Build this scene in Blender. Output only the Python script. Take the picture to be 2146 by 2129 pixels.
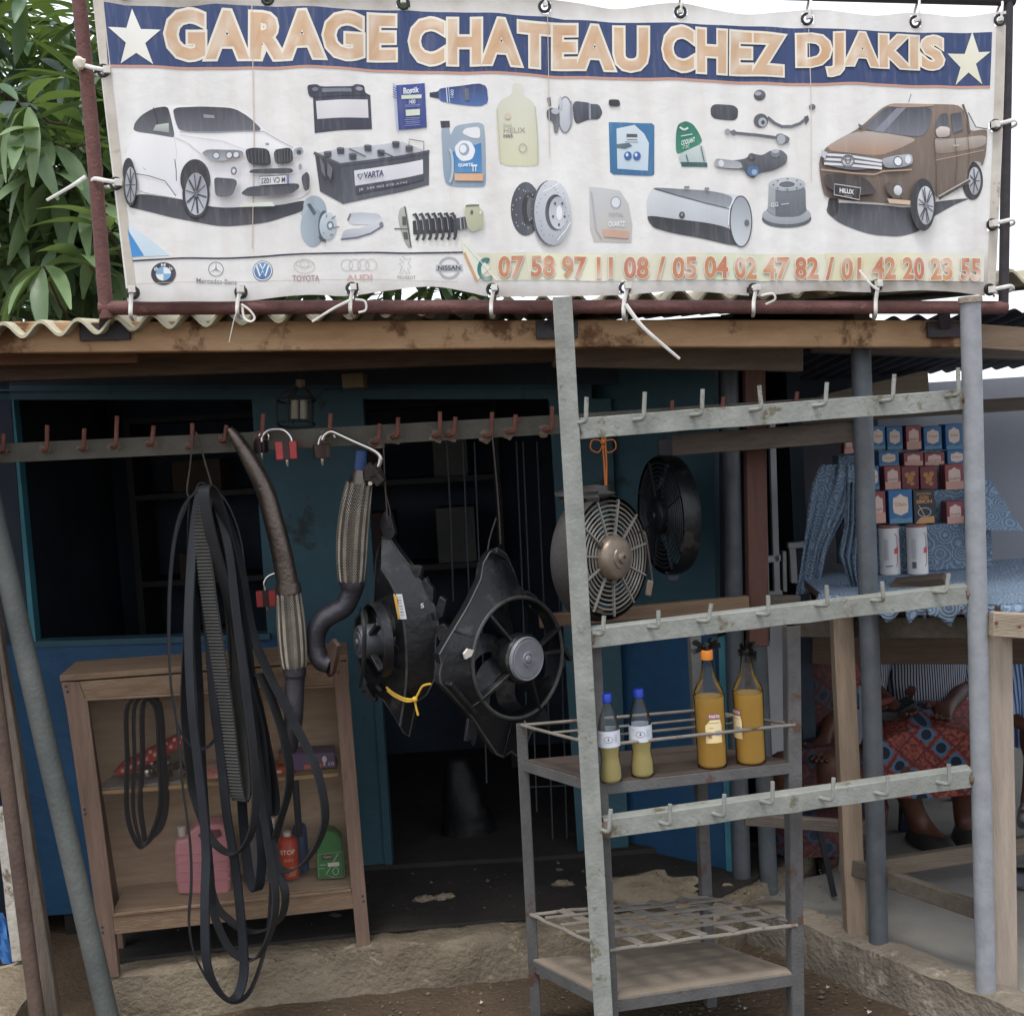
import bpy, bmesh, math, random
from math import sin, cos, pi, radians
from mathutils import Vector, Matrix, noise, geometry
random.seed(7)
R = random.random
def U(a, b): return a + (b - a) * random.random()
V3 = Vector
sc = bpy.context.scene
for o in list(bpy.data.objects): bpy.data.objects.remove(o)
COL = sc.collection

# ------------------------------------------------------------ camera, sky, sun, exposure
W, H, F = 2146.0, 2129.0, 2500.0
CAM = Vector((0, 0, 1.75))
PITCH, ROLL = 0.0638, 0.061
_f = Vector((0, cos(PITCH), -sin(PITCH))); _u0 = Vector((0, sin(PITCH), cos(PITCH))); _r0 = Vector((1, 0, 0))
_up = _u0 * cos(ROLL) + _r0 * sin(ROLL); _rt = _r0 * cos(ROLL) - _u0 * sin(ROLL)
cd = bpy.data.cameras.new('camera'); cam = bpy.data.objects.new('camera', cd); COL.objects.link(cam)
cd.sensor_width = 36; cd.sensor_fit = 'HORIZONTAL'; cd.lens = 36 * F / W; cd.clip_end = 800; cd.clip_start = 0.05
m = Matrix((_rt, _up, -_f)).transposed().to_4x4(); m.translation = CAM
cam.matrix_world = m
sc.camera = cam
SUN_EL, SUN_AZ = radians(70), radians(200)      # azimuth: where the sun stands, clockwise from +Y (behind the camera, to its left)
wd = bpy.data.worlds.new('World'); sc.world = wd; wd.use_nodes = True
nt = wd.node_tree; bg = nt.nodes['Background']
sky = nt.nodes.new('ShaderNodeTexSky'); sky.sky_type = 'NISHITA'; sky.sun_disc = False
sky.sun_elevation = SUN_EL; sky.sun_rotation = SUN_AZ; sky.air_density = 1.0; sky.dust_density = 3.0; sky.ozone_density = 1.0
veil = nt.nodes.new('ShaderNodeMix'); veil.data_type = 'RGBA'; veil.inputs[0].default_value = 0.62; veil.inputs[7].default_value = (6.9, 7.05, 7.5, 1)   # even white cloud veil over the clear sky
nt.links.new(sky.outputs[0], veil.inputs[6]); nt.links.new(veil.outputs[2], bg.inputs[0]); bg.inputs[1].default_value = 0.15
sl = bpy.data.lights.new('sun', 'SUN'); sl.energy = 1.2; sl.angle = radians(15); sl.color = (1, 0.98, 0.95)
so = bpy.data.objects.new('sun', sl); COL.objects.link(so)
sd = Vector((sin(SUN_AZ) * cos(SUN_EL), cos(SUN_AZ) * cos(SUN_EL), sin(SUN_EL)))
so.rotation_euler = sd.to_track_quat('Z', 'Y').to_euler()
vs = sc.view_settings; vs.view_transform = 'Standard'; vs.look = 'None'; vs.exposure = 0.88; vs.gamma = 1.0; vs.use_curve_mapping = False
sc.render.engine = 'CYCLES'; sc.cycles.max_bounces = 6; sc.cycles.diffuse_bounces = 3; sc.cycles.transparent_max_bounces = 12

# ------------------------------------------------------------ pixels to places
def ray(u, v): return _f + _rt * ((u - W / 2) / F) - _up * ((v - H / 2) / F)
def at(u, v, y):
    d = ray(u, v); return CAM + d * (y / d.y)
def gz(u, v, z):
    d = ray(u, v); return CAM + d * ((z - CAM.z) / d.z)
class Plane:
    def __init__(s, p0, yaw):
        s.p0 = Vector(p0); s.n = Vector((sin(yaw), -cos(yaw), 0)); s.x = Vector((cos(yaw), sin(yaw), 0))
    def __call__(s, u, v, off=0.0):
        d = ray(u, v); t = (s.p0 - CAM).dot(s.n) / d.dot(s.n)
        return CAM + d * t + s.n * off
def plane(d0, tan): return Plane((0, d0, 0), math.atan(tan))
def px(ppx, y): return ppx * y / F          # a pixel length at a distance, in metres

# ------------------------------------------------------------ materials
def lin(c):
    if isinstance(c, str):
        c = c.lstrip('#'); c = c if len(c) == 6 else ''.join(k * 2 for k in c); c = [int(c[i:i + 2], 16) / 255 for i in (0, 2, 4)]
    return tuple(((x / 12.92) if x <= 0.04045 else ((x + 0.055) / 1.055) ** 2.4) for x in c) + (1.0,)
MATS = {}
def mat(name, col, col2=None, scale=6, rough=0.6, metal=0.0, bump=0.0, bscale=80, stretch=(1, 1, 1), col3=None, s3=9, t3=0.6, detail=6, spec=0.4, coat=0.0):
    if name in MATS: return MATS[name]
    M = bpy.data.materials.new(name); M.use_nodes = True; MATS[name] = M
    t = M.node_tree; N = t.nodes; L = t.links; b = N['Principled BSDF']
    b.inputs['Roughness'].default_value = rough; b.inputs['Metallic'].default_value = metal; b.inputs['Specular IOR Level'].default_value = spec
    b.inputs['Coat Weight'].default_value = coat
    tc = N.new('ShaderNodeTexCoord'); mp = N.new('ShaderNodeMapping'); mp.inputs['Scale'].default_value = stretch
    L.new(tc.outputs['Object'], mp.inputs['Vector'])
    n1 = N.new('ShaderNodeTexNoise'); n1.inputs['Scale'].default_value = scale; n1.inputs['Detail'].default_value = detail; n1.inputs['Roughness'].default_value = 0.65
    L.new(mp.outputs[0], n1.inputs['Vector'])
    rp = N.new('ShaderNodeValToRGB'); e = rp.color_ramp.elements
    e[0].position = 0.32; e[1].position = 0.68
    c2 = col2 if col2 else col
    e[0].color = lin(col); e[1].color = lin(c2)
    L.new(n1.outputs[0], rp.inputs[0]); out = rp.outputs[0]
    if col3:
        n3 = N.new('ShaderNodeTexNoise'); n3.inputs['Scale'].default_value = s3; n3.inputs['Detail'].default_value = 8; n3.inputs['Roughness'].default_value = 0.7
        L.new(tc.outputs['Object'], n3.inputs['Vector'])
        r3 = N.new('ShaderNodeValToRGB'); r3.color_ramp.elements[0].position = t3; r3.color_ramp.elements[1].position = min(1, t3 + 0.07)
        L.new(n3.outputs[0], r3.inputs[0])
        mx = N.new('ShaderNodeMix'); mx.data_type = 'RGBA'; mx.inputs[7].default_value = lin(col3)
        L.new(r3.outputs[0], mx.inputs[0]); L.new(out, mx.inputs[6]); out = mx.outputs[2]
    L.new(out, b.inputs['Base Color'])
    rr = N.new('ShaderNodeMapRange'); rr.inputs[3].default_value = max(0, rough - 0.12); rr.inputs[4].default_value = min(1, rough + 0.12)
    L.new(n1.outputs[0], rr.inputs[0]); L.new(rr.outputs[0], b.inputs['Roughness'])
    if bump:
        nb = N.new('ShaderNodeTexNoise'); nb.inputs['Scale'].default_value = bscale; nb.inputs['Detail'].default_value = 5
        L.new(mp.outputs[0], nb.inputs['Vector'])
        bp = N.new('ShaderNodeBump'); bp.inputs['Strength'].default_value = bump; bp.inputs['Distance'].default_value = 0.01
        L.new(nb.outputs[0], bp.inputs['Height']); L.new(bp.outputs[0], b.inputs['Normal'])
    return M
def wood(name, c1, c2, axis='x', stain=None, t3=0.62):
    st = {'x': (1.2, 14, 14), 'z': (14, 14, 1.2), 'y': (14, 1.2, 14)}[axis]
    return mat(name, c1, c2, scale=4, rough=0.75, bump=0.35, bscale=22, stretch=st, col3=stain, s3=7, t3=t3, spec=0.25)
def glassmat(name, col, rough=0.02, gloss=0.35, see=0.9, lq=False):
    if name in MATS: return MATS[name]
    M = bpy.data.materials.new(name); M.use_nodes = True; MATS[name] = M
    t = M.node_tree; N = t.nodes; L = t.links; N.remove(N['Principled BSDF'])
    tr = N.new('ShaderNodeBsdfTransparent'); tr.inputs[0].default_value = lin(col)
    gl = N.new('ShaderNodeBsdfGlossy'); gl.inputs['Roughness'].default_value = rough
    lw = N.new('ShaderNodeLayerWeight'); lw.inputs[0].default_value = gloss
    df = N.new('ShaderNodeBsdfTranslucent' if lq else 'ShaderNodeBsdfDiffuse'); df.inputs[0].default_value = lin(col)
    m0 = N.new('ShaderNodeMixShader'); m0.inputs[0].default_value = see; L.new(df.outputs[0], m0.inputs[1]); L.new(tr.outputs[0], m0.inputs[2])
    mx = N.new('ShaderNodeMixShader'); L.new(lw.outputs['Fresnel'], mx.inputs[0]); L.new(m0.outputs[0], mx.inputs[1]); L.new(gl.outputs[0], mx.inputs[2])
    L.new(mx.outputs[0], N['Material Output'].inputs[0])
    return M
def print_mat(name='print_ink', rough=0.55, dirt=0.13, fadeto=0.04):
    if name in MATS: return MATS[name]
    M = bpy.data.materials.new(name); M.use_nodes = True; MATS[name] = M
    t = M.node_tree; N = t.nodes; L = t.links; b = N['Principled BSDF']; b.inputs['Roughness'].default_value = rough; b.inputs['Specular IOR Level'].default_value = 0.3
    a = N.new('ShaderNodeAttribute'); a.attribute_name = 'Col'
    tc = N.new('ShaderNodeTexCoord'); mp = N.new('ShaderNodeMapping'); mp.inputs['Scale'].default_value = (30, 30, 4)
    n = N.new('ShaderNodeTexNoise'); n.inputs['Scale'].default_value = 3; n.inputs['Detail'].default_value = 6
    L.new(tc.outputs['Object'], mp.inputs[0]); L.new(mp.outputs[0], n.inputs[0])
    rp = N.new('ShaderNodeValToRGB'); rp.color_ramp.elements[0].position = 0.5; rp.color_ramp.elements[1].position = 0.85
    rp.color_ramp.elements[1].color = (dirt, dirt, dirt, 1)
    L.new(n.outputs[0], rp.inputs[0])
    mx = N.new('ShaderNodeMix'); mx.data_type = 'RGBA'; mx.inputs[7].default_value = lin('#cfc4b2')
    L.new(rp.outputs[0], mx.inputs[0]); L.new(a.outputs[0], mx.inputs[6])
    fd_ = N.new('ShaderNodeMix'); fd_.data_type = 'RGBA'; fd_.inputs[0].default_value = fadeto; fd_.inputs[7].default_value = lin('#d2cdc6'); L.new(mx.outputs[2], fd_.inputs[6]); L.new(fd_.outputs[2], b.inputs['Base Color'])
    return M

# ------------------------------------------------------------ mesh builder
def ortho(d, hint=None):
    d = d.normalized()
    h = Vector(hint) if hint is not None else (Vector((0, 0, 1)) if abs(d.z) < 0.9 else Vector((1, 0, 0)))
    s = h - d * h.dot(d)
    if s.length < 1e-6: s = d.orthogonal()
    s.normalize(); return s, d.cross(s)
class MB:
    def __init__(s): s.v = []; s.f = []; s.c = []
    def add(s, vs, fs, col=None):
        o = len(s.v); s.v += [Vector(p) for p in vs]; s.f += [tuple(i + o for i in f) for f in fs]
        s.c += [col] * len(vs); return s
    def box(s, c, size, rz=0.0, col=None, taper=1.0):
        a, b, h = [q / 2 for q in size]; c = Vector(c); vs = []
        for z in (-h, h):
            k = taper if z > 0 else 1
            for x, y in ((-a, -b), (a, -b), (a, b), (-a, b)):
                x *= k; y *= k
                vs.append(c + Vector((x * cos(rz) - y * sin(rz), x * sin(rz) + y * cos(rz), z)))
        return s.add(vs, [(3, 2, 1, 0), (4, 5, 6, 7), (0, 1, 5, 4), (1, 2, 6, 5), (2, 3, 7, 6), (3, 0, 4, 7)], col)
    def bar(s, a, b, w, t, side=None, seg=1, wob=0.0, col=None):
        a, b = Vector(a), Vector(b); x, y = ortho(b - a, side); vs = []; fs = []
        for i in range(seg + 1):
            p = a.lerp(b, i / seg); o = Vector((U(-wob, wob), U(-wob, wob), U(-wob, wob))) if wob else Vector()
            k = 1 + (U(-wob, wob) * 6 if wob else 0)
            vs += [p + o + x * (sx * w / 2 * k) + y * (sy * t / 2 * k) for sx, sy in ((-1, -1), (1, -1), (1, 1), (-1, 1))]
        for i in range(seg):
            for j in range(4): fs.append((i * 4 + j, i * 4 + (j + 1) % 4, i * 4 + 4 + (j + 1) % 4, i * 4 + 4 + j))
        fs += [(3, 2, 1, 0), tuple(seg * 4 + j for j in range(4))]
        return s.add(vs, fs, col)
    def tube(s, pts, r, n=10, closed=False, cap=True, col=None, flat=1.0):
        pts = [Vector(p) for p in pts]; N = len(pts); rs = r if isinstance(r, (list, tuple)) else [r] * N
        vs = []; fs = []; prev = None
        for i, p in enumerate(pts):
            if closed: d = pts[(i + 1) % N] - pts[i - 1]
            else: d = pts[min(i + 1, N - 1)] - pts[max(i - 1, 0)]
            if prev is None: x, y = ortho(d)
            else: x, y = ortho(d, prev)
            prev = x
            vs += [p + x * (rs[i] * cos(2 * pi * k / n)) + y * (rs[i] * flat * sin(2 * pi * k / n)) for k in range(n)]
        for i in range(N if closed else N - 1):
            j = (i + 1) % N
            for k in range(n): fs.append((i * n + k, i * n + (k + 1) % n, j * n + (k + 1) % n, j * n + k))
        if cap and not closed: fs += [tuple(range(n - 1, -1, -1)), tuple((N - 1) * n + k for k in range(n))]
        return s.add(vs, fs, col)
    def lathe(s, prof, o, axis=(0, 0, 1), n=24, xh=None, col=None, sx=1.0, sy=1.0):
        o = Vector(o); a = Vector(axis).normalized(); x, y = ortho(a, xh); vs = []; fs = []
        for r, h in prof:
            vs += [o + a * h + x * (r * sx * cos(2 * pi * k / n)) + y * (r * sy * sin(2 * pi * k / n)) for k in range(n)]
        for i in range(len(prof) - 1):
            for k in range(n): fs.append((i * n + k, i * n + (k + 1) % n, (i + 1) * n + (k + 1) % n, (i + 1) * n + k))
        if prof[0][0] > 1e-5: fs.append(tuple(range(n - 1, -1, -1)))
        if prof[-1][0] > 1e-5: fs.append(tuple((len(prof) - 1) * n + k for k in range(n)))
        return s.add(vs, fs, col)
    def prism(s, pts, d, col=None):
        pts = [Vector(p) for p in pts]; d = Vector(d); n = len(pts)
        tri = geometry.tessellate_polygon([pts])
        vs = pts + [p + d for p in pts]
        nn = sum(((pts[t[1]] - pts[t[0]]).cross(pts[t[2]] - pts[t[0]]) for t in tri), Vector())
        fl = nn.dot(d) > 0
        fs = [(t[::-1] if fl else t) for t in tri] + [tuple(i + n for i in (t if fl else t[::-1])) for t in tri]
        for i in range(n):
            j = (i + 1) % n; fs.append((i, j, j + n, i + n))
        return s.add(vs, fs, col)
    def ring(s, o, axis, r, t, n=32, m=6, xh=None):
        a = Vector(axis).normalized(); x, y = ortho(a, xh)
        return s.tube([Vector(o) + x * (r * cos(2 * pi * k / n)) + y * (r * sin(2 * pi * k / n)) for k in range(n)], t, m, closed=True)
    def ball(s, o, r, n=12, m=8, scale=(1, 1, 1), nz=0.0):
        o = Vector(o); vs = []; fs = []
        for i in range(m + 1):
            th = pi * i / m
            for k in range(n):
                d = Vector((sin(th) * cos(2 * pi * k / n), sin(th) * sin(2 * pi * k / n), cos(th)))
                q = 1 + (nz * noise.noise(d * 2.3 + o * 5) if nz else 0)
                vs.append(o + Vector((d.x * scale[0], d.y * scale[1], d.z * scale[2])) * r * q)
        for i in range(m):
            for k in range(n): fs.append((i * n + k, (i + 1) * n + k, (i + 1) * n + (k + 1) % n, i * n + (k + 1) % n))
        return s.add(vs, fs)
    def build(s, name, material, parent=None, smooth=True, bevel=0.0, ang=38, fix=True):
        me = bpy.data.meshes.new(name); me.from_pydata([tuple(p) for p in s.v], [], s.f); me.update()
        if fix:
            bm = bmesh.new(); bm.from_mesh(me); bmesh.ops.recalc_face_normals(bm, faces=bm.faces); bm.to_mesh(me); bm.free()
        if any(c is not None for c in s.c):
            ca = me.color_attributes.new('Col', 'FLOAT_COLOR', 'POINT')
            for i, c in enumerate(s.c): ca.data[i].color = lin(c) if c is not None else (1, 1, 1, 1)
        if material: me.materials.append(material)
        if smooth:
            me.shade_smooth(); me.set_sharp_from_angle(angle=radians(ang))
        return put(name, me, parent, bevel)
def put(name, me, parent=None, bevel=0.0):
    o = bpy.data.objects.new(name, me); COL.objects.link(o)
    if parent is not None:
        o.parent = parent; o.matrix_parent_inverse = INV.get(parent.name, Matrix())
    if bevel:
        b = o.modifiers.new('bevel', 'BEVEL'); b.width = bevel; b.segments = 2; b.limit_method = 'ANGLE'; b.angle_limit = radians(40)
    return o
INV = {}
def thing(name, label, cat, loc=(0, 0, 0), group=None):
    o = bpy.data.objects.new(name, None); COL.objects.link(o); o.location = loc; o.empty_display_size = 0.05
    INV[o.name] = Matrix.Translation(-Vector(loc))
    o['label'] = label; o['category'] = cat
    if group: o['group'] = group
    return o
def tag(o, label, cat, group=None):
    o['label'] = label; o['category'] = cat
    if group: o['group'] = group
    return o
def struct(o): o['kind'] = 'structure'; return o
def stuff(o): o['kind'] = 'stuff'; return o
def spline(pts, n=6, closed=False):
    pts = [Vector(p) for p in pts]; N = len(pts); out = []
    for i in range(N if closed else N - 1):
        if closed: a, b, c, d = pts[i - 1], pts[i], pts[(i + 1) % N], pts[(i + 2) % N]
        else: a, b, c, d = pts[max(i - 1, 0)], pts[i], pts[i + 1], pts[min(i + 2, N - 1)]
        for k in range(n):
            t = k / n
            out.append(0.5 * ((2 * b) + (c - a) * t + (2 * a - 5 * b + 4 * c - d) * t * t + (3 * b - a - 3 * c + d) * t ** 3))
    if not closed: out.append(pts[-1])
    return out
_tc = {}
def text_tris(txt, offset=0.0, shear=0.0, offset0=0.0):
    """built-in font outlines as triangles in a 0..1 box (of the plain text)"""
    key = (txt, offset, shear, offset0)
    if key in _tc: return _tc[key]
    res = []
    for off in (0.0, offset):
        cu = bpy.data.curves.new('t', 'FONT'); cu.body = txt; cu.offset = off; cu.resolution_u = 3; cu.shear = shear; cu.space_character = 1.0 + offset0 * 1.3
        ob = bpy.data.objects.new('t', cu); COL.objects.link(ob)
        dg = bpy.context.evaluated_depsgraph_get(); me = bpy.data.meshes.new_from_object(ob.evaluated_get(dg))
        me.calc_loop_triangles()
        res.append(([v.co.copy() for v in me.vertices], [tuple(t.vertices) for t in me.loop_triangles]))
        bpy.data.objects.remove(ob); bpy.data.curves.remove(cu); bpy.data.meshes.remove(me)
    xs = [p.x for p in res[0][0]]; ys = [p.y for p in res[0][0]]
    x0, x1, y0, y1 = min(xs), max(xs), min(ys), max(ys)
    vs = [((p.x - x0) / (x1 - x0), (p.y - y0) / (y1 - y0)) for p in res[1][0]]
    _tc[key] = (vs, res[1][1]); return _tc[key]
def quad_map(q, s, t):
    """q: TL, TR, BR, BL pixel corners; s right, t up"""
    tl, tr, br, bl = [Vector(p) for p in q]
    return bl.lerp(br, s).lerp(tl.lerp(tr, s), t)
# ------------------------------------------------------------ shared materials
M_white = mat('rack_paint', '#8d8f88', '#74766f', scale=14, rough=0.6, bump=0.2, bscale=90, col3='#5f5846', s3=11, t3=0.57)
M_whitep = mat('pipe_paint', '#8f9294', '#7b7e81', scale=18, rough=0.5, bump=0.1, bscale=120, col3='#6b5a49', s3=22, t3=0.66)
M_rustpipe = mat('rusty_brown_pipe', '#6a4640', '#573a36', scale=25, rough=0.75, bump=0.3, bscale=140, col3='#7d5a4c', s3=18, t3=0.6)
M_darkpipe = mat('dark_pipe', '#3a3436', '#2d2a2d', scale=20, rough=0.7, bump=0.2)
M_rusthook = mat('rusty_hook', '#6f4236', '#58352c', scale=30, rough=0.8, bump=0.3, bscale=150)
M_olive = mat('dirty_olive_bar', '#4c4a40', '#3f3c33', scale=9, rough=0.7, bump=0.2, col3='#4b352a', s3=14, t3=0.58)
M_greyiron = mat('grey_iron', '#5b5a59', '#4a4948', scale=12, rough=0.6, bump=0.2, bscale=120, col3='#4f3a2f', s3=10, t3=0.58)
M_galv = mat('galvanised_pipe', '#5f6468', '#4c5155', scale=10, rough=0.5, metal=0.25, bump=0.12, col3='#5c5249', s3=7, t3=0.62)
M_leanpipe = mat('weathered_grey_pipe', '#575a56', '#444845', scale=5, rough=0.65, bump=0.25, col3='#74432f', s3=3.2, t3=0.62)
M_tie = mat('white_nylon', '#d8d6cf', '#bdb9ae', scale=30, rough=0.45)
M_teal = mat('teal_wall_paint', '#31525c', '#26454f', scale=2.6, rough=0.6, bump=0.3, bscale=25, col3='#1e2b2a', s3=5, t3=0.61)
M_blue = mat('blue_wall_paint', '#244d6e', '#1b3f5c', scale=2.6, rough=0.55, bump=0.3, bscale=25, col3='#1e2d37', s3=5, t3=0.62)
M_blue2 = mat('pale_blue_trim', '#44808e', '#366b79', scale=5, rough=0.6)
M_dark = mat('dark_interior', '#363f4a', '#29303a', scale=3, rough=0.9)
M_conc = mat('old_concrete', '#857a67', '#6c6151', scale=5, rough=0.95, bump=1.0, bscale=55, detail=10, col3='#a5987f', s3=8, t3=0.58, spec=0.15)
M_concd = mat('shade_dark_floor', '#3b3733', '#2f2c29', scale=4, rough=0.95, bump=0.4, bscale=30, col3='#4c463e', s3=5, t3=0.64, spec=0.15)  # dark tone puts the shade under the roof into the colour
M_pave = mat('paving_concrete', '#8c8982', '#77746c', scale=2.2, rough=0.9, bump=0.25, bscale=35, col3='#5f5b52', s3=2.5, t3=0.62, spec=0.15)
M_dirt = mat('packed_dirt', '#5a4d3f', '#463c31', scale=3, rough=1.0, bump=1.0, bscale=60, detail=10, col3='#66594a', s3=14, t3=0.6, spec=0.1)
M_beam = mat('stained_beam', '#ad8f6e', '#917152', scale=2.2, rough=0.8, bump=0.3, bscale=25, stretch=(1.5, 5, 6), col3='#634731', s3=4.6, t3=0.53, spec=0.2)
M_board = wood('old_board', '#5f4f42', '#4b3d33')
M_boardg = wood('grey_board', '#6b6259', '#564e47')
M_black = mat('black_plastic', '#17181b', '#22242a', scale=8, rough=0.45, bump=0.05, col3='#3b3a38', s3=7, t3=0.62)
M_rubber = mat('black_rubber', '#1a1b1d', '#242527', scale=12, rough=0.55, bump=0.05)
M_string = mat('dark_string', '#4c433c', '#37312d', scale=60, rough=0.9)

# ------------------------------------------------------------ the setting: ground, porch, paving, kerbs
def sheet(name, fn, us, vs_, material):
    b = MB(); nx, ny = len(us), len(vs_)
    vv = [Vector((x, y, fn(x, y))) for y in vs_ for x in us]
    b.add(vv, [(j * nx + i, j * nx + i + 1, (j + 1) * nx + i + 1, (j + 1) * nx + i) for j in range(ny - 1) for i in range(nx - 1)])
    return b.build(name, material)
def spread(a, b, n): return [a + (b - a) * i / n for i in range(n + 1)]
gx = [-200, -60, -20, -8] + spread(-4, 4, 160) + [8, 20, 60, 200]
gy = [-200, -60, -15, -3] + spread(1.5, 4.2, 60) + [5, 7, 12, 30, 80, 300]
struct(sheet('ground', lambda x, y: (0.012 * noise.noise(Vector((x * 3, y * 3, 0))) + 0.006 * noise.noise(Vector((x * 11, y * 11, 4)))) if abs(x) <= 4 and 1.5 <= y <= 4.2 else -0.02, gx, gy, M_dirt))

def rough_block(name, outline, z0, z1, material, res=0.035, amp=0.012, seed=0):
    """slab with a broken, eroded upper edge: outline is a list of XY (counter-clockwise)"""
    bm = bmesh.new()
    vs_ = [bm.verts.new((x, y, z0)) for x, y in outline]; f = bm.faces.new(vs_)
    r = bmesh.ops.extrude_face_region(bm, geom=[f]); tv = [g for g in r['geom'] if isinstance(g, bmesh.types.BMVert)]
    for q in tv: q.co.z = z1
    xs = [p[0] for p in outline]; ys = [p[1] for p in outline]
    for ax, lo, hi in ((0, min(xs), max(xs)), (1, min(ys), max(ys)), (2, z0, z1)):
        n = Vector((0, 0, 0)); n[ax] = 1; k = lo + res
        while k < hi - res * 0.4:
            c = Vector((0, 0, 0)); c[ax] = k
            bmesh.ops.bisect_plane(bm, geom=bm.verts[:] + bm.edges[:] + bm.faces[:], plane_co=c, plane_no=n, dist=1e-5); k += res
    bm.normal_update()
    for q in bm.verts:
        p = q.co * 1.0 + Vector((seed, 0, 0))
        d = noise.noise(p * 7) * amp + noise.noise(p * 21) * amp * 0.45 + noise.noise(p * 50) * amp * 0.2
        if q.co.z > z0 + 0.005:
            side = q.normal.copy(); q.co += side * d
            if abs(side.z) < 0.95 and q.co.z > z1 - res: q.co.z -= abs(noise.noise(p * 9)) * amp * 1.6
    bmesh.ops.recalc_face_normals(bm, faces=bm.faces)
    me = bpy.data.meshes.new(name); bm.to_mesh(me); bm.free(); me.materials.append(material); me.shade_smooth(); me.set_sharp_from_angle(angle=radians(50))
    return put(name, me)
PZ = 0.15
a0 = gz(-40, 2062, PZ); a1 = gz(1115, 1957, PZ); a2 = gz(1560, 1925, PZ)
fl = [gz(u, v, PZ) for u, v in ((215, 2050), (500, 2018), (800, 1984), (1115, 1955), (1500, 1925))]
struct(rough_block('porch_step', [(p.x, p.y) for p in fl] + [(1.05, 4.32), (-1.6, 4.32)], -0.05, PZ, M_conc, res=0.032, amp=0.018))
struct(rough_block('floor', [(-1.75, 4.325), (1.05, 4.325), (1.05, 5.9), (-1.75, 5.9)], -0.05, PZ + 0.035, M_concd, res=0.25, amp=0.01))
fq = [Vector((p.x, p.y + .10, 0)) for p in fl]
b = MB(); b.prism([Vector((p.x, p.y, PZ + .004)) for p in fq] + [Vector((1.05, 4.33, PZ + .004)), Vector((-1.6, 4.33, PZ + .004))], (0, 0, .010)); struct(b.build('porch_shade_floor', M_concd))  # thin dark sheet painting roof shade onto the porch top
# broken block and low kerb stones at the left, under the leaning poles
q = [gz(-60, 2050, 0.22), gz(58, 2008, 0.22), gz(112, 2045, 0.22)]
struct(rough_block('kerb', [(q[0].x - 0.1, q[0].y - 0.45), (q[2].x - 0.03, q[2].y - 0.40), (q[2].x - 0.03, q[2].y), (q[1].x, q[1].y), (q[0].x - 0.1, q[0].y)], -0.05, 0.22, M_conc, res=0.045, amp=0.02, seed=3))
# paving of the stall next door and its kerb
NZ = 0.10
k0, k1, k2 = gz(1560, 1890, 0.14), gz(1690, 1938, 0.14), gz(2034, 2075, 0.14)
dk = (k2 - k1).normalized(); k3 = k2 + dk * 1.4; nk = Vector((-dk.y, dk.x, 0))
if nk.x < 0: nk = -nk
kb = k0 - dk * 0.15
struct(rough_block('kerb', [(p.x, p.y) for p in (kb, k1, k2, k3, k3 + nk * 0.11, k2 + nk * 0.11, k1 + nk * 0.11, kb + nk * 0.11)], -0.05, 0.14, mat('grey_concrete', '#857c6e', '#6b6358', scale=5, rough=.95, bump=1.0, bscale=55, detail=10, col3='#989081', s3=8, t3=.58, spec=.15), res=0.035, amp=0.014, seed=9))
pv = [k3 + nk * 0.1, Vector((3.4, k3.y, 0)), Vector((3.4, 5.6, 0)), Vector((1.06, 5.6, 0)), Vector((1.06, 4.2, 0)), kb + nk * 0.1]
b = MB(); b.prism([Vector((p.x, p.y, -0.04)) for p in pv], (0, 0, NZ + 0.04)); struct(b.build('pavement', M_pave, bevel=0.004))
def rock(u, v, z, r, label, scale=(1.3, 0.9, 0.7)):
    p = gz(u, v, z); b = MB(); b.ball(p + Vector((0, 0, r * 0.3)), r, 18, 12, scale, nz=0.5)
    tag(b.build('stone', M_conc, ang=60), label, 'stone', 'lumps of broken concrete behind the shelf')
rock(1345, 1893, 0.15, 0.11, 'long grey lump of concrete on the porch under the blue panel', (1.6, 0.7, 0.55))
rock(1435, 1900, 0.15, 0.05, 'small pale lump of concrete behind the grid shelf')
rock(1530, 1945, 0.02, 0.10, 'broken upright lump of concrete at the porch corner', (0.8, 0.8, 1.2))
rock(1268, 1895, 0.15, 0.04, 'small stone beside the thin shelf leg on the porch')
for u, v, l_ in ((890, 1888, 'nearest the cabinet'), (930, 1884, 'between two others'), (1180, 1856, 'below the grille bars')):
    rock(u, v, 0.16, 0.022, 'pale chip of concrete on the dark porch floor ' + l_, (1.7, 0.9, 0.6))

# ------------------------------------------------------------ the shop
WY = 4.35
WP = plane(WY, 0.02)
shop = thing('shop_building', 'dark teal wooden shop with a wide window opening, open doorway and corrugated roof', 'shop', (0, 4.6, 0))
def wall_quad(name, q, mt, th=0.04, pl=WP, par=shop, bevel=0.0):
    b = MB(); b.prism([pl(*p) for p in q], -pl.n * th); return b.build(name, mt, par, bevel=bevel)
wall_quad('wall_panel', [(-60, 1352), (70, 1352), (560, 1335), (640, 1333), (668, 1875), (-60, 1930)], M_blue)
wall_quad('wall_panel', [(527, 836), (749, 836), (815, 1868), (669, 1874), (641, 1333), (561, 1335)], M_teal)
wall_quad('lintel', [(-120, 808), (1240, 806), (1240, 836), (-120, 838)], M_teal, 0.07)
wall_quad('lintel_strip', [(-120, 816), (1240, 813), (1240, 817), (-120, 820)], M_teal, 0.02, Plane(WP.p0 + WP.n * 0.015, math.atan(.02)))
wall_quad('wall_panel', [(1150, 836), (1280, 836), (1320, 1840), (1215, 1846)], M_teal)
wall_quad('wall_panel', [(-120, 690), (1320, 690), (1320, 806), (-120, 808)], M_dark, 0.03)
wall_quad('corner_trim', [(12, 838), (28, 838), (76, 1352), (60, 1352)], M_blue2, 0.05, Plane(WP.p0 + WP.n * 0.03, 0))
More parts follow.
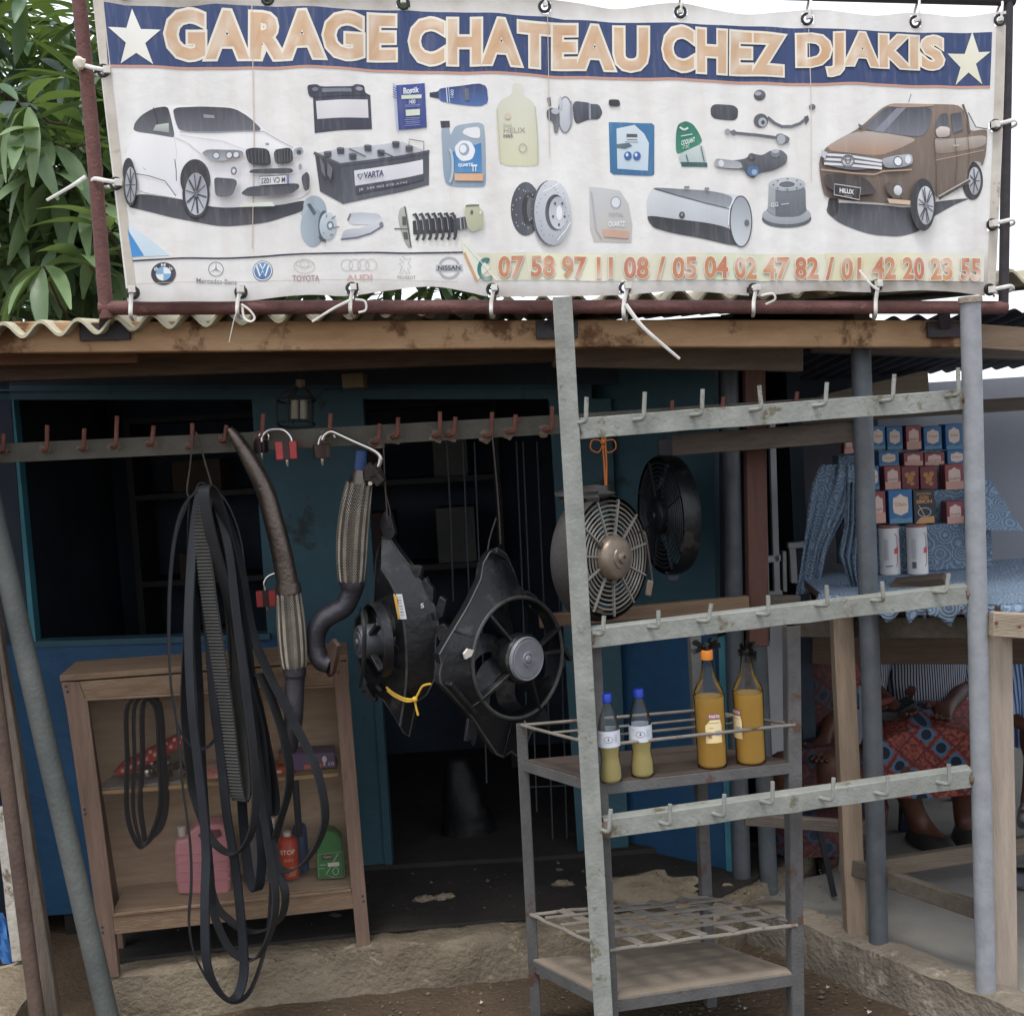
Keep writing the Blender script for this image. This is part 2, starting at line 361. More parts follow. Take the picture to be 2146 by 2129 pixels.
wall_quad('wall_panel', [(-180, 690), (10, 690), (62, 1352), (-180, 1352)], M_dark)
# joints between the boards below the window
for u0, u1 in ((94, 118), (190, 215)):
    wall_quad('board_joint', [(u0, 1380), (u0 + 4, 1380), (u1 + 4, 1905), (u1, 1905)], M_dark, 0.01, Plane(WP.p0 + WP.n * 0.006, 0))
wall_quad('window_sill', [(60, 1345), (565, 1328), (566, 1340), (60, 1357)], M_teal, 0.08, Plane(WP.p0 + WP.n * 0.04, 0))
wall_quad('door_post', [(745, 836), (760, 836), (826, 1866), (810, 1868)], M_teal, 0.06, Plane(WP.p0 + WP.n * 0.02, 0))
# timber block over the door
b = MB(); c = WP(751, 802, 0.12); b.box(c, (0.075, 0.12, 0.05)); b.build('timber_block', mat('pale_block', '#8a7f68', '#74694f'), shop, bevel=0.003)
# side walls, back wall
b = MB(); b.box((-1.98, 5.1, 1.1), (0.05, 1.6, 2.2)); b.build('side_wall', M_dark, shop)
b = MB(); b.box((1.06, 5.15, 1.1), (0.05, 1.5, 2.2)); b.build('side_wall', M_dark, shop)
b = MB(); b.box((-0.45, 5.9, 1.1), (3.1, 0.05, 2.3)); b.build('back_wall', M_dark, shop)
# blue folding panel at the right, hinged near the doorway and swung towards the street
PA, PB = at(1285, 1800, 4.46), at(1527, 1842, 4.12)
PP = Plane(PA, math.atan2(PB.y - PA.y, PB.x - PA.x))
wall_quad('shutter_panel', [(1200, 690), (1495, 690), (1500, 1330), (1205, 1330)], M_teal, 0.03, PP)
wall_quad('shutter_panel', [(1285, 1331), (1495, 1331), (1527, 1842), (1290, 1800)], M_blue, 0.03, PP, bevel=0.003)
wall_quad('shutter_edge', [(1505, 1335), (1518, 1335), (1535, 1846), (1523, 1846)], M_blue2, 0.045, Plane(PP.p0 + PP.n * 0.012, math.atan2(PP.x.y, PP.x.x)))
wall_quad('shutter_rail', [(1290, 1785), (1524, 1826), (1526, 1842), (1291, 1800)], M_blue2, 0.03, Plane(PP.p0 + PP.n * 0.01, math.atan2(PP.x.y, PP.x.x)))
# window grille of thin iron bars in the doorway
for u0, u1, v1 in ((936, 950, 1260), (970, 990, 1500), (994, 1020, 1640), (1082, 1105, 1560), (1096, 1125, 1700), (1125, 1160, 1800), (1160, 1190, 1810)):
    b = MB(); b.tube([at(u0, 925, 4.5), at((u0 + u1) / 2 + 2, (925 + v1) / 2, 4.5), at(u1, v1, 4.5)], 0.0035, 6); b.build('grille_bar', mat('grille_iron', '#3d474c', '#333b40'), shop)
for v in (1520, 1650, 1790):
    b = MB(); b.tube([at(1090, v, 4.5), at(1260, v - 8, 4.5)], 0.003, 6); b.build('grille_bar', MATS['grille_iron'], shop)

# roof: corrugated fibre sheets, eaves beam, rafters
BP = plane(3.30, 0.09)
def roof_sheet(name, x0, x1, y0, y1, z0, z1, lam, amp, mt, par, skew=0.09, n_per=12, th=0.009, phase=0.0):
    nx = int((x1 - x0) / lam * n_per); b = MB(); vv = []; ny = 6
    for side in (0, 1):
        for j in range(ny + 1):
            for i in range(nx + 1):
                x = x0 + (x1 - x0) * i / nx; t = j / ny
                vv.append(Vector((x, y0 + (y1 - y0) * t + skew * x, z0 + (z1 - z0) * t + amp * sin(2 * pi * x / lam + phase) - side * th)))
    S = (nx + 1) * (ny + 1); fs = []
    for j in range(ny):
        for i in range(nx):
            a = j * (nx + 1) + i; fs.append((a, a + 1, a + nx + 2, a + nx + 1)); fs.append((S + a, S + a + nx + 1, S + a + nx + 2, S + a + 1))
    for i in range(nx):
        fs.append((i, S + i, S + i + 1, i + 1)); a = ny * (nx + 1) + i; fs.append((a, a + 1, S + a + 1, S + a))
    for j in range(ny):
        a = j * (nx + 1); c = a + nx + 1; fs.append((a, c, S + c, S + a)); a += nx; c += nx; fs.append((a, S + a, S + c, c))
    b.add(vv, fs); return b.build(name, mt, par, ang=60)
M_roof = mat('fibre_roof', '#b9b39a', '#9c967e', scale=6, rough=0.9, bump=0.3, bscale=40, col3='#6a6657', s3=5, t3=0.58)
zr = BP(700, 658).z
xs_ = [-1.95, -1.02, -0.08, 0.86, 1.80]
for i in range(4):
    roof_sheet('roof_sheet', xs_[i], xs_[i + 1] + 0.05, 3.25 + U(-.012, .012), 5.95, zr + 0.004 * (i % 2), zr + 0.20 + 0.004 * (i % 2), 0.094, 0.0185, M_roof, shop)
def bpbar(name, pts_top, pts_bot, mt, th, pl, par=shop, bevel=0.004):
    b = MB(); b.prism([pl(*p) for p in pts_top + pts_bot[::-1]], -pl.n * th); return b.build(name, mt, par, bevel=bevel)
bpbar('eaves_beam', [(-90, 674), (700, 672), (1300, 670), (2030, 671)], [(-90, 741), (700, 734), (1300, 727), (2030, 728)], M_beam, 0.055, BP)
B2 = plane(3.46, 0.09)
bpbar('eaves_board', [(2012, 676), (2260, 694)], [(2012, 726), (2260, 744)], wood('pale_plank', '#9a8670', '#86725e'), 0.04, plane(3.372, 0.09))
bpbar('rafter_board', [(-90, 742), (288, 735)], [(-90, 766), (288, 760)], wood('short_plank', '#7b5c48', '#684c3c'), 0.03, B2)
B3 = plane(3.62, 0.09)
bpbar('cross_beam', [(-90, 700), (1160, 690)], [(-90, 802), (1160, 758)], M_board, 0.06, B3)
bpbar('cross_beam', [(1161, 690), (1684, 690)], [(1161, 768), (1684, 778)], wood('pale_board', '#7d7163', '#695e52'), 0.06, B3)
bpbar('cross_beam', [(1700, 690), (2300, 712)], [(1700, 738), (2300, 760)], M_boardg, 0.05, plane(3.75, 0.02))
for x in (-1.5, -0.6, 0.3, 1.1):
    b = MB(); b.bar((x, 3.66, zr - 0.045), (x, 5.88, zr + 0.13), 0.05, 0.06, (1, 0, 0)); b.build('rafter', M_board, shop, bevel=0.003)

# dim goods on shelves inside the shop
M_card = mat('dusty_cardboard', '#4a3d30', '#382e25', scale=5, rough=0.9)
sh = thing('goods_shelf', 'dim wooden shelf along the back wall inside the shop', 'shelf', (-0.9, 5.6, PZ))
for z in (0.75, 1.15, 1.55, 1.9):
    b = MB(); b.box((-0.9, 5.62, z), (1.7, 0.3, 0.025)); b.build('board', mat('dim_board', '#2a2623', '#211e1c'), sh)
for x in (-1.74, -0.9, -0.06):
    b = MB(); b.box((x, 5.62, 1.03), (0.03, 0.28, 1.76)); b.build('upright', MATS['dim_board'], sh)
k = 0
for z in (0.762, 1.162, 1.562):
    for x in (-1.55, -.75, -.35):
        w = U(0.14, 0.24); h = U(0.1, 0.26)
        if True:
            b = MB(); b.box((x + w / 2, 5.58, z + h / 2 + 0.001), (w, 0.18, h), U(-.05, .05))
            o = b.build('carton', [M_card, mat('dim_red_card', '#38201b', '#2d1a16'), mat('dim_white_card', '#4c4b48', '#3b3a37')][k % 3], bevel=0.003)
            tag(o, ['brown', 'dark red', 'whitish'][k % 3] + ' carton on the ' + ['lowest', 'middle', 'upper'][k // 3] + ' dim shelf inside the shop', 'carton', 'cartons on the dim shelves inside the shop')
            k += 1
# crumpled black plastic sheet in the doorway
b = MB(); P0 = at(930, 1590, 4.6); nn = 16; mm = 26; vv = []
for j in range(mm + 1):
    t = j / mm; cc = at(960 + 35 * t, 1590 + 230 * t, 4.62); wv = 0.035 + 0.10 * t ** .7
    for i in range(nn):
        a = 2 * pi * i / nn; d = Vector((cos(a), 0.7 * sin(a), 0)); q = 1 + 0.2 * noise.noise(Vector((d.x * 1.6, d.y * 1.6, t * 3))) + 0.16 * noise.noise(Vector((d.x * 4, d.y * 4, t * 18)))
        vv.append(cc + d * wv * q)
b.add(vv, [(j * nn + i, j * nn + (i + 1) % nn, (j + 1) * nn + (i + 1) % nn, (j + 1) * nn + i) for j in range(mm) for i in range(nn)] + [tuple(range(nn - 1, -1, -1)), tuple(mm * nn + i for i in range(nn))])
tag(b.build('plastic_bag', mat('black_film', '#08090a', '#0d0e0f', rough=0.6, bump=0.6, bscale=18), ang=70), 'tall crumpled black plastic bag standing in the dark doorway', 'bag')
# ------------------------------------------------------------ the sign: pipe frame, banner, prints, ties
SP = plane(3.20, 0.09)                     # banner
FP = plane(3.235, 0.09)                    # pipes right behind it
fr = thing('sign_frame', 'rusty brown pipe frame rising from the eaves beam and carrying the banner', 'sign frame', FP(1100, 672))
b = MB(); b.tube([FP(160, -75), FP(166, 0), FP(195, 300), FP(224, 668)], 0.0185, 14); b.build('post', M_rustpipe, fr)
b = MB(); b.tube([FP(2116, -60), FP(2113, 0), FP(2103, 640)], 0.0135, 14); b.build('post', M_darkpipe, fr)
b = MB(); b.tube([FP(208, 646), FP(700, 644), FP(1300, 643), FP(2108, 645)], 0.0185, 14); b.build('rail', M_rustpipe, fr)
b = MB(); b.tube([FP(155, -62), FP(1300, -20), FP(2125, 2)], 0.015, 14); b.build('rail', M_darkpipe, fr)
MPP = plane(3.297, 0.09)
for q in ([(168, 678), (274, 676), (275, 712), (169, 715)], [(1122, 673), (1210, 672), (1211, 709), (1123, 711)], [(1940, 675), (2016, 675), (2017, 707), (1941, 708)]):
    b = MB(); b.prism([MPP(*p) for p in q], MPP.n * 0.012); b.build('mounting_plate', M_darkpipe, fr, bevel=0.002)
    cu = sum(p[0] for p in q) / 4
    b = MB(); b.bar(FP(cu, 655), MPP(cu, 690, 0.006), 0.03, 0.012, SP.x); b.build('strap', M_darkpipe, fr)
# banner surface
def pl2(P): d = P - SP.p0; return d.dot(SP.x), d.z
GROM_T = [(262, -12), (560, -5), (845, 5), (1142, 12), (1425, 27), (1694, 38), (1921, 44), (2095, 43)]
GROM_B = [(278, 613), (503, 611), (738, 605), (1033, 606), (1312, 602), (1580, 606), (1836, 599), (2079, 606)]
GROM_L = [(218, 150), (243, 385)]
GROM_R = [(2087, 263), (2083, 470)]
gb = [pl2(SP(*p)) for p in GROM_B]; gt = [pl2(SP(*p)) for p in GROM_T]
def disp(X, Z):
    d = 0.008 * sin(X * 13 + 1.2 * sin(Z * 3)) + 0.004 * sin(X * 27 + Z * 4 + 2) + 0.0016 * sin(X * 51 - Z * 9)
    for gx_, gz_ in gb:
        e = (Z - gz_); d -= 0.008 * math.exp(-((X - gx_ + 0.12 * e) / 0.06) ** 2) * math.exp(-max(e, 0) / 0.22)
    for gx_, gz_ in gt:
        e = (gz_ - Z); d -= 0.008 * math.exp(-((X - gx_ - 0.05 * e) / 0.06) ** 2) * math.exp(-max(e, 0) / 0.20)
    return d
def onb(u, v, off=0.0):
    P = SP(u, v); X, Z = pl2(P); return P + SP.n * (disp(X, Z) + off)
def interp(pts, u):
    for (a, va), (c, vc) in zip(pts, pts[1:]):
        if u <= c: return va + (vc - va) * (u - a) / (c - a)
    return pts[-1][1]
TOP = [(190, -34), (262, -28), (400, -14), (560, -22), (700, -8), (845, -12), (1000, 0), (1142, -4), (1290, 17), (1425, 8), (1560, 30), (1694, 18), (1810, 34), (1921, 25), (2010, 33), (2108, 24)]
BOT = [(266, 631), (373, 633), (503, 630), (640, 618), (738, 620), (894, 600), (985, 613), (1033, 621), (1160, 622), (1312, 617), (1431, 610), (1580, 620), (1710, 609), (1836, 613), (1960, 609), (2091, 622)]
def smooth(pts):
    s = spline([Vector((a, c, 0)) for a, c in pts], 6); return [(p.x, p.y) for p in s]
TOPs, BOTs = smooth(TOP), smooth(BOT)
NXB, NYB = 330, 100; b = MB(); vv = []; hole = set(); allg = GROM_T + GROM_B + GROM_L + GROM_R
for j in range(NYB + 1):
    t = j / NYB
    for i in range(NXB + 1):
        s = i / NXB
        ut = 190 + (2108 - 190) * s; ub = 266 + (2091 - 266) * s
        vt = interp(TOPs, ut); vb = interp(BOTs, ub); u = ut + (ub - ut) * t; v = vt + (vb - vt) * t
        vv.append(onb(u, v))
        for g in allg:
            if (u - g[0]) ** 2 + (v - g[1]) ** 2 < 9.5 ** 2: hole.add(len(vv) - 1)
fs = []
for j in range(NYB):
    for i in range(NXB):
        a = j * (NXB + 1) + i; f4 = (a, a + 1, a + NXB + 2, a + NXB + 1)
        if not any(k in hole for k in f4): fs.append(f4)
b.add(vv, fs)
def vinyl():
    M = bpy.data.materials.new('banner_vinyl'); M.use_nodes = True; t = M.node_tree; N = t.nodes; L = t.links; p = N['Principled BSDF']
    p.inputs['Roughness'].default_value = 0.5; p.inputs['Specular IOR Level'].default_value = 0.3
    tc = N.new('ShaderNodeTexCoord')
    mp = N.new('ShaderNodeMapping'); mp.inputs['Scale'].default_value = (9, 9, 1.6); L.new(tc.outputs['Object'], mp.inputs[0])
    n1 = N.new('ShaderNodeTexNoise'); n1.inputs['Scale'].default_value = 2.2; n1.inputs['Detail'].default_value = 7; L.new(mp.outputs[0], n1.inputs[0])
    r1 = N.new('ShaderNodeValToRGB'); r1.color_ramp.elements[0].position = 0.3; r1.color_ramp.elements[1].position = 0.75
    r1.color_ramp.elements[0].color = lin('#e3e2df'); r1.color_ramp.elements[1].color = lin('#d8d4ce'); L.new(n1.outputs[0], r1.inputs[0])
    # grime gathered along the hems: height on the banner, broken up by noise
    sx = N.new('ShaderNodeSeparateXYZ'); L.new(tc.outputs['Object'], sx.inputs[0])
    zb, zt = SP(1100, 622).z, SP(1100, 0).z
    mb_ = N.new('ShaderNodeMapRange'); mb_.inputs[1].default_value = zb + 0.07; mb_.inputs[2].default_value = zb - 0.02; L.new(sx.outputs[2], mb_.inputs[0])
    mt_ = N.new('ShaderNodeMapRange'); mt_.inputs[1].default_value = zt - 0.06; mt_.inputs[2].default_value = zt + 0.01; L.new(sx.outputs[2], mt_.inputs[0])
    ad = N.new('ShaderNodeMath'); ad.operation = 'MAXIMUM'; L.new(mb_.outputs[0], ad.inputs[0]); L.new(mt_.outputs[0], ad.inputs[1])
    n2 = N.new('ShaderNodeTexNoise'); n2.inputs['Scale'].default_value = 11; n2.inputs['Detail'].default_value = 8; L.new(tc.outputs['Object'], n2.inputs[0])
    ml = N.new('ShaderNodeMath'); ml.operation = 'MULTIPLY'; L.new(ad.outputs[0], ml.inputs[0]); L.new(n2.outputs[0], ml.inputs[1])
    mx = N.new('ShaderNodeMix'); mx.data_type = 'RGBA'; mx.inputs[7].default_value = lin('#7d6c55'); L.new(ml.outputs[0], mx.inputs[0]); L.new(r1.outputs[0], mx.inputs[6])
    L.new(mx.outputs[2], p.inputs['Base Color'])
    n3 = N.new('ShaderNodeTexNoise'); n3.inputs['Scale'].default_value = 16; n3.inputs['Detail'].default_value = 4; L.new(tc.outputs['Object'], n3.inputs[0])
    bp = N.new('ShaderNodeBump'); bp.inputs['Strength'].default_value = 0.35; bp.inputs['Distance'].default_value = 0.01; L.new(n3.outputs[0], bp.inputs['Height']); L.new(bp.outputs[0], p.inputs['Normal'])
    tl = N.new('ShaderNodeBsdfTranslucent'); L.new(mx.outputs[2], tl.inputs[0])
    ms = N.new('ShaderNodeMixShader'); ms.inputs[0].default_value = 0.25; L.new(p.outputs[0], ms.inputs[1]); L.new(tl.outputs[0], ms.inputs[2])
    L.new(ms.outputs[0], N['Material Output'].inputs[0])
    return M
ban = thing('banner', 'large white vinyl garage banner with blue title band, printed cars and car parts', 'banner', SP(1150, 620))
SHEET = b.build('sheet', vinyl(), ban)
# hems: doubled welded edge strips
def hem(pa, pb, w, n=120, vert=False):
    b = MB(); vv = []
    for i in range(n + 1):
        s = i / n
        if vert:
            a = Vector(pa[0]).lerp(Vector(pa[1]), s); c = Vector(pb[0]).lerp(Vector(pb[1]), s)
            vv += [onb(a.x, a.y, 0.0012), onb(c.x, c.y, 0.0012)]
    b.add(vv, [(2 * i, 2 * i + 1, 2 * i + 3, 2 * i + 2) for i in range(n)]); return b.build('hem', MATS.get('hem') or mat('hem', '#c4beb2', '#aaa294', scale=9, rough=0.6, col3='#8f8270', s3=14, t3=0.6), ban)
hem([(192, -30), (268, 612)], [(214, -30), (284, 600)], 0, vert=True)
hem([(2088, 50), (2074, 596)], [(2106, 40), (2090, 606)], 0, vert=True)
M_eye = mat('eyelet_metal', '#3f3d3e', '#2f2c2b', scale=40, rough=0.45, metal=0.6)
for g in allg:
    b = MB(); P = onb(g[0], g[1], 0.001); b.ring(P, SP.n, 0.0135, 0.0042, 20, 6); b.build('eyelet', M_eye, SHEET)
# ---- printing helper: flat inked shapes following the cloth
class Ink:
    def __init__(s): s.v = []; s.f = []; s.c = []; s.k = 0; s.t = (0, 0, 1.0)
    def use(s, z): s.t = z; return s
    def m(s, p): return (s.t[0] + p[0] * s.t[2], s.t[1] + p[1] * s.t[2])
    def tri(s, pts, tris, col):
        o = len(s.v); s.k += 1
        s.v += [(p[0], p[1], s.k) for p in pts]; s.c += [(col(i, p) if callable(col) else col) for i, p in enumerate(pts)]
        s.f += [tuple(i + o for i in t) for t in tris]
    def poly(s, pts, col, col2=None, ax=1):
        if getattr(s, 'sm', False) and 5 <= len(pts) < 27:          # round the traced corners a little
            for _ in range(2):
                out = []
                for a, c in zip(pts, pts[1:] + pts[:1]): out += [(a[0] * .82 + c[0] * .18, a[1] * .82 + c[1] * .18), (a[0] * .18 + c[0] * .82, a[1] * .18 + c[1] * .82)]
                pts = out
        P = [s.m(p) for p in pts]
        tr = geometry.tessellate_polygon([[Vector((a, c, 0)) for a, c in P]])
        if col2 is None: return s.tri(P, tr, lin(col))
        lo, hi = min(p[ax] for p in P), max(p[ax] for p in P); A, B_ = Vector(lin(col)), Vector(lin(col2))
        return s.tri(P, tr, lambda i, p: tuple(A.lerp(B_, (p[ax] - lo) / (hi - lo + 1e-6))))
    def ell(s, c, rx, ry, col, col2=None, n=28, a0=0, a1=2 * pi, ax=1):
        return s.poly([(c[0] + rx * cos(a0 + (a1 - a0) * i / n), c[1] + ry * sin(a0 + (a1 - a0) * i / n)) for i in range(n)], col, col2, ax)
    def line(s, pts, w, col, closed=False):
        P = [Vector(s.m(p)) for p in pts]; n = len(P); w = w / 2; vs_ = []
        for i, p in enumerate(P):
            d = (P[(i + 1) % n] - P[i - 1]) if closed else (P[min(i + 1, n - 1)] - P[max(i - 1, 0)])
            d = d.normalized() if d.length > 1e-6 else Vector((1, 0)); q_ = Vector((-d.y, d.x)) * w
            vs_ += [tuple(p + q_), tuple(p - q_)]
        tr = []
        for i in range(n if closed else n - 1):
            j = (i + 1) % n; tr += [(2 * i, 2 * i + 1, 2 * j + 1), (2 * i, 2 * j + 1, 2 * j)]
        s.tri(vs_, tr, lin(col))
    def ering(s, c, rx, ry, w, col, n=32, a0=0, a1=2 * pi):
        full = abs(a1 - a0 - 2 * pi) < 1e-4
        s.line([(c[0] + rx * cos(a0 + (a1 - a0) * i / n), c[1] + ry * sin(a0 + (a1 - a0) * i / n)) for i in range(n if full else n + 1)], w, col, closed=full)
    def text(s, txt, q, col, offset=0.0, mirror=False, o0=0.0):
        vs_, tr = text_tris(txt, offset, 0.0, o0); Q = [s.m(p) for p in q]
        P = [tuple(quad_map(Q, (1 - a if mirror else a), c)) for a, c in vs_]
        s.tri(P, tr, col if callable(col) else lin(col))
    def build(s, name, on=None, par=None, mt=None, grid=12, dz=0.0003, base=0.0008):
        on = on or onb; bm = bmesh.new(); cl = bm.verts.layers.float_color.new('Col')
        vs_ = []
        for p, c in zip(s.v, s.c):
            q_ = bm.verts.new((p[0], p[1], p[2] * 0.001)); q_[cl] = c; vs_.append(q_)
        for f in s.f:
            try: bm.faces.new([vs_[i] for i in f])
            except ValueError: pass
        if grid:
            for ax in (0, 1):
                lo = min(p[ax] for p in s.v); hi = max(p[ax] for p in s.v); st = grid if ax == 0 else grid * 2; k = math.ceil(lo / st) * st
                while k < hi:
                    co = Vector((0, 0, 0)); co[ax] = k; no = Vector((0, 0, 0)); no[ax] = 1
                    bmesh.ops.bisect_plane(bm, geom=bm.verts[:] + bm.edges[:] + bm.faces[:], plane_co=co, plane_no=no, dist=1e-4); k += st
        if getattr(s, 'blotch', 0):                                  # sun-bleached, unevenly faded ink
            P_ = Vector(lin('#ddd5c6'))
            for q_ in bm.verts:
                f_ = noise.noise(Vector((q_.co.x * .021, q_.co.y * .03, 2))) + .6 * noise.noise(Vector((q_.co.x * .07, q_.co.y * .02, 9)))
                q_[cl] = Vector(q_[cl]).lerp(P_, min(.75, max(0, f_ * s.blotch)))
        for q_ in bm.verts:
            q_.co = on(q_.co.x, q_.co.y, base + q_.co.z * 1000 * dz)
        me = bpy.data.meshes.new(name); bm.to_mesh(me); bm.free(); me.materials.append(mt or print_mat())
        return put(name, me, par or ban)
ZA, ZB, ZC = (0, 0, .3727), (640, 0, .3623), (1300, 0, .4379)
# title band
I = Ink()
bt = [(219, 6), (262, 14), (373, 15), (450, 8), (537, 10), (640, 17), (749, 21), (857, 20), (966, 27), (1075, 34), (1147, 33), (1183, 40), (1340, 49), (1423, 50), (1560, 55), (1694, 57), (1782, 66), (2079, 68)]
bb = [(2075, 180), (1650, 173), (1300, 162), (1075, 154), (857, 147), (640, 139), (484, 140), (227, 138)]
I.poly(bt + bb, '#1b3563'); I.line([(227, 141), (484, 143), (640, 142), (857, 150), (1075, 157), (1300, 165), (1650, 176), (2075, 183)], 5, '#b98a78')
TBAND = I.build('title_band')
I = Ink()
for (txt, q) in (('GARAGE', [(352, 24), (824, 36), (824, 121), (352, 118)]), ('CHATEAU', [(863, 41), (1353, 64), (1353, 145), (863, 128)]),
                 ('CHEZ', [(1392, 62), (1638, 77), (1638, 154), (1392, 146)]), ('DJAKIS', [(1676, 74), (1974, 80), (1974, 161), (1676, 155)])):
    I.text(txt, q, '#dcd5c4', 0.085, o0=.07)
    hl = (q[0][1] + q[3][1]) / 2
    def fade(i, p):
        n_ = noise.noise(Vector((p[0] * .012, p[1] * .02, 3))) * .5 + .5; A = Vector(lin('#c09468')); B_ = Vector(lin('#cbb499')); C_ = Vector(lin('#aa7448'))
        c = A.lerp(B_, min(1, max(0, n_ * 1.5 - .2))); return tuple(c.lerp(C_, max(0, noise.noise(Vector((p[0] * .03, 1, p[1] * .05)))) * .8))
    I.text(txt, q, fade, 0.042, o0=.07)
I.blotch = .9; I.build('title_lettering', base=.0018, par=TBAND)
I = Ink(); I.use(ZA); I.poly([(745, 55), (795, 170), (905, 172), (820, 250), (865, 368), (770, 305), (683, 365), (712, 248), (612, 160), (715, 165)], '#e2e2dc', '#d8d6c8'); I.build('star', base=.0018, par=TBAND)
I = Ink(); I.use(ZC); I.poly([(1690, 150), (1718, 250), (1770, 250), (1705, 305), (1733, 405), (1672, 345), (1610, 405), (1635, 320), (1570, 255), (1655, 255)], '#dbdac8', '#d0ceb4'); I.build('star', base=.0018, par=TBAND)
# white car
I = Ink(); I.sm = True; I.use(ZA); D, D2 = '#2b2d35', '#4a4c55'
I.poly([(715, 1165), (760, 1090), (1000, 1120), (1200, 1165), (1560, 1160), (1720, 1125), (1735, 1160), (1690, 1195), (1500, 1255), (1250, 1272), (1000, 1235), (800, 1185)], '#2d2e38', '#44454e')
I.poly([(700, 905), (752, 745), (770, 690), (870, 610), (960, 592), (1300, 596), (1400, 650), (1490, 738), (1640, 825), (1725, 850), (1750, 1000), (1740, 1095), (1560, 1160), (1210, 1165), (1000, 1118), (790, 1085), (720, 1000)], '#e3e2e0', '#d6d5d6')
I.poly([(700, 905), (752, 748), (985, 775), (1100, 830), (1020, 1000), (1000, 1115), (940, 1035), (765, 990)], '#e0dfde', '#cfcfd2')
I.poly([(752, 745), (760, 700), (800, 655), (870, 615), (930, 602), (950, 612), (985, 772), (960, 774)], D, '#5d6068')
I.line([(868, 612), (890, 690), (880, 745)], 1.6, '#1c1d22')
I.poly([(865, 742), (880, 710), (950, 695), (952, 750)], '#b9c0b8', '#8b928d')
I.poly([(970, 605), (1130, 595), (1310, 605), (1400, 660), (1482, 738), (1350, 735), (1010, 740), (985, 680)], '#33353c', '#5f626a')
I.poly([(1140, 640), (1200, 645), (1205, 662), (1145, 660)], '#888b90')
I.line([(1010, 742), (1300, 738), (1485, 742), (1560, 785), (1650, 835)], 1.5, '#9a9a9d'); I.line([(985, 775), (1050, 800), (1130, 865)], 1.2, '#b3b2b2')
I.line([(1010, 760), (1250, 790), (1380, 845)], 1.0, '#bdbcbc')
I.ell((1098, 1010), 82, 115, '#24252b'); I.ell((1102, 1090), 74, 140, '#26272d'); I.ell((1104, 1092), 60, 120, '#8d9096', '#b2b5ba')
for k in range(10):
    a = 2 * pi * k / 10 + .15; I.line([(1104 + 10 * cos(a), 1092 + 20 * sin(a)), (1104 + 56 * cos(a), 1092 + 112 * sin(a))], 1.8 if k % 2 else 3.5, '#30323a')
I.ell((1104, 1092), 12, 22, '#5b5e66')
I.ell((728, 975), 34, 80, '#26272d'); I.ell((738, 1045), 40, 118, '#26272d'); I.ell((740, 1047), 31, 100, '#a3a6ab', '#85888f')
for k in range(8):
    a = 2 * pi * k / 8; I.line([(740, 1047), (740 + 28 * cos(a), 1047 + 94 * sin(a))], 1.8, '#33353d')
I.poly([(1130, 865), (1170, 838), (1370, 850), (1372, 895), (1200, 907)], '#6e7178', '#9da0a5')
for x in (1215, 1290, 1330): I.ell((x, 875), 20, 20, '#c9cbce'); I.ering((x, 875), 18, 18, 1.3, '#3a3c43')
I.poly([(1380, 850), (1430, 838), (1515, 845), (1530, 930), (1500, 942), (1400, 930)], '#1d1e23', '#2b2d34'); I.poly([(1540, 850), (1630, 838), (1650, 860), (1650, 925), (1550, 935)], '#1d1e23', '#2b2d34')
for k in range(6): I.line([(1395 + k * 21, 848), (1405 + k * 19, 925)], 1.0, '#5d6068'); I.line([(1552 + k * 17, 848), (1558 + k * 16, 922)], 1.0, '#5d6068')
I.poly([(1655, 850), (1700, 838), (1714, 868), (1692, 893), (1652, 890)], '#83868c', '#b0b2b6'); I.ell((1685, 868), 14, 14, '#3f4148')
I.ell((1318, 968), 18, 24, '#6b6e75'); I.ell((1318, 968), 9, 12, '#d0d0d0'); I.ell((1692, 950), 10, 18, '#8b8d92')
I.poly([(1400, 985), (1420, 960), (1640, 955), (1656, 975), (1630, 988)], '#3b3d45'); I.poly([(1355, 1095), (1400, 1060), (1500, 1052), (1680, 1040), (1690, 1065), (1640, 1105), (1400, 1115)], '#35373e', '#4b4d55')
I.poly([(1205, 1010), (1220, 1000), (1345, 1015), (1310, 1110), (1212, 1112)], '#3d3f47', '#5c5e66'); I.poly([(1695, 1005), (1730, 975), (1745, 1000), (1745, 1075), (1715, 1088)], '#3d3f47')
I.poly([(1465, 1003), (1630, 995), (1630, 1045), (1467, 1053)], '#c9c9cb'); I.line([(1465, 1003), (1630, 995), (1630, 1045), (1467, 1053)], 1.3, '#3c3e45', True)
I.poly([(1615, 996), (1630, 995), (1630, 1045), (1617, 1046)], '#5a6f9c'); I.text('M CV 1052', [(1474, 1012), (1608, 1006), (1608, 1036), (1474, 1042)], '#33353c', 0.01, mirror=True)
I.line([(765, 990), (850, 1005), (940, 1032), (975, 1080), (1000, 1115)], 1.8, '#44464e'); I.line([(992, 908), (1000, 970), (1002, 1030)], 1.8, '#44464e')
I.line([(985, 776), (1000, 850), (1000, 905)], .9, '#b0afb0'); I.line([(820, 960), (835, 975)], 1, '#777'); I.poly([(1350, 1155), (1535, 1145), (1550, 1170), (1355, 1172)], '#c9cfc0')
I.ell((1508, 824), 12, 8, '#8d8f96')
I.build('printed_car')
# corner triangle and rule
I = Ink(); I.use(ZA); I.poly([(722, 1255), (960, 1440), (742, 1447)], '#c9d5da', '#b9ccd6'); I.poly([(717, 1290), (812, 1440), (742, 1446)], '#2f7cb8', '#3a86c0')
I.use((0, 0, 1)); I.line([(278, 547), (373, 543), (480, 540), (560, 537), (640, 532), (760, 531), (970, 529)], 3.6, '#1f2338'); I.build('corner_triangle')
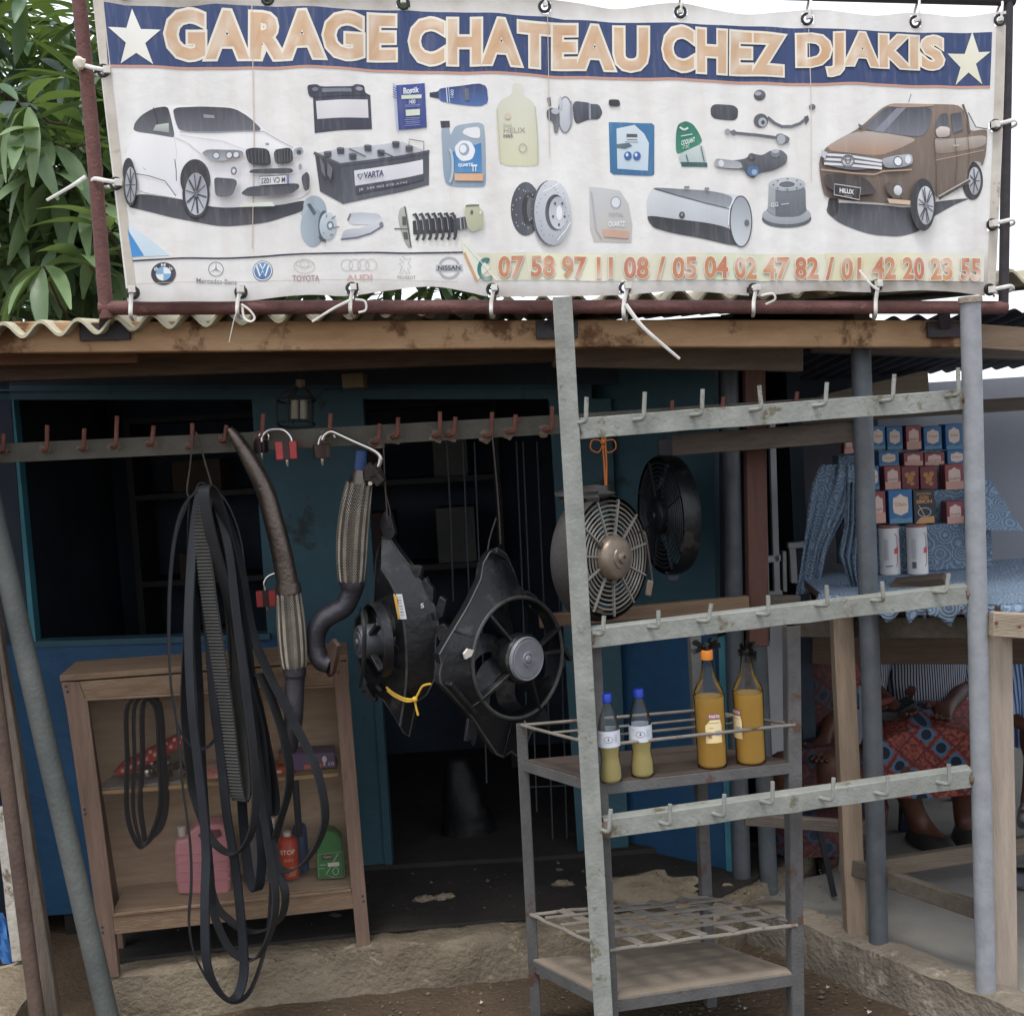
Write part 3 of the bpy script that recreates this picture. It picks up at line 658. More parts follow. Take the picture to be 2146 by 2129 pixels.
# row of car makers' emblems
I = Ink(); I.use(ZA)
I.ell((922, 1542), 72, 64, '#2c2e38'); I.ell((922, 1542), 44, 39, '#d7d9d8')
for a in (0, pi): I.poly([(922, 1542)] + [(922 + 44 * cos(a + pi / 2 * i / 8), 1542 + 39 * sin(a + pi / 2 * i / 8)) for i in range(9)], '#6f9fc0')
I.text('B', [(868, 1512), (886, 1502), (892, 1518), (874, 1526)], '#c5c7ca', .03); I.text('M', [(910, 1486), (934, 1486), (934, 1501), (910, 1501)], '#c5c7ca', .03); I.text('W', [(958, 1502), (980, 1514), (972, 1528), (952, 1516)], '#c5c7ca', .03)
I.build('emblem'); I = Ink(); I.use(ZA)
I.ering((1212, 1512), 40, 40, 1.6, '#7a7c82')
for a in (-pi / 2, pi / 6, 5 * pi / 6): I.poly([(1212 + 5 * cos(a + 2.2), 1512 + 5 * sin(a + 2.2)), (1212 + 38 * cos(a), 1512 + 38 * sin(a)), (1212 + 5 * cos(a - 2.2), 1512 + 5 * sin(a - 2.2))], '#7a7c82')
I.text('Mercedes-Benz', [(1108, 1566), (1328, 1570), (1328, 1598), (1108, 1594)], '#6f6f73', 0.005)
I.build('emblem'); I = Ink(); I.use(ZA)
I.ell((1475, 1522), 58, 58, '#3d4f72'); I.ering((1475, 1522), 51, 51, 2, '#dfe2e4'); I.ell((1475, 1522), 46, 46, '#5f8fb4', '#41689a')
I.line([(1440, 1492), (1460, 1552), (1475, 1520), (1490, 1552), (1510, 1492)], 3.2, '#e4e6e8'); I.line([(1458, 1482), (1475, 1512), (1492, 1482)], 3.0, '#e4e6e8')
I.build('emblem'); I = Ink(); I.use(ZA)
I.ering((1712, 1497), 58, 40, 1.3, '#bdb7b4'); I.ering((1712, 1483), 24, 26, 1.2, '#bdb7b4'); I.ering((1712, 1483), 50, 16, 1.2, '#bdb7b4'); I.text('TOYOTA', [(1645, 1550), (1795, 1548), (1795, 1580), (1645, 1582)], '#9c7f80', .02)
I.build('emblem'); I = Ink(); I.use(ZB)
for x in (240, 285, 335, 380): I.ering((x, 1535), 33, 33, 1.6, '#bdbab6')
I.text('AUDI', [(240, 1592), (385, 1590), (385, 1622), (240, 1624)], '#c39a94', .02)
I.build('emblem'); I = Ink(); I.use(ZB); I.line([(560, 1480), (580, 1500), (610, 1490), (595, 1520), (612, 1545), (590, 1550), (605, 1580), (585, 1582), (570, 1555), (560, 1582), (545, 1582), (560, 1540), (540, 1525), (570, 1515), (545, 1495)], 1.2, '#a9a5a2')
I.text('PEUGEOT', [(533, 1594), (638, 1594), (638, 1613), (533, 1613)], '#9b9390', .01)
I.build('emblem'); I = Ink(); I.use(ZB); I.ering((832, 1548), 58, 58, 4.5, '#9fa2a8', a0=pi + .35, a1=2 * pi - .35); I.ering((832, 1548), 58, 58, 4.5, '#9fa2a8', a0=.35, a1=pi - .35)
I.poly([(756, 1530), (908, 1530), (908, 1566), (756, 1566)], '#b6b9bd', '#8e9298'); I.text('NISSAN', [(768, 1536), (896, 1536), (896, 1560), (768, 1560)], '#2f3238', .02)
I.build('emblem')
# telephone strip
I = Ink(); I.poly([(972, 530), (1340, 531), (1700, 532), (2068, 532), (2066, 590), (1700, 589), (1300, 588), (1003, 588)], '#cdcab2', '#d0cebb', ax=0)
for x0, w_, c in ((1100, 160, '#d3d2b6'), (1480, 120, '#c5caae'), (1730, 200, '#cfcaa8')): I.poly([(x0, 531), (x0 + w_, 532), (x0 + w_ + 10, 589), (x0 + 10, 588)], c)
I.poly([(966, 498), (1028, 560), (1000, 588), (972, 530)], '#cfd3bf', '#d9dbcd'); I.line([(973, 530), (1000, 588)], 5, '#c8915a')
I.use(ZB); I.ering((1048, 1555), 42, 55, 8, '#1f6f6a', a0=pi * .32, a1=pi * 1.62); I.line([(1040, 1500), (1062, 1512)], 9, '#1f6f6a'); I.line([(1050, 1612), (1082, 1604)], 9, '#1f6f6a'); I.line([(915, 1400), (1110, 1620)], 1.5, '#ece9dc')
I.use((0, 0, 1))
def warm(i, p):
    n_ = noise.noise(Vector((p[0] * .02, 7, 1))) * .5 + .5; A, B_ = Vector(lin('#ad5f46')), Vector(lin('#bd8a5c')); return tuple(A.lerp(B_, min(1, max(0, n_ * 1.6 - .3))))
for txt, q in (('07 58 97 11 08', [(1046, 539), (1358, 540), (1358, 582), (1046, 580)]), ('/', [(1378, 540), (1392, 540), (1392, 583), (1378, 583)]), ('05 04 02 47 82', [(1411, 541), (1714, 541), (1714, 584), (1411, 583)]),
               ('/', [(1732, 541), (1746, 541), (1746, 585), (1732, 585)]), ('01 42 20 23 55', [(1765, 542), (2056, 543), (2056, 586), (1765, 585)])):
    I.text(txt, q, '#dcd8cc', 0.06, o0=.02); I.text(txt, q, warm, 0.034, o0=.02)
I.blotch = .8; I.build('telephone_lettering')
# batteries
I = Ink(); I.sm = True; I.use(ZB)
I.poly([(45, 565), (375, 545), (385, 745), (55, 775)], '#33384a', '#2b2f40'); I.poly([(62, 592), (360, 574), (365, 680), (70, 695)], '#d2d0d0', '#c9c6c6')
I.poly([(10, 500), (70, 495), (90, 510), (270, 505), (290, 488), (340, 492), (345, 535), (376, 548), (45, 575), (20, 560)], '#2c3140'); I.poly([(95, 520), (265, 515), (270, 535), (100, 542)], '#6e7480')
I.ell((58, 525), 18, 12, '#6a707c'); I.ell((312, 515), 20, 12, '#8d9199')
I.build('printed_battery')
I = Ink(); I.sm = True; I.use(ZB)
I.poly([(55, 890), (205, 965), (715, 880), (560, 815)], '#b9bcc0', '#9da1a7'); I.poly([(205, 962), (715, 880), (715, 1070), (220, 1186)], '#3a3e48', '#4e525b'); I.poly([(55, 888), (205, 963), (220, 1186), (85, 1110)], '#2e3138', '#454850')
I.line([(50, 888), (205, 960), (718, 876)], 6, '#42464f'); I.poly([(282, 992), (680, 922), (682, 1040), (292, 1130)], '#d0d0d2', '#bfc0c4'); I.poly([(288, 1080), (682, 1005), (684, 1040), (292, 1130)], '#383c46')
for x, y in ((130, 900), (205, 880), (275, 912), (362, 858), (437, 885), (523, 835), (600, 860)): I.poly([(x - 22, y - 14), (x + 22, y - 16), (x + 20, y + 16), (x - 18, y + 18)], '#343841'); I.ell((x, y - 14), 22, 6, '#5d6169')
for x in (255, 420): I.line([(x, 870), (x + 95, 910)], 3, '#4a4e56')
I.line([(600, 845), (600, 805), (685, 822), (685, 870)], 2, '#61656d')
I.text('VARTA', [(340, 1003), (452, 985), (452, 1020), (340, 1038)], '#2a2d5c', .03); I.line([(303, 1018), (318, 1044), (334, 1012), (303, 1018)], 2.5, '#2a2d5c')
I.text('J8  544 402 078 A742', [(310, 1098), (590, 1046), (590, 1062), (310, 1116)], '#b0b2b8', .0)
I.poly([(85, 920), (110, 960), (120, 1040), (95, 1000)], '#5c6068'); I.poly([(130, 950), (160, 985), (150, 1050), (128, 1020)], '#5c6068')
I.build('printed_battery')
# glue box and tube
I = Ink(); I.sm = True; I.use(ZB)
I.poly([(505, 478), (527, 490), (542, 772), (525, 745)], '#aab4c6'); 
for k in range(5): I.line([(506, 500 + 14 * k), (526, 510 + 14 * k)], 1.5, '#39508c')
I.poly([(525, 492), (690, 480), (702, 738), (540, 750)], '#2b3f86', '#293a78'); I.text('Bostik', [(568, 508), (655, 502), (655, 532), (568, 538)], '#d9dcdc', .03); I.text('POWER', [(568, 534), (610, 532), (610, 544), (568, 546)], '#cfd2d4', .02)
I.poly([(555, 550), (672, 546), (672, 568), (556, 572)], '#c6cfb8'); I.text('1400', [(600, 576), (636, 574), (636, 598), (600, 600)], '#d0d4d8', .02); I.poly([(580, 634), (662, 630), (663, 666), (582, 670)], '#c6cfb8')
for k, y in enumerate((608, 616, 682, 692, 704, 714, 726)): I.line([(575 + 4 * (k % 3), y), (665 - 6 * (k % 2), y - 3)], 1.0, '#8f9cc0')
I.build('printed_box')
I = Ink(); I.sm = True; I.use(ZB)
I.poly([(718, 538), (768, 530), (780, 510), (1045, 480), (1060, 628), (790, 592), (770, 570), (720, 560)], '#1e3160', '#3f6199'); I.poly([(718, 536), (768, 530), (770, 572), (720, 560)], '#1c2440'); I.line([(815, 505), (822, 595)], 2, '#c5ccd8'); I.line([(828, 503), (835, 597)], 1.2, '#c5ccd8'); I.poly([(920, 515), (945, 512), (950, 585), (926, 582)], '#56606a')
I.text('1400', [(840, 565), (840, 520), (858, 520), (858, 565)], '#b9c4d8', .02)
I.build('printed_tube')
# cans of oil
I = Ink(); I.sm = True; I.use(ZB)
I.poly([(785, 740), (832, 735), (838, 790), (868, 722), (1028, 708), (1040, 800), (1045, 1060), (1030, 1086), (815, 1078), (798, 1000), (792, 880)], '#93a2ae', '#7f93a4'); I.poly([(780, 702), (834, 700), (836, 738), (786, 742)], '#2a2e3a')
I.poly([(905, 770), (925, 742), (1008, 735), (1012, 805), (960, 800)], '#d8d8d8'); I.poly([(850, 880), (1015, 830), (1020, 1000), (868, 1000)], '#2d6fa6', '#3f82b4'); I.poly([(862, 850), (900, 812), (955, 818), (985, 870), (965, 925), (905, 935), (872, 900)], '#d9dcdf')
I.ell((918, 865), 30, 36, '#8a98a8'); I.ell((912, 862), 20, 24, '#d8dcdf'); I.text('QUARTZ', [(884, 948), (968, 946), (968, 966), (884, 968)], '#e4e8ea', .03); I.text('TT', [(962, 958), (992, 958), (992, 992), (962, 992)], '#dfe4e6', .05)
I.poly([(862, 1005), (1028, 1008), (1028, 1050), (864, 1046)], '#c9a584', '#cf9f78', 0); I.ering((830, 960), 22, 95, 5, '#a9b7c0', a0=-1.5, a1=1.5)
I.build('printed_can')
I = Ink(); I.sm = True; I.use(ZB)
I.poly([(1198, 490), (1250, 488), (1256, 555), (1325, 600), (1340, 700), (1352, 880), (1350, 970), (1120, 965), (1108, 800), (1100, 640), (1125, 590), (1194, 555)], '#c9c9bb', '#c4c3a4'); I.line([(1108, 640), (1120, 800), (1128, 955)], 2, '#b3b4a0'); I.line([(1328, 620), (1342, 800), (1342, 955)], 2, '#b3b4a0')
I.text('HELIX', [(1145, 748), (1270, 746), (1270, 774), (1145, 776)], '#94948c', .0); I.text('HX5', [(1145, 784), (1196, 784), (1196, 803), (1145, 803)], '#55565a', .02); I.ell((1168, 680), 18, 20, '#c5b9a0'); I.text('Shell', [(1142, 722), (1190, 722), (1190, 740), (1142, 740)], '#aeada0'); I.ering((1255, 865), 22, 24, 1.5, '#9a9b92')
I.build('printed_can')
I = Ink(); I.use((0, 0, 1))
I.poly([(1276, 256), (1366, 259), (1371, 264), (1371, 366), (1366, 369), (1286, 366), (1279, 360)], '#2f6b95', '#28608a'); I.poly([(1292, 270), (1330, 262), (1350, 280), (1360, 300), (1358, 358), (1294, 354)], '#c5d0d4', '#b3c5d0'); I.poly([(1313, 281), (1336, 281), (1336, 288), (1313, 288)], '#4a4c50'); I.line([(1314, 293), (1336, 293)], 1.5, '#666'); I.line([(1310, 298), (1338, 298)], 1.2, '#777')
I.poly([(1292, 303), (1318, 300), (1325, 306), (1310, 312), (1293, 310)], '#4f6470'); I.ell((1316, 327), 8, 9, '#2f5a98'); I.ell((1335, 327), 8, 9, '#2f5a98'); I.ell((1314, 325), 3, 4, '#c5d4e0'); I.ell((1333, 325), 3, 4, '#c5d4e0')
I.build('printed_can')
I = Ink(); I.sm = True; I.use(ZC)
I.poly([(262, 640), (272, 600), (310, 584), (345, 600), (372, 640), (392, 690), (270, 745), (262, 720)], '#1d6a58', '#1f7a60'); I.poly([(270, 745), (392, 690), (405, 760), (412, 806), (290, 802)], '#bcc4c2', '#9fb0ae'); I.poly([(285, 780), (410, 784), (412, 806), (290, 802)], '#20504c')
I.text('COOLANT', [(288, 680), (352, 662), (352, 684), (288, 702)], '#d8e0d4', .03); I.line([(280, 615), (298, 628), (300, 622), (302, 628), (320, 618)], 4, '#d0d8d0'); I.line([(285, 658), (340, 648)], 2, '#c8d4cc'); I.text('-7 ZC', [(292, 706), (325, 698), (325, 712), (292, 720)], '#cdd6d0', .02); I.line([(310, 745), (320, 780)], 2, '#3b5c58'); I.line([(380, 705), (396, 780)], 2, '#3b5c58')
I.build('printed_can')
I = Ink(); I.use((0, 0, 1))
I.poly([(1236, 390), (1258, 392), (1300, 400), (1318, 428), (1326, 470), (1324, 508), (1246, 506), (1238, 480)], '#b9bcbd', '#b2aca5'); I.ell((1291, 424), 11, 14, '#cfd2d4'); I.ering((1291, 424), 10, 12, 2, '#8e96a4'); I.text('TOTAL', [(1276, 446), (1307, 446), (1307, 453), (1276, 453)], '#a9a9ac', .02); I.text('QUARTZ', [(1276, 464), (1310, 464), (1310, 476), (1276, 476)], '#d8d8da', .05)
I.poly([(1264, 480), (1318, 484), (1318, 500), (1266, 496)], '#bd9a84'); I.line([(1240, 400), (1250, 480), (1262, 500)], 2, '#9ea2a8')
I.build('printed_can')
# starter motor and small parts
I = Ink(); I.sm = True; I.use(ZB)
I.poly([(1545, 580), (1640, 592), (1650, 600), (1700, 602), (1722, 650), (1700, 690), (1640, 690), (1560, 722)], '#4c5260', '#2d323e'); I.poly([(1640, 592), (1652, 600), (1655, 690), (1642, 690)], '#8a8f98'); I.ell((1505, 660), 42, 108, '#c3c6c9', '#a3a7ac'); I.ering((1505, 660), 40, 104, 2.5, '#6d7178')
I.poly([(1400, 565), (1420, 558), (1424, 610), (1408, 615)], '#5a5e66'); I.poly([(1396, 640), (1420, 620), (1470, 625), (1475, 700), (1462, 770), (1440, 765), (1435, 700), (1400, 690)], '#3c4049', '#6a6e76'); I.ell((1448, 640), 24, 18, '#a8acb2'); I.ell((1478, 590), 8, 40, '#b5b8bc'); I.ell((1540, 650), 8, 70, '#8d9198')
I.poly([(1755, 580), (1770, 576), (1810, 578), (1820, 592), (1820, 618), (1756, 616)], '#22252e')
I.build('printed_starter')
I = Ink(); I.sm = True; I.use(ZC)
I.poly([(430, 520), (448, 500), (545, 500), (568, 518), (566, 560), (548, 575), (450, 572), (432, 556)], '#43474f', '#2f323a'); I.ell((668, 456), 28, 26, '#5b5f67', '#33363d'); I.ell((660, 448), 16, 10, '#9a9da3')
I.ell((674, 578), 34, 34, '#4a4e56'); I.ell((682, 585), 20, 22, '#a5a8ad'); I.ell((684, 586), 9, 10, '#33363d'); I.line([(705, 562), (740, 590), (775, 606), (820, 606), (860, 592), (892, 568)], 6.5, '#5a5d66'); I.poly([(880, 560), (900, 552), (905, 575), (888, 598)], '#4a4d55'); I.ell((920, 512), 16, 14, '#6d7078', '#4a4d55')
I.line([(505, 628), (560, 636), (660, 648), (750, 660)], 6.5, '#565a63'); I.ell((515, 630), 14, 14, '#8d9198'); I.ell((545, 634), 12, 14, '#5a5e66'); I.poly([(745, 645), (770, 638), (812, 660), (805, 685), (770, 695), (748, 680)], '#6a6d75', '#4f525a'); I.ell((770, 668), 20, 24, '#9ea1a6')
I.poly([(445, 785), (455, 762), (520, 770), (600, 760), (630, 735), (680, 745), (720, 720), (770, 718), (800, 745), (795, 785), (740, 815), (660, 830), (640, 855), (610, 840), (590, 810), (520, 810), (455, 805)], '#5c6068', '#30333b'); I.poly([(445, 785), (455, 762), (575, 770), (590, 808), (455, 805)], '#8f9399', '#a3a6aa'); I.ell((480, 785), 14, 16, '#d0d0d0'); I.ell((742, 735), 24, 20, '#6f737b'); I.ell((742, 725), 18, 10, '#a9acb1'); I.ell((636, 820), 30, 26, '#3d5f88'); I.ell((642, 825), 14, 14, '#8aa0b8'); I.ell((628, 750), 16, 16, '#43474f')
I.build('printed_suspension_parts')
# disc brakes, hub, pads, shock absorber, tank, drum
I = Ink(); I.sm = True; I.use(ZB)
I.ell((1272, 1215), 86, 155, '#3c4048', '#565a63', ax=0); I.ell((1290, 1215), 40, 95, '#26292f'); I.ell((1300, 1215), 22, 70, '#5b5f67')
for k in range(22):
    a = k * 2.4; r = .55 + .4 * ((k * 37) % 10) / 10; I.ell((1265 + 78 * r * cos(a), 1215 + 140 * r * sin(a)), 3, 4, '#b5b8bc', n=8)
I.ell((1415, 1237), 110, 190, '#4a4e57'); I.ell((1427, 1235), 108, 190, '#c4c7ca', '#9a9ea5'); I.ell((1445, 1235), 62, 106, '#30333b', '#51555e'); I.ell((1460, 1237), 55, 95, '#9fa3a9', '#b9bcc0'); I.ell((1466, 1237), 18, 42, '#d5d6d8')
for k in range(5):
    a = 2 * pi * k / 5 + .3; I.ell((1463 + 36 * cos(a), 1237 + 68 * sin(a)), 6, 8, '#3f434b', n=12)
for k in range(26):
    a = k * 2.4; r = .68 + .26 * ((k * 37) % 10) / 10; I.ell((1427 + 105 * r * cos(a), 1235 + 186 * r * sin(a)), 2.5, 3.5, '#4d5159', n=8)
I.line([(1370, 1120), (1410, 1100), (1460, 1070)], 1.5, '#e5e6e7'); I.line([(1450, 1400), (1500, 1340), (1530, 1290)], 1.5, '#e5e6e7')
I.build('printed_brake_disc')
I = Ink(); I.use(ZA)
I.ell((1765, 1190), 72, 88, '#a7b4bb', '#8d9aa3', ax=0); I.ell((1760, 1280), 70, 108, '#9fadb5', '#76848e', ax=0); I.poly([(1725, 1150), (1745, 1145), (1780, 1200), (1765, 1215)], '#4b5660'); I.ell((1822, 1275), 32, 88, '#46505a'); I.ell((1845, 1275), 48, 78, '#b9c3c8', '#98a3aa'); I.ell((1858, 1272), 20, 26, '#6b757d'); I.ell((1858, 1272), 10, 13, '#c9d0d4')
for a in (-1.9, -.9, .2, 1.2, 2.3): I.line([(1845 + 30 * cos(a), 1275 + 52 * sin(a)), (1845 + 55 * cos(a) + 10, 1275 + 60 * sin(a) - 8)], 2.2, '#6b757d')
I.poly([(1790, 1330), (1830, 1350), (1835, 1370), (1800, 1350)], '#3c464f')
I.build('printed_wheel_hub')
I = Ink(); I.sm = True; I.use(ZB)
I.poly([(240, 1275), (260, 1238), (330, 1232), (430, 1240), (445, 1275), (400, 1300), (270, 1305)], '#a9adb2', '#c2c5c8'); I.poly([(205, 1385), (225, 1330), (330, 1322), (400, 1285), (440, 1262), (450, 1305), (380, 1352), (240, 1392)], '#c5c8cb', '#a1a5ab'); I.line([(205, 1388), (300, 1378), (380, 1354), (450, 1308)], 3.5, '#565a75'); I.line([(245, 1280), (262, 1240)], 3, '#5f636b'); I.ell((440, 1300), 12, 14, '#6b6f77')
I.build('printed_brake_pads')
I = Ink(); I.sm = True; I.use(ZB)
I.poly([(545, 1205), (575, 1188), (585, 1200), (600, 1290), (612, 1420), (600, 1436), (575, 1400), (550, 1330), (535, 1260)], '#a9aca0', '#8b8e84'); I.line([(515, 1322), (600, 1322)], 3, '#5a5d60'); I.line([(575, 1190), (592, 1300), (612, 1430)], 2.5, '#3c3f40'); I.poly([(560, 1250), (580, 1250), (585, 1300), (562, 1300)], '#4a4c48'); I.poly([(565, 1340), (590, 1340), (595, 1380), (572, 1380)], '#4a4c48')
I.poly([(620, 1275), (860, 1250), (865, 1345), (625, 1355)], '#22252c')
for k in range(7):
    x = 622 + k * 36; I.line([(x, 1245), (x + 14, 1236), (x + 26, 1262), (x + 34, 1320), (x + 30, 1370), (x + 20, 1388)], 6.2, '#262930'); I.line([(x + 8, 1244), (x + 20, 1275), (x + 26, 1330)], 1.5, '#8d9198')
I.poly([(855, 1235), (872, 1250), (875, 1345), (858, 1372)], '#30333b'); I.poly([(872, 1265), (930, 1255), (935, 1325), (874, 1335)], '#33363e'); I.line([(895, 1258), (900, 1330)], 2.5, '#9a9da2'); I.line([(915, 1256), (922, 1328)], 2.5, '#6d7077')
I.poly([(920, 1240), (925, 1192), (945, 1182), (1000, 1186), (1012, 1215), (1030, 1225), (1030, 1320), (1000, 1330), (970, 1345), (940, 1325)], '#b3b598', '#a3a58a'); I.ell((962, 1232), 9, 14, '#5a5c50'); I.ell((1012, 1232), 7, 10, '#d9d9d2'); I.line([(926, 1195), (1005, 1190)], 2.5, '#55584e')
I.build('printed_shock_absorber')
I = Ink(); I.sm = True; I.use(ZC)
I.poly([(150, 905), (172, 898), (545, 930), (600, 940), (632, 1000), (632, 1110), (600, 1175), (570, 1187), (165, 1098), (130, 1050), (126, 960)], '#c6cacc', '#9ea4aa'); I.poly([(150, 905), (172, 898), (545, 930), (520, 1000), (400, 978)], '#6d7379', '#8d9399'); I.poly([(128, 1030), (300, 1055), (520, 1090), (545, 1130), (570, 1187), (165, 1098), (135, 1060)], '#23272e', '#3a3e46'); I.line([(165, 905), (400, 978), (520, 1000)], 1.6, '#3c4047')
I.ell((578, 1060), 54, 122, '#8c9298', '#bcc1c4'); I.ering((578, 1060), 54, 122, 2.4, '#3f434a'); I.line([(515, 1080), (522, 1000), (550, 945)], 2, '#e4e6e8'); I.ell((292, 1032), 13, 16, '#33363d'); I.ell((292, 1030), 6, 8, '#7d8288'); I.ell((607, 1066), 12, 15, '#5a5f66'); I.poly([(300, 908), (325, 908), (325, 896), (302, 896)], '#777c82'); I.poly([(395, 918), (418, 918), (418, 904), (397, 904)], '#777c82')
I.build('printed_air_tank')
I = Ink(); I.sm = True; I.use(ZC)
I.ell((800, 1045), 118, 46, '#4f545b'); I.ell((800, 1028), 116, 46, '#a6abae', '#8a9095'); I.poly([(714, 880), (888, 880), (890, 985), (895, 1010), (850, 1038), (750, 1038), (705, 1010), (712, 985)], '#70767c', '#565c63', ax=1); I.poly([(714, 885), (745, 895), (745, 1035), (710, 1010)], '#9ba1a5', '#84898e'); I.ell((800, 882), 87, 33, '#b4b9bb', '#9da3a7'); I.ell((798, 884), 40, 17, '#5d6369'); I.ering((798, 884), 40, 17, 1.4, '#d0d3d4')
for k in range(8):
    a = 2 * pi * k / 8; I.ell((799 + 64 * cos(a), 883 + 25 * sin(a)), 5, 3, '#4d5359', n=8)
I.text('GG', [(722, 972), (755, 968), (755, 988), (722, 992)], '#c5c9cb', .02); I.line([(770, 980), (805, 976)], 2, '#b3b8bb')
I.build('printed_brake_drum')
# brown pickup
I = Ink(); I.sm = True; I.use(ZC); BR, BRD, BRL = '#7a6a5e', '#5e5047', '#aba198'
I.poly([(985, 1015), (1000, 965), (1400, 1000), (1500, 965), (1690, 945), (1600, 980), (1480, 1050), (1430, 1110), (1330, 1136), (1200, 1130), (1050, 1070)], '#3e4048', '#55575e')
I.ell((1020, 985), 26, 50, '#26282d')
I.ell((1690, 865), 52, 92, '#2b2d32'); I.ell((1700, 865), 30, 66, '#b9bcbf', '#95989d')
for k in range(7):
    a = 2 * pi * k / 7; I.line([(1700, 865), (1700 + 27 * cos(a), 865 + 60 * sin(a))], 2, '#3a3c42')
I.poly([(950, 770), (985, 700), (1130, 625), (1270, 500), (1400, 494), (1500, 500), (1640, 500), (1668, 630), (1755, 618), (1757, 650), (1752, 740), (1735, 800), (1725, 770), (1690, 770), (1665, 810), (1655, 890), (1510, 950), (1500, 900), (1470, 860), (1430, 862), (1405, 900), (1390, 985), (1280, 980), (1100, 965), (980, 945), (962, 880)], BR, BRD)
I.poly([(985, 700), (1130, 628), (1440, 660), (1330, 715), (1225, 755), (1010, 728)], BRL, '#9c7c64'); I.poly([(1500, 660), (1600, 665), (1755, 645), (1750, 700), (1600, 730), (1505, 740)], BRL, BR)
I.poly([(1155, 622), (1275, 505), (1500, 508), (1476, 620), (1442, 656), (1200, 636)], '#3b3e46', '#6b6f78'); I.poly([(1275, 505), (1400, 496), (1500, 500), (1500, 510), (1280, 516)], '#a58b78'); I.poly([(1320, 520), (1370, 515), (1250, 640), (1205, 634)], '#7b7f88')
I.poly([(1505, 602), (1530, 548), (1568, 540), (1575, 645), (1508, 655)], '#3d4048', '#62666e'); I.poly([(1582, 545), (1632, 538), (1642, 622), (1594, 638)], '#3d4048', '#62666e'); I.line([(1640, 500), (1660, 560), (1670, 635)], 5, '#4a3f3a'); I.line([(1665, 540), (1700, 610), (1755, 620)], 2.5, '#595b60')
I.poly([(1505, 625), (1530, 605), (1578, 612), (1575, 655), (1515, 662)], '#cfcac4', '#9d8d80'); I.poly([(1125, 600), (1150, 612), (1148, 625), (1130, 620)], '#5a5b60'); I.line([(1380, 492), (1393, 450)], 1.5, '#4a4c52')
I.line([(1500, 660), (1510, 800), (1512, 950)], 1.3, '#4d382c'); I.line([(1600, 655), (1610, 760), (1600, 880)], 1.2, '#4d382c'); I.line([(1660, 640), (1668, 740), (1658, 830)], 1.2, '#4d382c'); I.line([(1505, 770), (1650, 740), (1740, 720)], 1.2, '#b79c86'); I.line([(1590, 700), (1620, 697)], 3, '#b5a598')
I.poly([(965, 728), (1090, 742), (1235, 770), (1245, 812), (1100, 824), (980, 795), (960, 760)], '#4b4d53', '#6a6c72')
for o_ in (0, 22, 44): I.line([(972, 742 + o_), (1080, 754 + o_), (1238, 780 + o_ * .8)], 5, '#d2d2d2')
I.ell((1078, 777), 31, 31, '#b9babc'); I.ering((1078, 777), 28, 26, 2.4, '#5d5f65'); I.ering((1078, 772), 11, 20, 2, '#5d5f65'); I.ering((1078, 765), 22, 9, 2, '#5d5f65')
I.poly([(1230, 772), (1300, 752), (1392, 738), (1398, 785), (1345, 806), (1255, 815)], '#aeb2b6', '#7e8288'); I.ell((1320, 778), 24, 24, '#dfe2e4'); I.ering((1320, 778), 22, 22, 2, '#4a4e55'); I.ell((1372, 768), 15, 20, '#d0d4d8'); I.poly([(958, 720), (985, 735), (975, 765), (955, 750)], '#b5b8bc')
I.poly([(968, 832), (1100, 845), (1165, 862), (1212, 930), (1195, 938), (1100, 945), (985, 908)], '#2f2a28', '#40383a'); I.line([(955, 815), (1100, 838), (1200, 845), (1240, 830), (1390, 815)], 3, '#a98d78'); I.poly([(1250, 880), (1330, 885), (1350, 940), (1300, 965), (1260, 930)], '#53463e')
I.ell((1316, 918), 22, 24, '#d6d8da', '#a9adb2'); I.poly([(1260, 960), (1385, 965), (1392, 985), (1270, 982)], '#c0a890')
I.poly([(1013, 885), (1138, 906), (1133, 966), (1013, 940)], '#1e1f24'); I.line([(1015, 887), (1136, 908), (1131, 964), (1015, 938)], 1.6, '#c9c9c9', True); I.text('HILUX', [(1040, 907), (1104, 917), (1104, 938), (1040, 928)], '#e0e0e0', .03); I.line([(1060, 942), (1095, 948)], 1.2, '#aaa')
I.ell((1440, 985), 62, 126, '#26282d'); I.ell((1452, 988), 40, 92, '#c5c8ca', '#9a9da2')
for k in range(6):
    a = 2 * pi * k / 6 + .2
    for e in (-.14, .14): I.line([(1452, 988), (1452 + 37 * cos(a + e), 988 + 86 * sin(a + e))], 2, '#34363c')
I.ell((1452, 988), 8, 16, '#6d7076'); I.line([(1512, 955), (1660, 868)], 8, '#3a3633'); I.line([(1512, 946), (1660, 862)], 2.2, '#b9b3ac')
I.build('printed_pickup')
# stitched crease lines and drips
I = Ink(); I.line([(527, 10), (530, 140), (533, 300), (528, 520)], 2.0, '#c2b09c'); I.line([(1148, 30), (1150, 140), (1152, 330)], 1.6, '#c4b5a2'); I.line([(1696, 60), (1700, 200), (1701, 380)], 1.6, '#c8bba8')
I.line([(268, 596), (500, 590), (740, 586), (960, 590)], 1.0, '#b4aa9c'); I.build('crease_marks', base=.003)

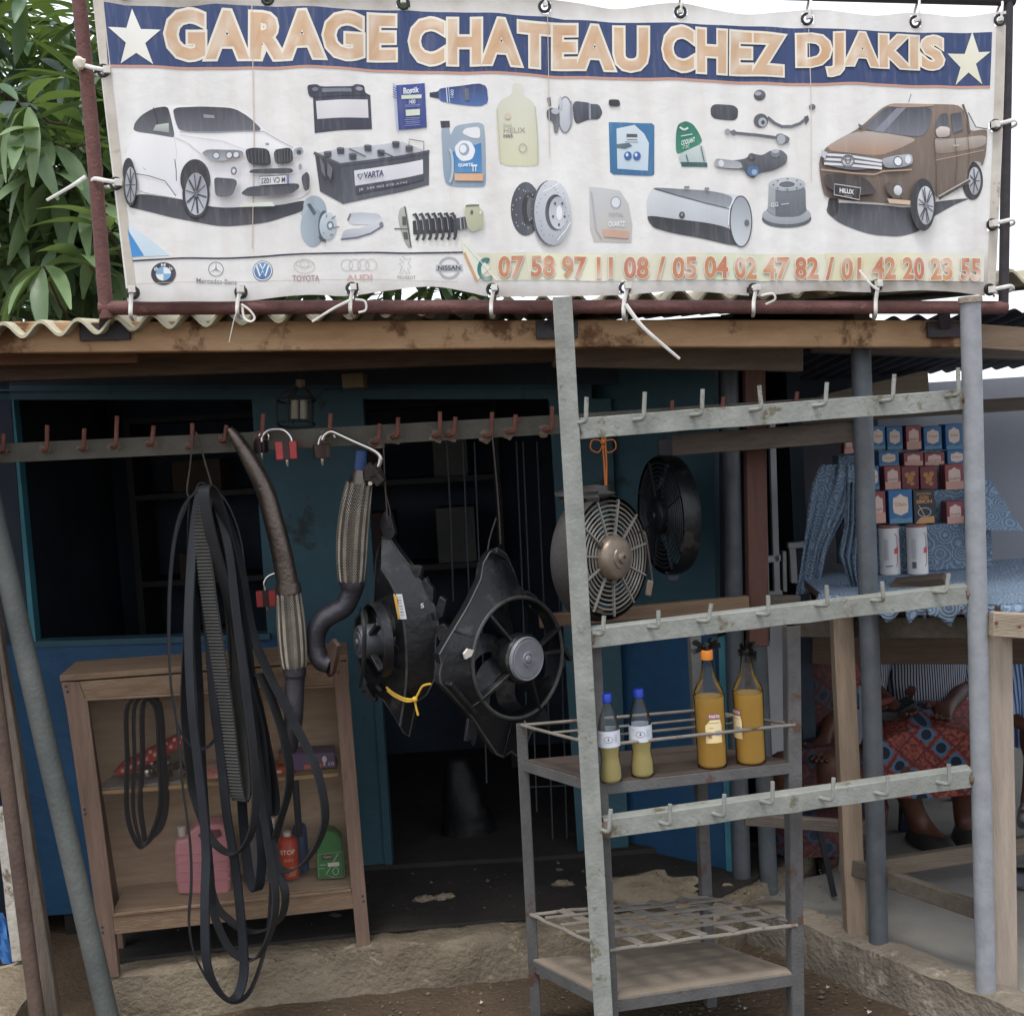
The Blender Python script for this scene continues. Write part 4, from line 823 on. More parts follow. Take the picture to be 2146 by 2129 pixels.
# ---- cable ties and strings that lash the banner to the pipes
tg = 'white ties lashing the banner to its frame'
def tie(pts, w, label, tail=None, tw=None, name='cable_tie'):
    t = thing(name, label, 'cable tie', pts[0], tg); b = MB()
    b.tube(spline(pts, 6), w, 6, flat=0.45); b.build('band', M_tie, t)
    b = MB(); b.box(pts[0], (w * 3.2, w * 3, w * 3.2), U(0, 1)); b.build('head', M_tie, t, bevel=0.001)
    if tail:
        n = len(tail); b = MB(); b.tube(spline(tail, 5), [(tw or w) * (1 - .35 * i / (len(spline(tail, 5)) - 1)) for i in range(len(spline(tail, 5)))], 6, flat=0.4); b.build('tail', M_tie, t)
    return t
def loop_down(u, v, vv, du=6, twist=0):
    return [SP(u, v - 4, 0.012), SP(u - du, (v + vv) / 2, 0.012), SP(u - du + twist, vv, 0.010), FP(u, vv + 6, -0.022), FP(u + du * .5, (v + vv) / 2, -0.026), SP(u + 3, v, -0.006), SP(u + 4, v - 2, 0.008)]
tie(loop_down(278, 612, 664, 2), 0.0055, 'white tie looped at the banner corner beside the rusty post')
tie(loop_down(505, 612, 660), 0.005, 'white string knotted in a bow with a thin end hanging over the beam', [SP(502, 645, .02), SP(494, 672, .03), SP(484, 720, .035)], 0.0018)
b = MB(); b.tube(spline([SP(508, 640, .02), SP(525, 652, .026), SP(536, 668, .026), SP(528, 676, .026), SP(514, 668, .022), SP(510, 645, .02)], 5), 0.003, 6, flat=.5); tag(b.build('string_loop', M_tie), 'small white loop of string dangling beside the knotted bow', 'string')
tie(loop_down(741, 607, 656), 0.005, 'white tie under the fan-belt hook with its stiff tail slanting down left', [SP(733, 632, .02), SP(700, 650, .035), SP(657, 678, .045)], 0.0042)
b = MB(); b.tube(spline([SP(745, 630, .02), SP(765, 634, .026), SP(767, 652, .026), SP(752, 657, .024)], 5), 0.003, 6, flat=.5); tag(b.build('string_loop', M_tie), 'thin white loop curling off the tie with the slanting tail', 'string')
tie(loop_down(1035, 608, 658), 0.005, 'dull white tie in the eyelet below the teal telephone icon')
tie(loop_down(1314, 604, 665, 8), 0.0055, 'white tie with the longest tail hanging down right across the beam', [SP(1308, 640, .02), SP(1340, 685, .03), SP(1380, 722, .035), SP(1418, 754, .035)], 0.0058)
tie(loop_down(1583, 608, 655), 0.005, 'short white tie below the steel tank printed on the banner')
b = MB(); b.tube(spline([SP(1590, 622, .02), SP(1612, 618, .026), SP(1618, 630, .026), SP(1600, 640, .02)], 5), 0.003, 6, flat=.5); tag(b.build('string_loop', M_tie), 'white loop of string curling off the tie below the tank', 'string')
tie(loop_down(1838, 600, 660), 0.0052, 'white tie with its end poking up over the telephone numbers', [SP(1834, 610, .02), SP(1815, 596, .025), SP(1795, 568, .02)], 0.0045)
def loop_side(u, v, pu, lab, tail=None, w=0.0055):
    s = 1 if pu > u else -1
    return tie([SP(u - 4 * s, v, 0.010), SP((u + pu) / 2, v - 4, 0.012), FP(pu, v - 6, 0.024), FP(pu + s * 14, v - 2, 0.0), FP(pu, v + 4, -0.024), FP((u + pu) / 2, v + 5, -0.012), SP(u, v + 3, -0.004)], w, lab, tail)
loop_side(222, 150, 179, 'thick white tie round the rusty post beside the blue title band')
b = MB(); b.ball(FP(172, 140, .03), .014, 12, 8, (1.1, .8, 1.2), nz=.4); tag(b.build('cloth_knot', mat('yellowed_cloth', '#cdbfa0', '#d6d2c8')), 'yellowed cloth knot tied round the rusty post', 'knot')
loop_side(245, 385, 203, 'white tie on the rusty post with a long tail slanting into the leaves', [FP(186, 376, .03), FP(160, 398, .045), FP(112, 430, .06)])
loop_side(2087, 263, 2116, 'white tie at the right post beside the printed pickup window')
loop_side(2083, 470, 2112, 'white tie at the right post beside the printed pickup rear wheel')
loop_side(2080, 608, 2110, 'white tie at the banner corner by the white rack pipe')
for i, (u, v) in enumerate(GROM_T[2:]):
    tie([SP(u, v, 0.008), SP(u + 3, v - 22, 0.006), FP(u + 5, -22 + (u - 166) * .03 - 34, 0.0), FP(u + 2, v - 20, -0.022), SP(u - 1, v + 2, -0.006)], 0.0035, ['thin grey tie in the top eyelet above the letters %s' % s for s in ('GE', 'TE', 'CH', 'EZ and D', 'AK', 'the right star')][i])
# ------------------------------------------------------------ white hook rack
RP = plane(3.07, 0.09)
def hook(P_bar, P_top, mt, par, r=0.0062, out=0.03, n=None, name='hook'):
    """rod welded to the bar's face: out towards the street, then up"""
    n = n or RP.n; a = P_bar; t = P_top; up = (t - a)
    up = Vector((up.x, up.y, up.z)); sd_ = Vector((-.022, 0, -.002)) * (r / .006); pts = [a + sd_ - n * 0.002, a + sd_ * .7 + n * out * .35, a + sd_ * .2 + n * out * .85, a + n * out + up * .10, a + n * out + up * .5, a + n * out + up]
    b = MB(); b.tube(spline(pts, 4), r, 8); return b.build(name, mt, par)
rk = thing('hook_rack', 'tall white painted steel rack with three hook rails standing before the shop', 'rack', (RP(1600, 2129).x, RP(1600, 2129).y, 0))
A0, A1 = RP(1178, 622), RP(1212, 1295); dz = (A0 - A1) / (A0.z - A1.z)
foot = A0 - dz * (A0.z + 0.01)
foot = RP(1272, 2250); foot.z = 0.0
b = MB(); b.bar(A0, foot, 0.050, 0.006, RP.x, seg=10); b.build('post_face', M_white, rk, bevel=0.0015)
b = MB(); b.bar(A0 + RP.x * 0.022 - RP.n * 0.025, foot + RP.x * 0.022 - RP.n * 0.025, 0.006, 0.044, RP.x, seg=6); b.build('post_flange', M_white, rk, bevel=0.0015)
C0 = RP(2037, 628, -0.01); C1 = RP(2071, 2145, -0.01); C1.z = 0
b = MB(); b.tube([C0, C0.lerp(C1, .3), C0.lerp(C1, .6), C1], 0.0265, 20); b.build('post_pipe', M_whitep, rk)
b = MB(); b.lathe([(0.0, .006), (.03, .004), (.031, 0), (.031, -.012), (.0, -.012)], C0 + Vector((0, 0, .004)), n=20); b.build('pipe_cap', mat('crusted_weld', '#7d6d5c', '#94897c', scale=40, rough=.9, bump=.5), rk)
RAILS = [((1204, 899), (2034, 836), 0.054, [(1228, 830, 884), (1348, 822, 878), (1469, 815, 868), (1593, 806, 857), (1726, 800, 848), (1866, 786, 838), (2003, 774, 828)]),
         ((1232, 1340), (2040, 1246), 0.050, [(1263, 1285, 1326), (1379, 1274, 1312), (1483, 1260, 1299), (1608, 1247, 1285), (1731, 1226, 1266), (1847, 1216, 1256), (1978, 1197, 1238)]),
         ((1268, 1741), (2046, 1632), 0.050, [(1276, 1692, 1737), (1403, 1678, 1722), (1515, 1660, 1704), (1616, 1632, 1678), (1740, 1627, 1671), (1855, 1622, 1660), (1985, 1595, 1638)])]
for pa, pb, w, hk in RAILS:
    a, c = RP(*pa, -0.012), RP(*pb, -0.012)
    b = MB(); b.bar(a, c, 0.006, w, RP.n, seg=14, wob=0.0013); ro = b.build('rail', M_white, rk, bevel=0.0012)
    up_ = Vector((0, 0, w / 2 - .003)); b = MB(); b.bar(a + up_ - RP.n * .024, c + up_ - RP.n * .024, 0.042, 0.006, RP.n); b.build('rail_flange', M_white, rk, bevel=0.0012)
    for u, v0, v1 in hk:
        hook(RP(u - 3, v1, -0.009), RP(u - 3 + U(-5, 6), v0 + U(-3, 3), -0.009), M_white, ro, 0.0058, 0.032)
    for p in (a, c):
        b = MB(); b.ball(p + RP.n * .004, .016, 10, 6, (1.2, .6, 1.3), nz=.5); b.build('weld', mat('rust_weld', '#5c463a', '#6d6459', scale=30, rough=.9, bump=.5), rk)

# ------------------------------------------------------------ grey iron bottle shelf
TZ = 0.20
FL, FR, BR_, BL_ = gz(1282, 2095, TZ), gz(1672, 2038, TZ), gz(1487, 1974, TZ), gz(1117, 2012, TZ)
# square the plan up a little
ex = (FR - FL); ey = (BL_ - FL)
bs = thing('bottle_shelf', 'low grey angle-iron shelf with bar tops, grid shelf and dusty bottom tray', 'shelf', FL.lerp(BR_, .5) * 1.0)
bs.location.z = 0; INV[bs.name] = Matrix.Translation(-Vector((bs.location.x, bs.location.y, 0)))
def leg(P, vtop, utop, w=0.030, lx=1, name='leg'):
    top = at(utop, vtop, P.y); z1 = top.z; base = Vector((P.x, P.y, 0)); tp = Vector((top.x, P.y, z1))
    d = (tp - Vector((P.x, P.y, TZ))); k = TZ / d.z; base = Vector((P.x, P.y, TZ)) - d * k
    b = MB(); s = ex.normalized(); n = Vector((-s.y, s.x, 0))
    b.bar(base, tp, w, 0.004, s); b.bar(base + s * (lx * w / 2) + n * w / 2, tp + s * (lx * w / 2) + n * w / 2, 0.004, w, s); return b.build(name, M_greyiron, bs, bevel=0.001), base, tp
l1, b1, t1 = leg(FL, 1350, 1246, .032, 1); l2, b2, t2 = leg(FR, 1312, 1664, .036, -1); l3, b3, t3 = leg(BR_, 1320, 1458, .03, -1); l4, b4, t4 = leg(BL_, 1515, 1092, .03, 1)
def onleg(bt_, z): b_, t_ = bt_; k = (z - b_.z) / (t_.z - b_.z); return b_.lerp(t_, k)
LG = [(b1, t1), (b2, t2), (b3, t3), (b4, t4)]
def frame(z, w=0.032, t=0.004, name='shelf_rail', mt=None):
    P = [onleg(l, z) for l in LG]
    for i in range(4):
        b = MB(); b.bar(P[i], P[(i + 1) % 4], t, w, Vector((P[(i + 1) % 4] - P[i])).cross(Vector((0, 0, 1)))); b.build(name, mt or M_greyiron, bs, bevel=0.001)
    return P
Pt = frame(TZ - 0.018, 0.034)
b = MB(); P = [onleg(l, TZ) for l in LG]; b.prism([Vector((p.x, p.y, TZ - .006)) for p in P], (0, 0, .01)); b.build('tray', mat('dusty_tray', '#857a6b', '#6f6558', scale=5, rough=.95, bump=.2, col3='#4c4238', s3=18, t3=.7), bs)
# grid of flat bars
ZG = onleg(LG[0], 0).z + (at(1300, 1990, onleg(LG[0], .3).y).z)
Pg = [onleg(l, ZG) for l in LG]
M_flat = mat('rusty_flat_bar', '#7d776e', '#69635b', scale=14, rough=.85, bump=.3, col3='#6a4634', s3=9, t3=.6)
for i in range(4):
    b = MB(); n = 9; A, B_ = Pg[i], Pg[(i + 1) % 4]; b.tube([A.lerp(B_, k / n) + Vector((0, 0, .002 * sin(k * 2))) for k in range(n + 1)], 0.006, 8); b.build('grid_rim', M_flat, bs)
for k in range(1, 6):
    t_ = k / 6; b = MB(); b.bar(Pg[0].lerp(Pg[1], t_) + Vector((0, 0, .006)), Pg[3].lerp(Pg[2], t_) + Vector((0, 0, .006)), 0.026, 0.003, ex); b.build('grid_bar', M_flat, bs)
for k in range(1, 5):
    t_ = k / 5; b = MB(); b.bar(Pg[0].lerp(Pg[3], t_) + Vector((0, 0, .0105)), Pg[1].lerp(Pg[2], t_) + Vector((0, 0, .0105)), 0.015, 0.003, ey); b.build('grid_bar', M_flat, bs)
# bottle deck and guard rods
ZD = at(1290, 1640, onleg(LG[0], .8).y).z
Pd = frame(ZD - 0.016, 0.03)
b = MB(); b.prism([Vector((p.x, p.y, ZD - .006)) for p in [onleg(l, ZD) for l in LG]], (0, 0, .008)); b.build('deck', mat('dark_deck', '#4b4038', '#3a312b', scale=6, rough=.9), bs)
ZR = at(1290, 1560, onleg(LG[0], 1).y).z
Pr = [onleg(l, ZR) for l in LG]
for i in range(4):
    b = MB(); b.tube([Pr[i].lerp(Pr[(i + 1) % 4], k / 5) for k in range(6)], 0.0048, 8); b.build('guard_rod', M_flat, bs)
for t_ in (.3, .6):
    b = MB(); b.tube([Pr[0].lerp(Pr[3], t_), Pr[1].lerp(Pr[2], t_)], 0.004, 8); b.build('guard_rod', M_flat, bs)
# bottles
M_pet = glassmat('clear_plastic', '#f4f7f8', 0.06, 0.22, 0.98)
M_glass = glassmat('clear_glass', '#f4f5f0', 0.03, 0.24, 0.99)
def liquid(name, c, see):
    return glassmat(name, c, 0.1, 0.1, see)
M_oil = liquid('pale_oil', '#eedb90', 0.5); M_past = liquid('amber_fuel', '#efc262', 0.42)
M_bcap = mat('blue_cap', '#1f3fb0', '#1b389c', rough=.4); M_ocap = mat('orange_cap', '#e0892a', '#d07c22', rough=.45)
M_label = mat('white_label', '#c9ccd2', '#b7bac2', scale=40, rough=.5)
def deckpt(u, v):
    p = gz(u, v, ZD + .003); return p
def on_cyl(c, r, u_off=0.0):
    """maps (pixel-like mm x, mm z) onto the front of a cylinder"""
    to = (CAM - c); a0_ = math.atan2(to.y, to.x)
    return lambda x, z, off=0.0: c + Vector((cos(a0_ + x / r) * (r + off), sin(a0_ + x / r) * (r + off), z))
def water_bottle(u, v, h, lab, fill):
    c = deckpt(u, v); r = 0.031 * h / .235; k = h / .235
    t = thing('water_bottle', lab, 'bottle', c, 'small water bottles of oil on the grey shelf')
    prof = [(0.0, .002), (.026, 0), (.031, .006), (.031, .03), (.027, .055), (.026, .07), (.029, .09), (.031, .10), (.031, .14), (.030, .15), (.024, .18), (.014, .205), (.012, .212), (.012, .228)]
    b = MB(); b.lathe([(a * k, z * k) for a, z in prof], c, n=28); b.build('body', M_pet, t)
    b = MB(); b.lathe([(max(a - .0015, 0) * k, (z + .002) * k) for a, z in prof if z < fill] + [(.0, fill * k)], c, n=28); b.build('liquid', M_oil, t)
    b = MB(); b.lathe([(.0145 * k, .216 * k), (.0145 * k, .236 * k), (.013 * k, .238 * k), (0, .238 * k)], c, n=20); b.build('cap', M_bcap, t)
    b = MB(); b.lathe([(.0317 * k, .098 * k), (.0317 * k, .142 * k)], c, n=32); b.f = b.f[:32]; lo = b.build('label', M_label, t)
    I = Ink(); oc = on_cyl(c + Vector((0, 0, .12 * k)), .0320 * k); f_ = lambda x, y, off=0: oc(x * .001, y * .001, off)
    I.ering((0, 0), 12 * k, 8 * k, 1.6, '#7d8490'); I.poly([(-3, -3), (3, -3), (0, 7)], '#55626f')
    for j in range(5): I.line([(16 * k, (10 - 4 * j) * k), (26 * k, (10 - 4 * j) * k)], .9, '#6b7078')
    I.line([(-26 * k, 12 * k), (-17 * k, 12 * k)], 1, '#6b7078'); I.build('label_print', on=f_, par=lo, grid=4, dz=.0001, base=.0003)
water_bottle(1280, 1636, .235, 'small water bottle with blue cap half hidden behind the white rack post', .105)
water_bottle(1347, 1624, .235, 'small water bottle with blue cap and white label on the grey shelf', .105)
def pastis(u, v, h, lab, cap, ang):
    c = deckpt(u, v); k = h / .33
    t = thing('glass_bottle', lab, 'bottle', c, 'tall glass bottles of fuel on the grey shelf')
    prof = [(0.0, .004), (.036, 0), (.04, .005), (.0405, .08), (.0415, .17), (.042, .195), (.036, .215), (.022, .24), (.017, .26), (.014, .295), (.0145, .315)]
    b = MB(); b.lathe([(a * k, z * k) for a, z in prof], c, n=32); b.build('body', M_glass, t)
    b = MB(); b.lathe([(max(a - .002, 0) * k, (z + .003) * k) for a, z in prof if z < .19] + [(.0395 * k, .192 * k), (0, .192 * k)], c, n=32); b.build('liquid', M_past, t)
    if cap: b = MB(); b.lathe([(.016 * k, .292 * k), (.0165 * k, .316 * k), (.015 * k, .318 * k), (0, .318 * k)], c, n=20); b.build('cap', M_ocap, t)
    b = MB()
    for j in range(26):
        a = U(0, 6.28); e = U(-.3, 1.2); d = Vector((cos(a) * cos(e), sin(a) * cos(e), sin(e))); p = c + Vector((0, 0, (.322 if cap else .30) * k)); s, q = ortho(d); l = U(.015, .045); w = U(.004, .009)
        b.add([p + s * w * .5, p + d * l + s * w + q * U(-.006, .006), p + d * l * U(.8, 1.2) - s * w, p - s * w * .5], [(0, 1, 2, 3)])
    b.ball(c + Vector((0, 0, (.325 if cap else .305) * k)), .013, 10, 7, nz=.8); b.build('stopper', mat('black_bag_film', '#0f1112', '#191b1d', rough=.35), t, ang=20, fix=False)
    I = Ink(); oc = on_cyl(c + Vector((0, 0, .11 * k)), .0422 * k); f_ = lambda x, y, off=0: oc((x + ang) * .001, y * .001, off)
    I.poly([(-14, -38), (32, -38), (32, 10), (28, 26), (0, 26), (-14, 10)], '#d8c28a', '#e0cfa0'); I.poly([(-8, 28), (28, 28), (30, 40), (8, 44), (-6, 38)], '#8b5b62'); I.text('PASTIS', [(-2, 40), (27, 38), (27, 31), (-2, 32)], '#e3d6c4', .02)
    I.poly([(12, -18), (27, -18), (27, -4), (12, -4)], '#8f96a8'); I.poly([(-6, -24), (4, -24), (0, -12), (-7, -14)], '#a5713f'); I.line([(-6, 18), (24, 18)], 1.2, '#8a6a3c'); I.line([(-4, 4), (8, 4)], 1.2, '#8a6a3c'); I.build('label', on=f_, par=t, grid=4, dz=.0001, base=.0004)
pastis(1493, 1604, .335, 'tall glass bottle of amber fuel with orange neck on the grey shelf', True, 0)
pastis(1574, 1596, .335, 'tall glass bottle of amber fuel without cap beside the shelf leg', False, -52)

# ------------------------------------------------------------ rusty hook bar under the roof
HP = plane(3.50, 0.02)
hb = thing('hook_bar', 'dirty olive iron bar with rusty hooks running across the shop front', 'hook bar', HP(600, 925))
cl_ = [(-70, 955), (0, 950), (261, 938), (522, 926), (822, 909), (1162, 890), (1500, 868), (1800, 848)]
for p, q in zip(cl_[:-1], cl_[1:]): pass
b = MB(); vv = []
for u, v in cl_:
    for s_, o_ in ((1, 0), (1, .006), (-1, .006), (-1, 0)): vv.append(HP(u, v, o_) + Vector((0, 0, s_ * .028)))
n_ = len(cl_); b.add(vv, [(4 * i + j, 4 * i + (j + 1) % 4, 4 * i + 4 + (j + 1) % 4, 4 * i + 4 + j) for i in range(n_ - 1) for j in range(4)] + [(3, 2, 1, 0), tuple(4 * n_ - 4 + j for j in range(4))])
HBAR = b.build('bar', M_olive, hb, bevel=0.001)
hooks = [(18, 909, 940), (108, 891, 938), (185, 898, 935), (253, 872, 930), (329, 892, 926), (409, 887, 932), (480, 891, 918), (556, 868, 914), (696, 867, 906), (798, 888, 921), (836, 875, 910), (923, 863, 908), (955, 874, 906), (1031, 864, 908), (1080, 869, 900), (1156, 852, 895), (1405, 840, 880), (1511, 832, 870), (1664, 822, 860)]
for u, v0, v1 in hooks:
    hook(HP(u + U(-4, 0), v1 + 4, .004), HP(u, v0, .004) , M_rusthook, HBAR, 0.0062, 0.03, HP.n)
    b = MB(); b.ball(HP(u - 12, v1 + 6, .005), .015, 10, 6, (1.3, .22, 1.1), nz=.9); b.build('weld', MATS['rust_weld'], HBAR)

# ------------------------------------------------------------ drive belts hung in a bunch
def ribbon(path, wdir, w, t, mt, name='belt_band', par=None, teeth=0):
    """closed band: path = centre line, wdir = direction of its width at each point"""
    n = len(path); b = MB(); vv = []; fs = []
    for i, p in enumerate(path):
        d = (path[(i + 1) % n] - path[i - 1]).normalized(); wv = wdir(i, p); wv = (wv - d * wv.dot(d)).normalized(); nv = d.cross(wv)
        tt = t * (1.0 if not teeth else (1.7 if (i // teeth) % 2 else .8))
        vv += [p + wv * (w / 2) + nv * (t / 2), p - wv * (w / 2) + nv * (t / 2), p - wv * (w / 2) - nv * (tt - t / 2), p + wv * (w / 2) - nv * (tt - t / 2)]
    for i in range(n):
        j = (i + 1) % n
        for k in range(4): fs.append((4 * i + k, 4 * i + (k + 1) % 4, 4 * j + (k + 1) % 4, 4 * j + k))
    b.add(vv, fs); return b.build(name, mt, par, ang=35)
def z3(L): return [(320 + x * .3129, 880 + y * .3129) for x, y in L]
def z4(L): return [(330 + x * .3801, 1400 + y * .3801) for x, y in L]
BELTS = [
 ('longest thin belt looping lowest in the hanging bunch', 3.43, 22, .020, .005, 0,
  [(418, 1024), (378, 1075), (358, 1180), (353, 1320), (358, 1430), (370, 1510), (382, 1640), (398, 1760), (401, 1850), (396, 1930), (408, 2000), (446, 2068), (484, 2098), (520, 2082), (546, 2020), (561, 1950), (567, 1850), (560, 1700), (543, 1560), (522, 1400), (514, 1250), (505, 1140), (478, 1060), (445, 1026)]),
 ('ribbed belt hanging in a round loop above the pink jerrycan', 3.425, 40, .020, .005, 0,
  [(425, 1026), (404, 1060), (398, 1200), (391, 1350), (386, 1480)] + z4([(160, 400), (178, 560), (200, 700), (290, 930), (400, 1022), (480, 980), (530, 850), (540, 600), (500, 200)]) + [(500, 1330), (478, 1150), (446, 1040)]),
 ('short belt whose loop ends highest in the bunch', 3.465, 20, .018, .005, 0,
  [(412, 1030), (372, 1110), (357, 1240)] + z4([(70, 50), (110, 300), (160, 400), (230, 445), (310, 400), (400, 200), (430, 50)]) + [(496, 1300), (478, 1160), (440, 1040)]),
 ('grooved belt swinging out to the right over the red can', 3.41, 32, .024, .005, 0,
  [(448, 1036), (470, 1110), (492, 1220)] + z4([(500, 20), (565, 40), (640, 200), (708, 430), (728, 640), (665, 880), (632, 1000), (660, 1090), (725, 1120), (820, 1060), (900, 930), (925, 800), (890, 600), (820, 430), (700, 200), (610, 20)]) + [(528, 1320), (505, 1190), (470, 1060)]),
 ('broad toothed timing belt in the middle of the bunch', 3.405, 66, .038, .006, 1,
  [(432, 1046), (424, 1110), (432, 1200), (446, 1300), (462, 1400), (476, 1500), (486, 1590), (496, 1655), (505, 1676), (511, 1650), (508, 1560), (500, 1450), (488, 1300), (470, 1150), (448, 1050)]),
 ('flat belt with a long narrow loop ending above the cabinet foot rail', 3.45, 55, .022, .005, 0,
  [(440, 1034), (470, 1180), (490, 1330)] + z4([(430, 200), (450, 350), (470, 800), (500, 1100), (532, 1212), (563, 1195), (575, 1000), (550, 760), (520, 400), (480, 100)]) + [(498, 1250), (462, 1060)]),
 ('blue-black belt with the narrow loop ending beside the red can', 3.42, 66, .028, .005, 0,
  [(428, 1026), (440, 1110), (470, 1220), (498, 1320)] + z4([(480, 30), (560, 300), (592, 600), (604, 785), (622, 808), (640, 790), (645, 720), (620, 540), (560, 240), (510, 30)]) + [(510, 1300), (484, 1160), (450, 1036)]),
 ('long belt with its round end just above the porch edge', 3.44, 35, .020, .005, 0,
  [(415, 1030), (402, 1150), (412, 1330), (420, 1480), (424, 1600), (433, 1742)] + z4([(295, 1180), (308, 1340), (380, 1520), (465, 1600), (540, 1602), (592, 1530), (640, 1400), (652, 1250), (622, 1050), (580, 800)]) + [(535, 1600), (512, 1440), (492, 1260), (452, 1050)]),
 ('smooth flat belt with the broad low front strand in the bunch', 3.39, 58, .026, .005, 0,
  [(420, 1030), (406, 1120), (396, 1300), (402, 1480), (420, 1640), (432, 1780)] + z4([(262, 1300), (272, 1620), (330, 1770), (398, 1825), (448, 1790), (478, 1650), (462, 1400), (430, 1100), (382, 800), (345, 450), (312, 200)]) + [(438, 1330), (424, 1160), (430, 1040)]),
 ('slack belt bulging right of the bunch below the red can', 3.47, 38, .020, .005, 0,
  [(415, 1036), (405, 1300), (425, 1650)] + z4([(300, 1230), (400, 1390), (500, 1448), (590, 1443), (680, 1380), (706, 1250), (672, 1120), (640, 1000)]) + [(548, 1640), (512, 1350), (455, 1056)]),
]
M_teeth = mat('toothed_rubber', '#3a3a37', '#464541', scale=20, rough=.7)
for i, (lab, y0, ang, w, t, teeth, pts) in enumerate(BELTS):
    xs3 = [at(u, v, y0) for u, v in pts]; xc = sum(p.x for p in xs3) / len(xs3); th = radians(ang) * (1 if i % 2 else -1); 
    P3 = []
    for (u, v), p in zip(pts, xs3):
        yy = y0 - (p.x - xc) * math.tan(th) * (.55 if abs(ang) > 45 else 1.0); P3.append(at(u, v, yy))
    w *= 1.3
    wd_ = Vector((sin(th), cos(th), 0)) 
    path = spline(P3, 22 if teeth else 6, closed=True)
    if teeth:  # even spacing so that the teeth are regular
        out = []; acc = 0
        L_ = sum((path[(k + 1) % len(path)] - path[k]).length for k in range(len(path))); N_ = int(L_ / .0048) // 4 * 4; step = L_ / N_; out = [path[0]]; acc = 0
        for k in range(len(path)):
            a, c = path[k], path[(k + 1) % len(path)]; l = (c - a).length
            while acc + l >= step and len(out) < N_:
                a = a.lerp(c, (step - acc) / l); l = (c - a).length; acc = 0; out.append(a)
            acc += l
        path = out
    o = ribbon(path, lambda k, p: wd_, w, t, M_teeth if teeth else [M_rubber, mat('grey_rubber', '#202123', '#2a2b2d', scale=9, rough=.5), mat('bluish_rubber', '#1c1f24', '#25292e', scale=9, rough=.5)][i % 3], 'drive_belt', teeth=1 if teeth else 0)
    tag(o, lab, 'belt', 'drive belts hanging in a bunch from the hook bar')
b = MB(); y_ = 3.44
b.tube(spline([at(404, 918, y_), at(398, 980, y_), at(392, 1030, y_), at(404, 1046, y_), at(430, 1044, y_), at(444, 1024, y_), at(430, 970, y_), at(416, 920, y_), at(410, 905, y_)], 5), 0.0026, 6)
tag(b.build('string', M_string), 'dark string that holds the bunch of belts on its hook', 'string')

# ------------------------------------------------------------ exhaust pieces
M_pipe = mat('blackened_exhaust', '#4a423c', '#665c54', scale=9, rough=.3, metal=.75, bump=.15, col3='#3a4d78', s3=6, t3=.63)
M_pipe2 = mat('dark_exhaust', '#3a393e', '#4d4b50', scale=9, rough=.42, metal=.6, bump=.2)
M_wire = mat('braid_wire', '#938b7e', '#716a5e', scale=14, rough=.42, metal=.55)
M_core = mat('braid_core', '#1c1a18', '#262320', rough=.7)
def braid(par, path, rad, n=20):
    """woven steel sleeve: herringbone of short raised strands over a dark core"""
    b = MB(); b.tube(path, [r * .94 for r in rad], 18); b.build('braid_core', M_core, par)
    b = MB(); L = len(path); prev = None; fr_ = []
    for i, p in enumerate(path):
        d = path[min(i + 1, L - 1)] - path[max(i - 1, 0)]; x, y = ortho(d, prev); prev = x; fr_.append((p, x, y, d.normalized()))
    rows = L - 1
    for i in range(rows):
        p, x, y, d = fr_[i]; p2, x2, y2, d2 = fr_[i + 1]; r = rad[i]; h = (p2 - p).length
        for k in range(n):
            s_ = 1 if k % 2 else -1; a = 2 * pi * k / n; aw = 2 * pi / n * .5
            def pt(aa, hh, rr): return p + d * hh + (x * cos(aa) + y * sin(aa)) * rr
            q = [pt(a - aw, -s_ * h * .75, r * .985), pt(a + aw, s_ * h * .75, r * .985), pt(a + aw, s_ * h * .75 + h * .62, r * .985), pt(a - aw, -s_ * h * .75 + h * .62, r * .985)]
            m1 = pt(a - aw, -s_ * h * .75 + h * .31, r * 1.02); m2 = pt(a + aw, s_ * h * .75 + h * .31, r * 1.02)
            b.add(q[:2] + [m2, m1] + q[2:], [(0, 1, 2, 3), (3, 2, 4, 5)])
    return b.build('braid', M_wire, par, ang=20, fix=False)
def tubepx(pts, y, n=5):
    c = spline([at(u, v, y + (p[0] if p else 0)) for u, v, r, *p in pts], n); rr = spline([Vector((r, 0, 0)) for u, v, r, *p in pts], n); return c, [px(q.x, y) for q in rr]
y_ = 3.43
e1 = thing('exhaust_pipe', 'bent blackened exhaust pipe with braided flexible joint, blue heat stain, hung on the hook bar', 'exhaust pipe', at(600, 1240, y_))
c, r = tubepx([(481, 898, 7), (494, 916, 12), (520, 958, 17), (545, 1005, 19), (560, 1042, 20), (580, 1115, 21), (593, 1170, 22), (603, 1226, 23)], y_); b = MB(); b.tube(c, r, 20); b.build('bent_pipe', M_pipe, e1)
c, r = tubepx([(603, 1222, 26), (606, 1243, 27)], y_, 2); b = MB(); b.tube(c, r, 20); b.build('collar', M_pipe, e1)
c, r = tubepx([(605, 1244, 26), (609, 1290, 29), (612, 1330, 30), (615, 1370, 29), (617, 1398, 26)], y_, 9); braid(e1, c, r, 26)
c, r = tubepx([(617, 1395, 25), (618, 1414, 24), (618, 1420, 21), (617, 1445, 21), (615, 1506, 20), (609, 1550, 18), (604, 1572, 17)], y_); b = MB(); b.tube(c, r, 20); b.build('tail_pipe', M_pipe2, e1)
y_ = 3.46
e2 = thing('exhaust_pipe', 'exhaust piece with long braided sleeve, elbow and flange, slung from a steel rod', 'exhaust pipe', at(740, 1120, y_))
c, r = tubepx([(757, 985, 17), (755, 1005, 22), (752, 1018, 27)], y_); b = MB(); b.tube(c, r, 18); b.build('neck', M_pipe, e2)
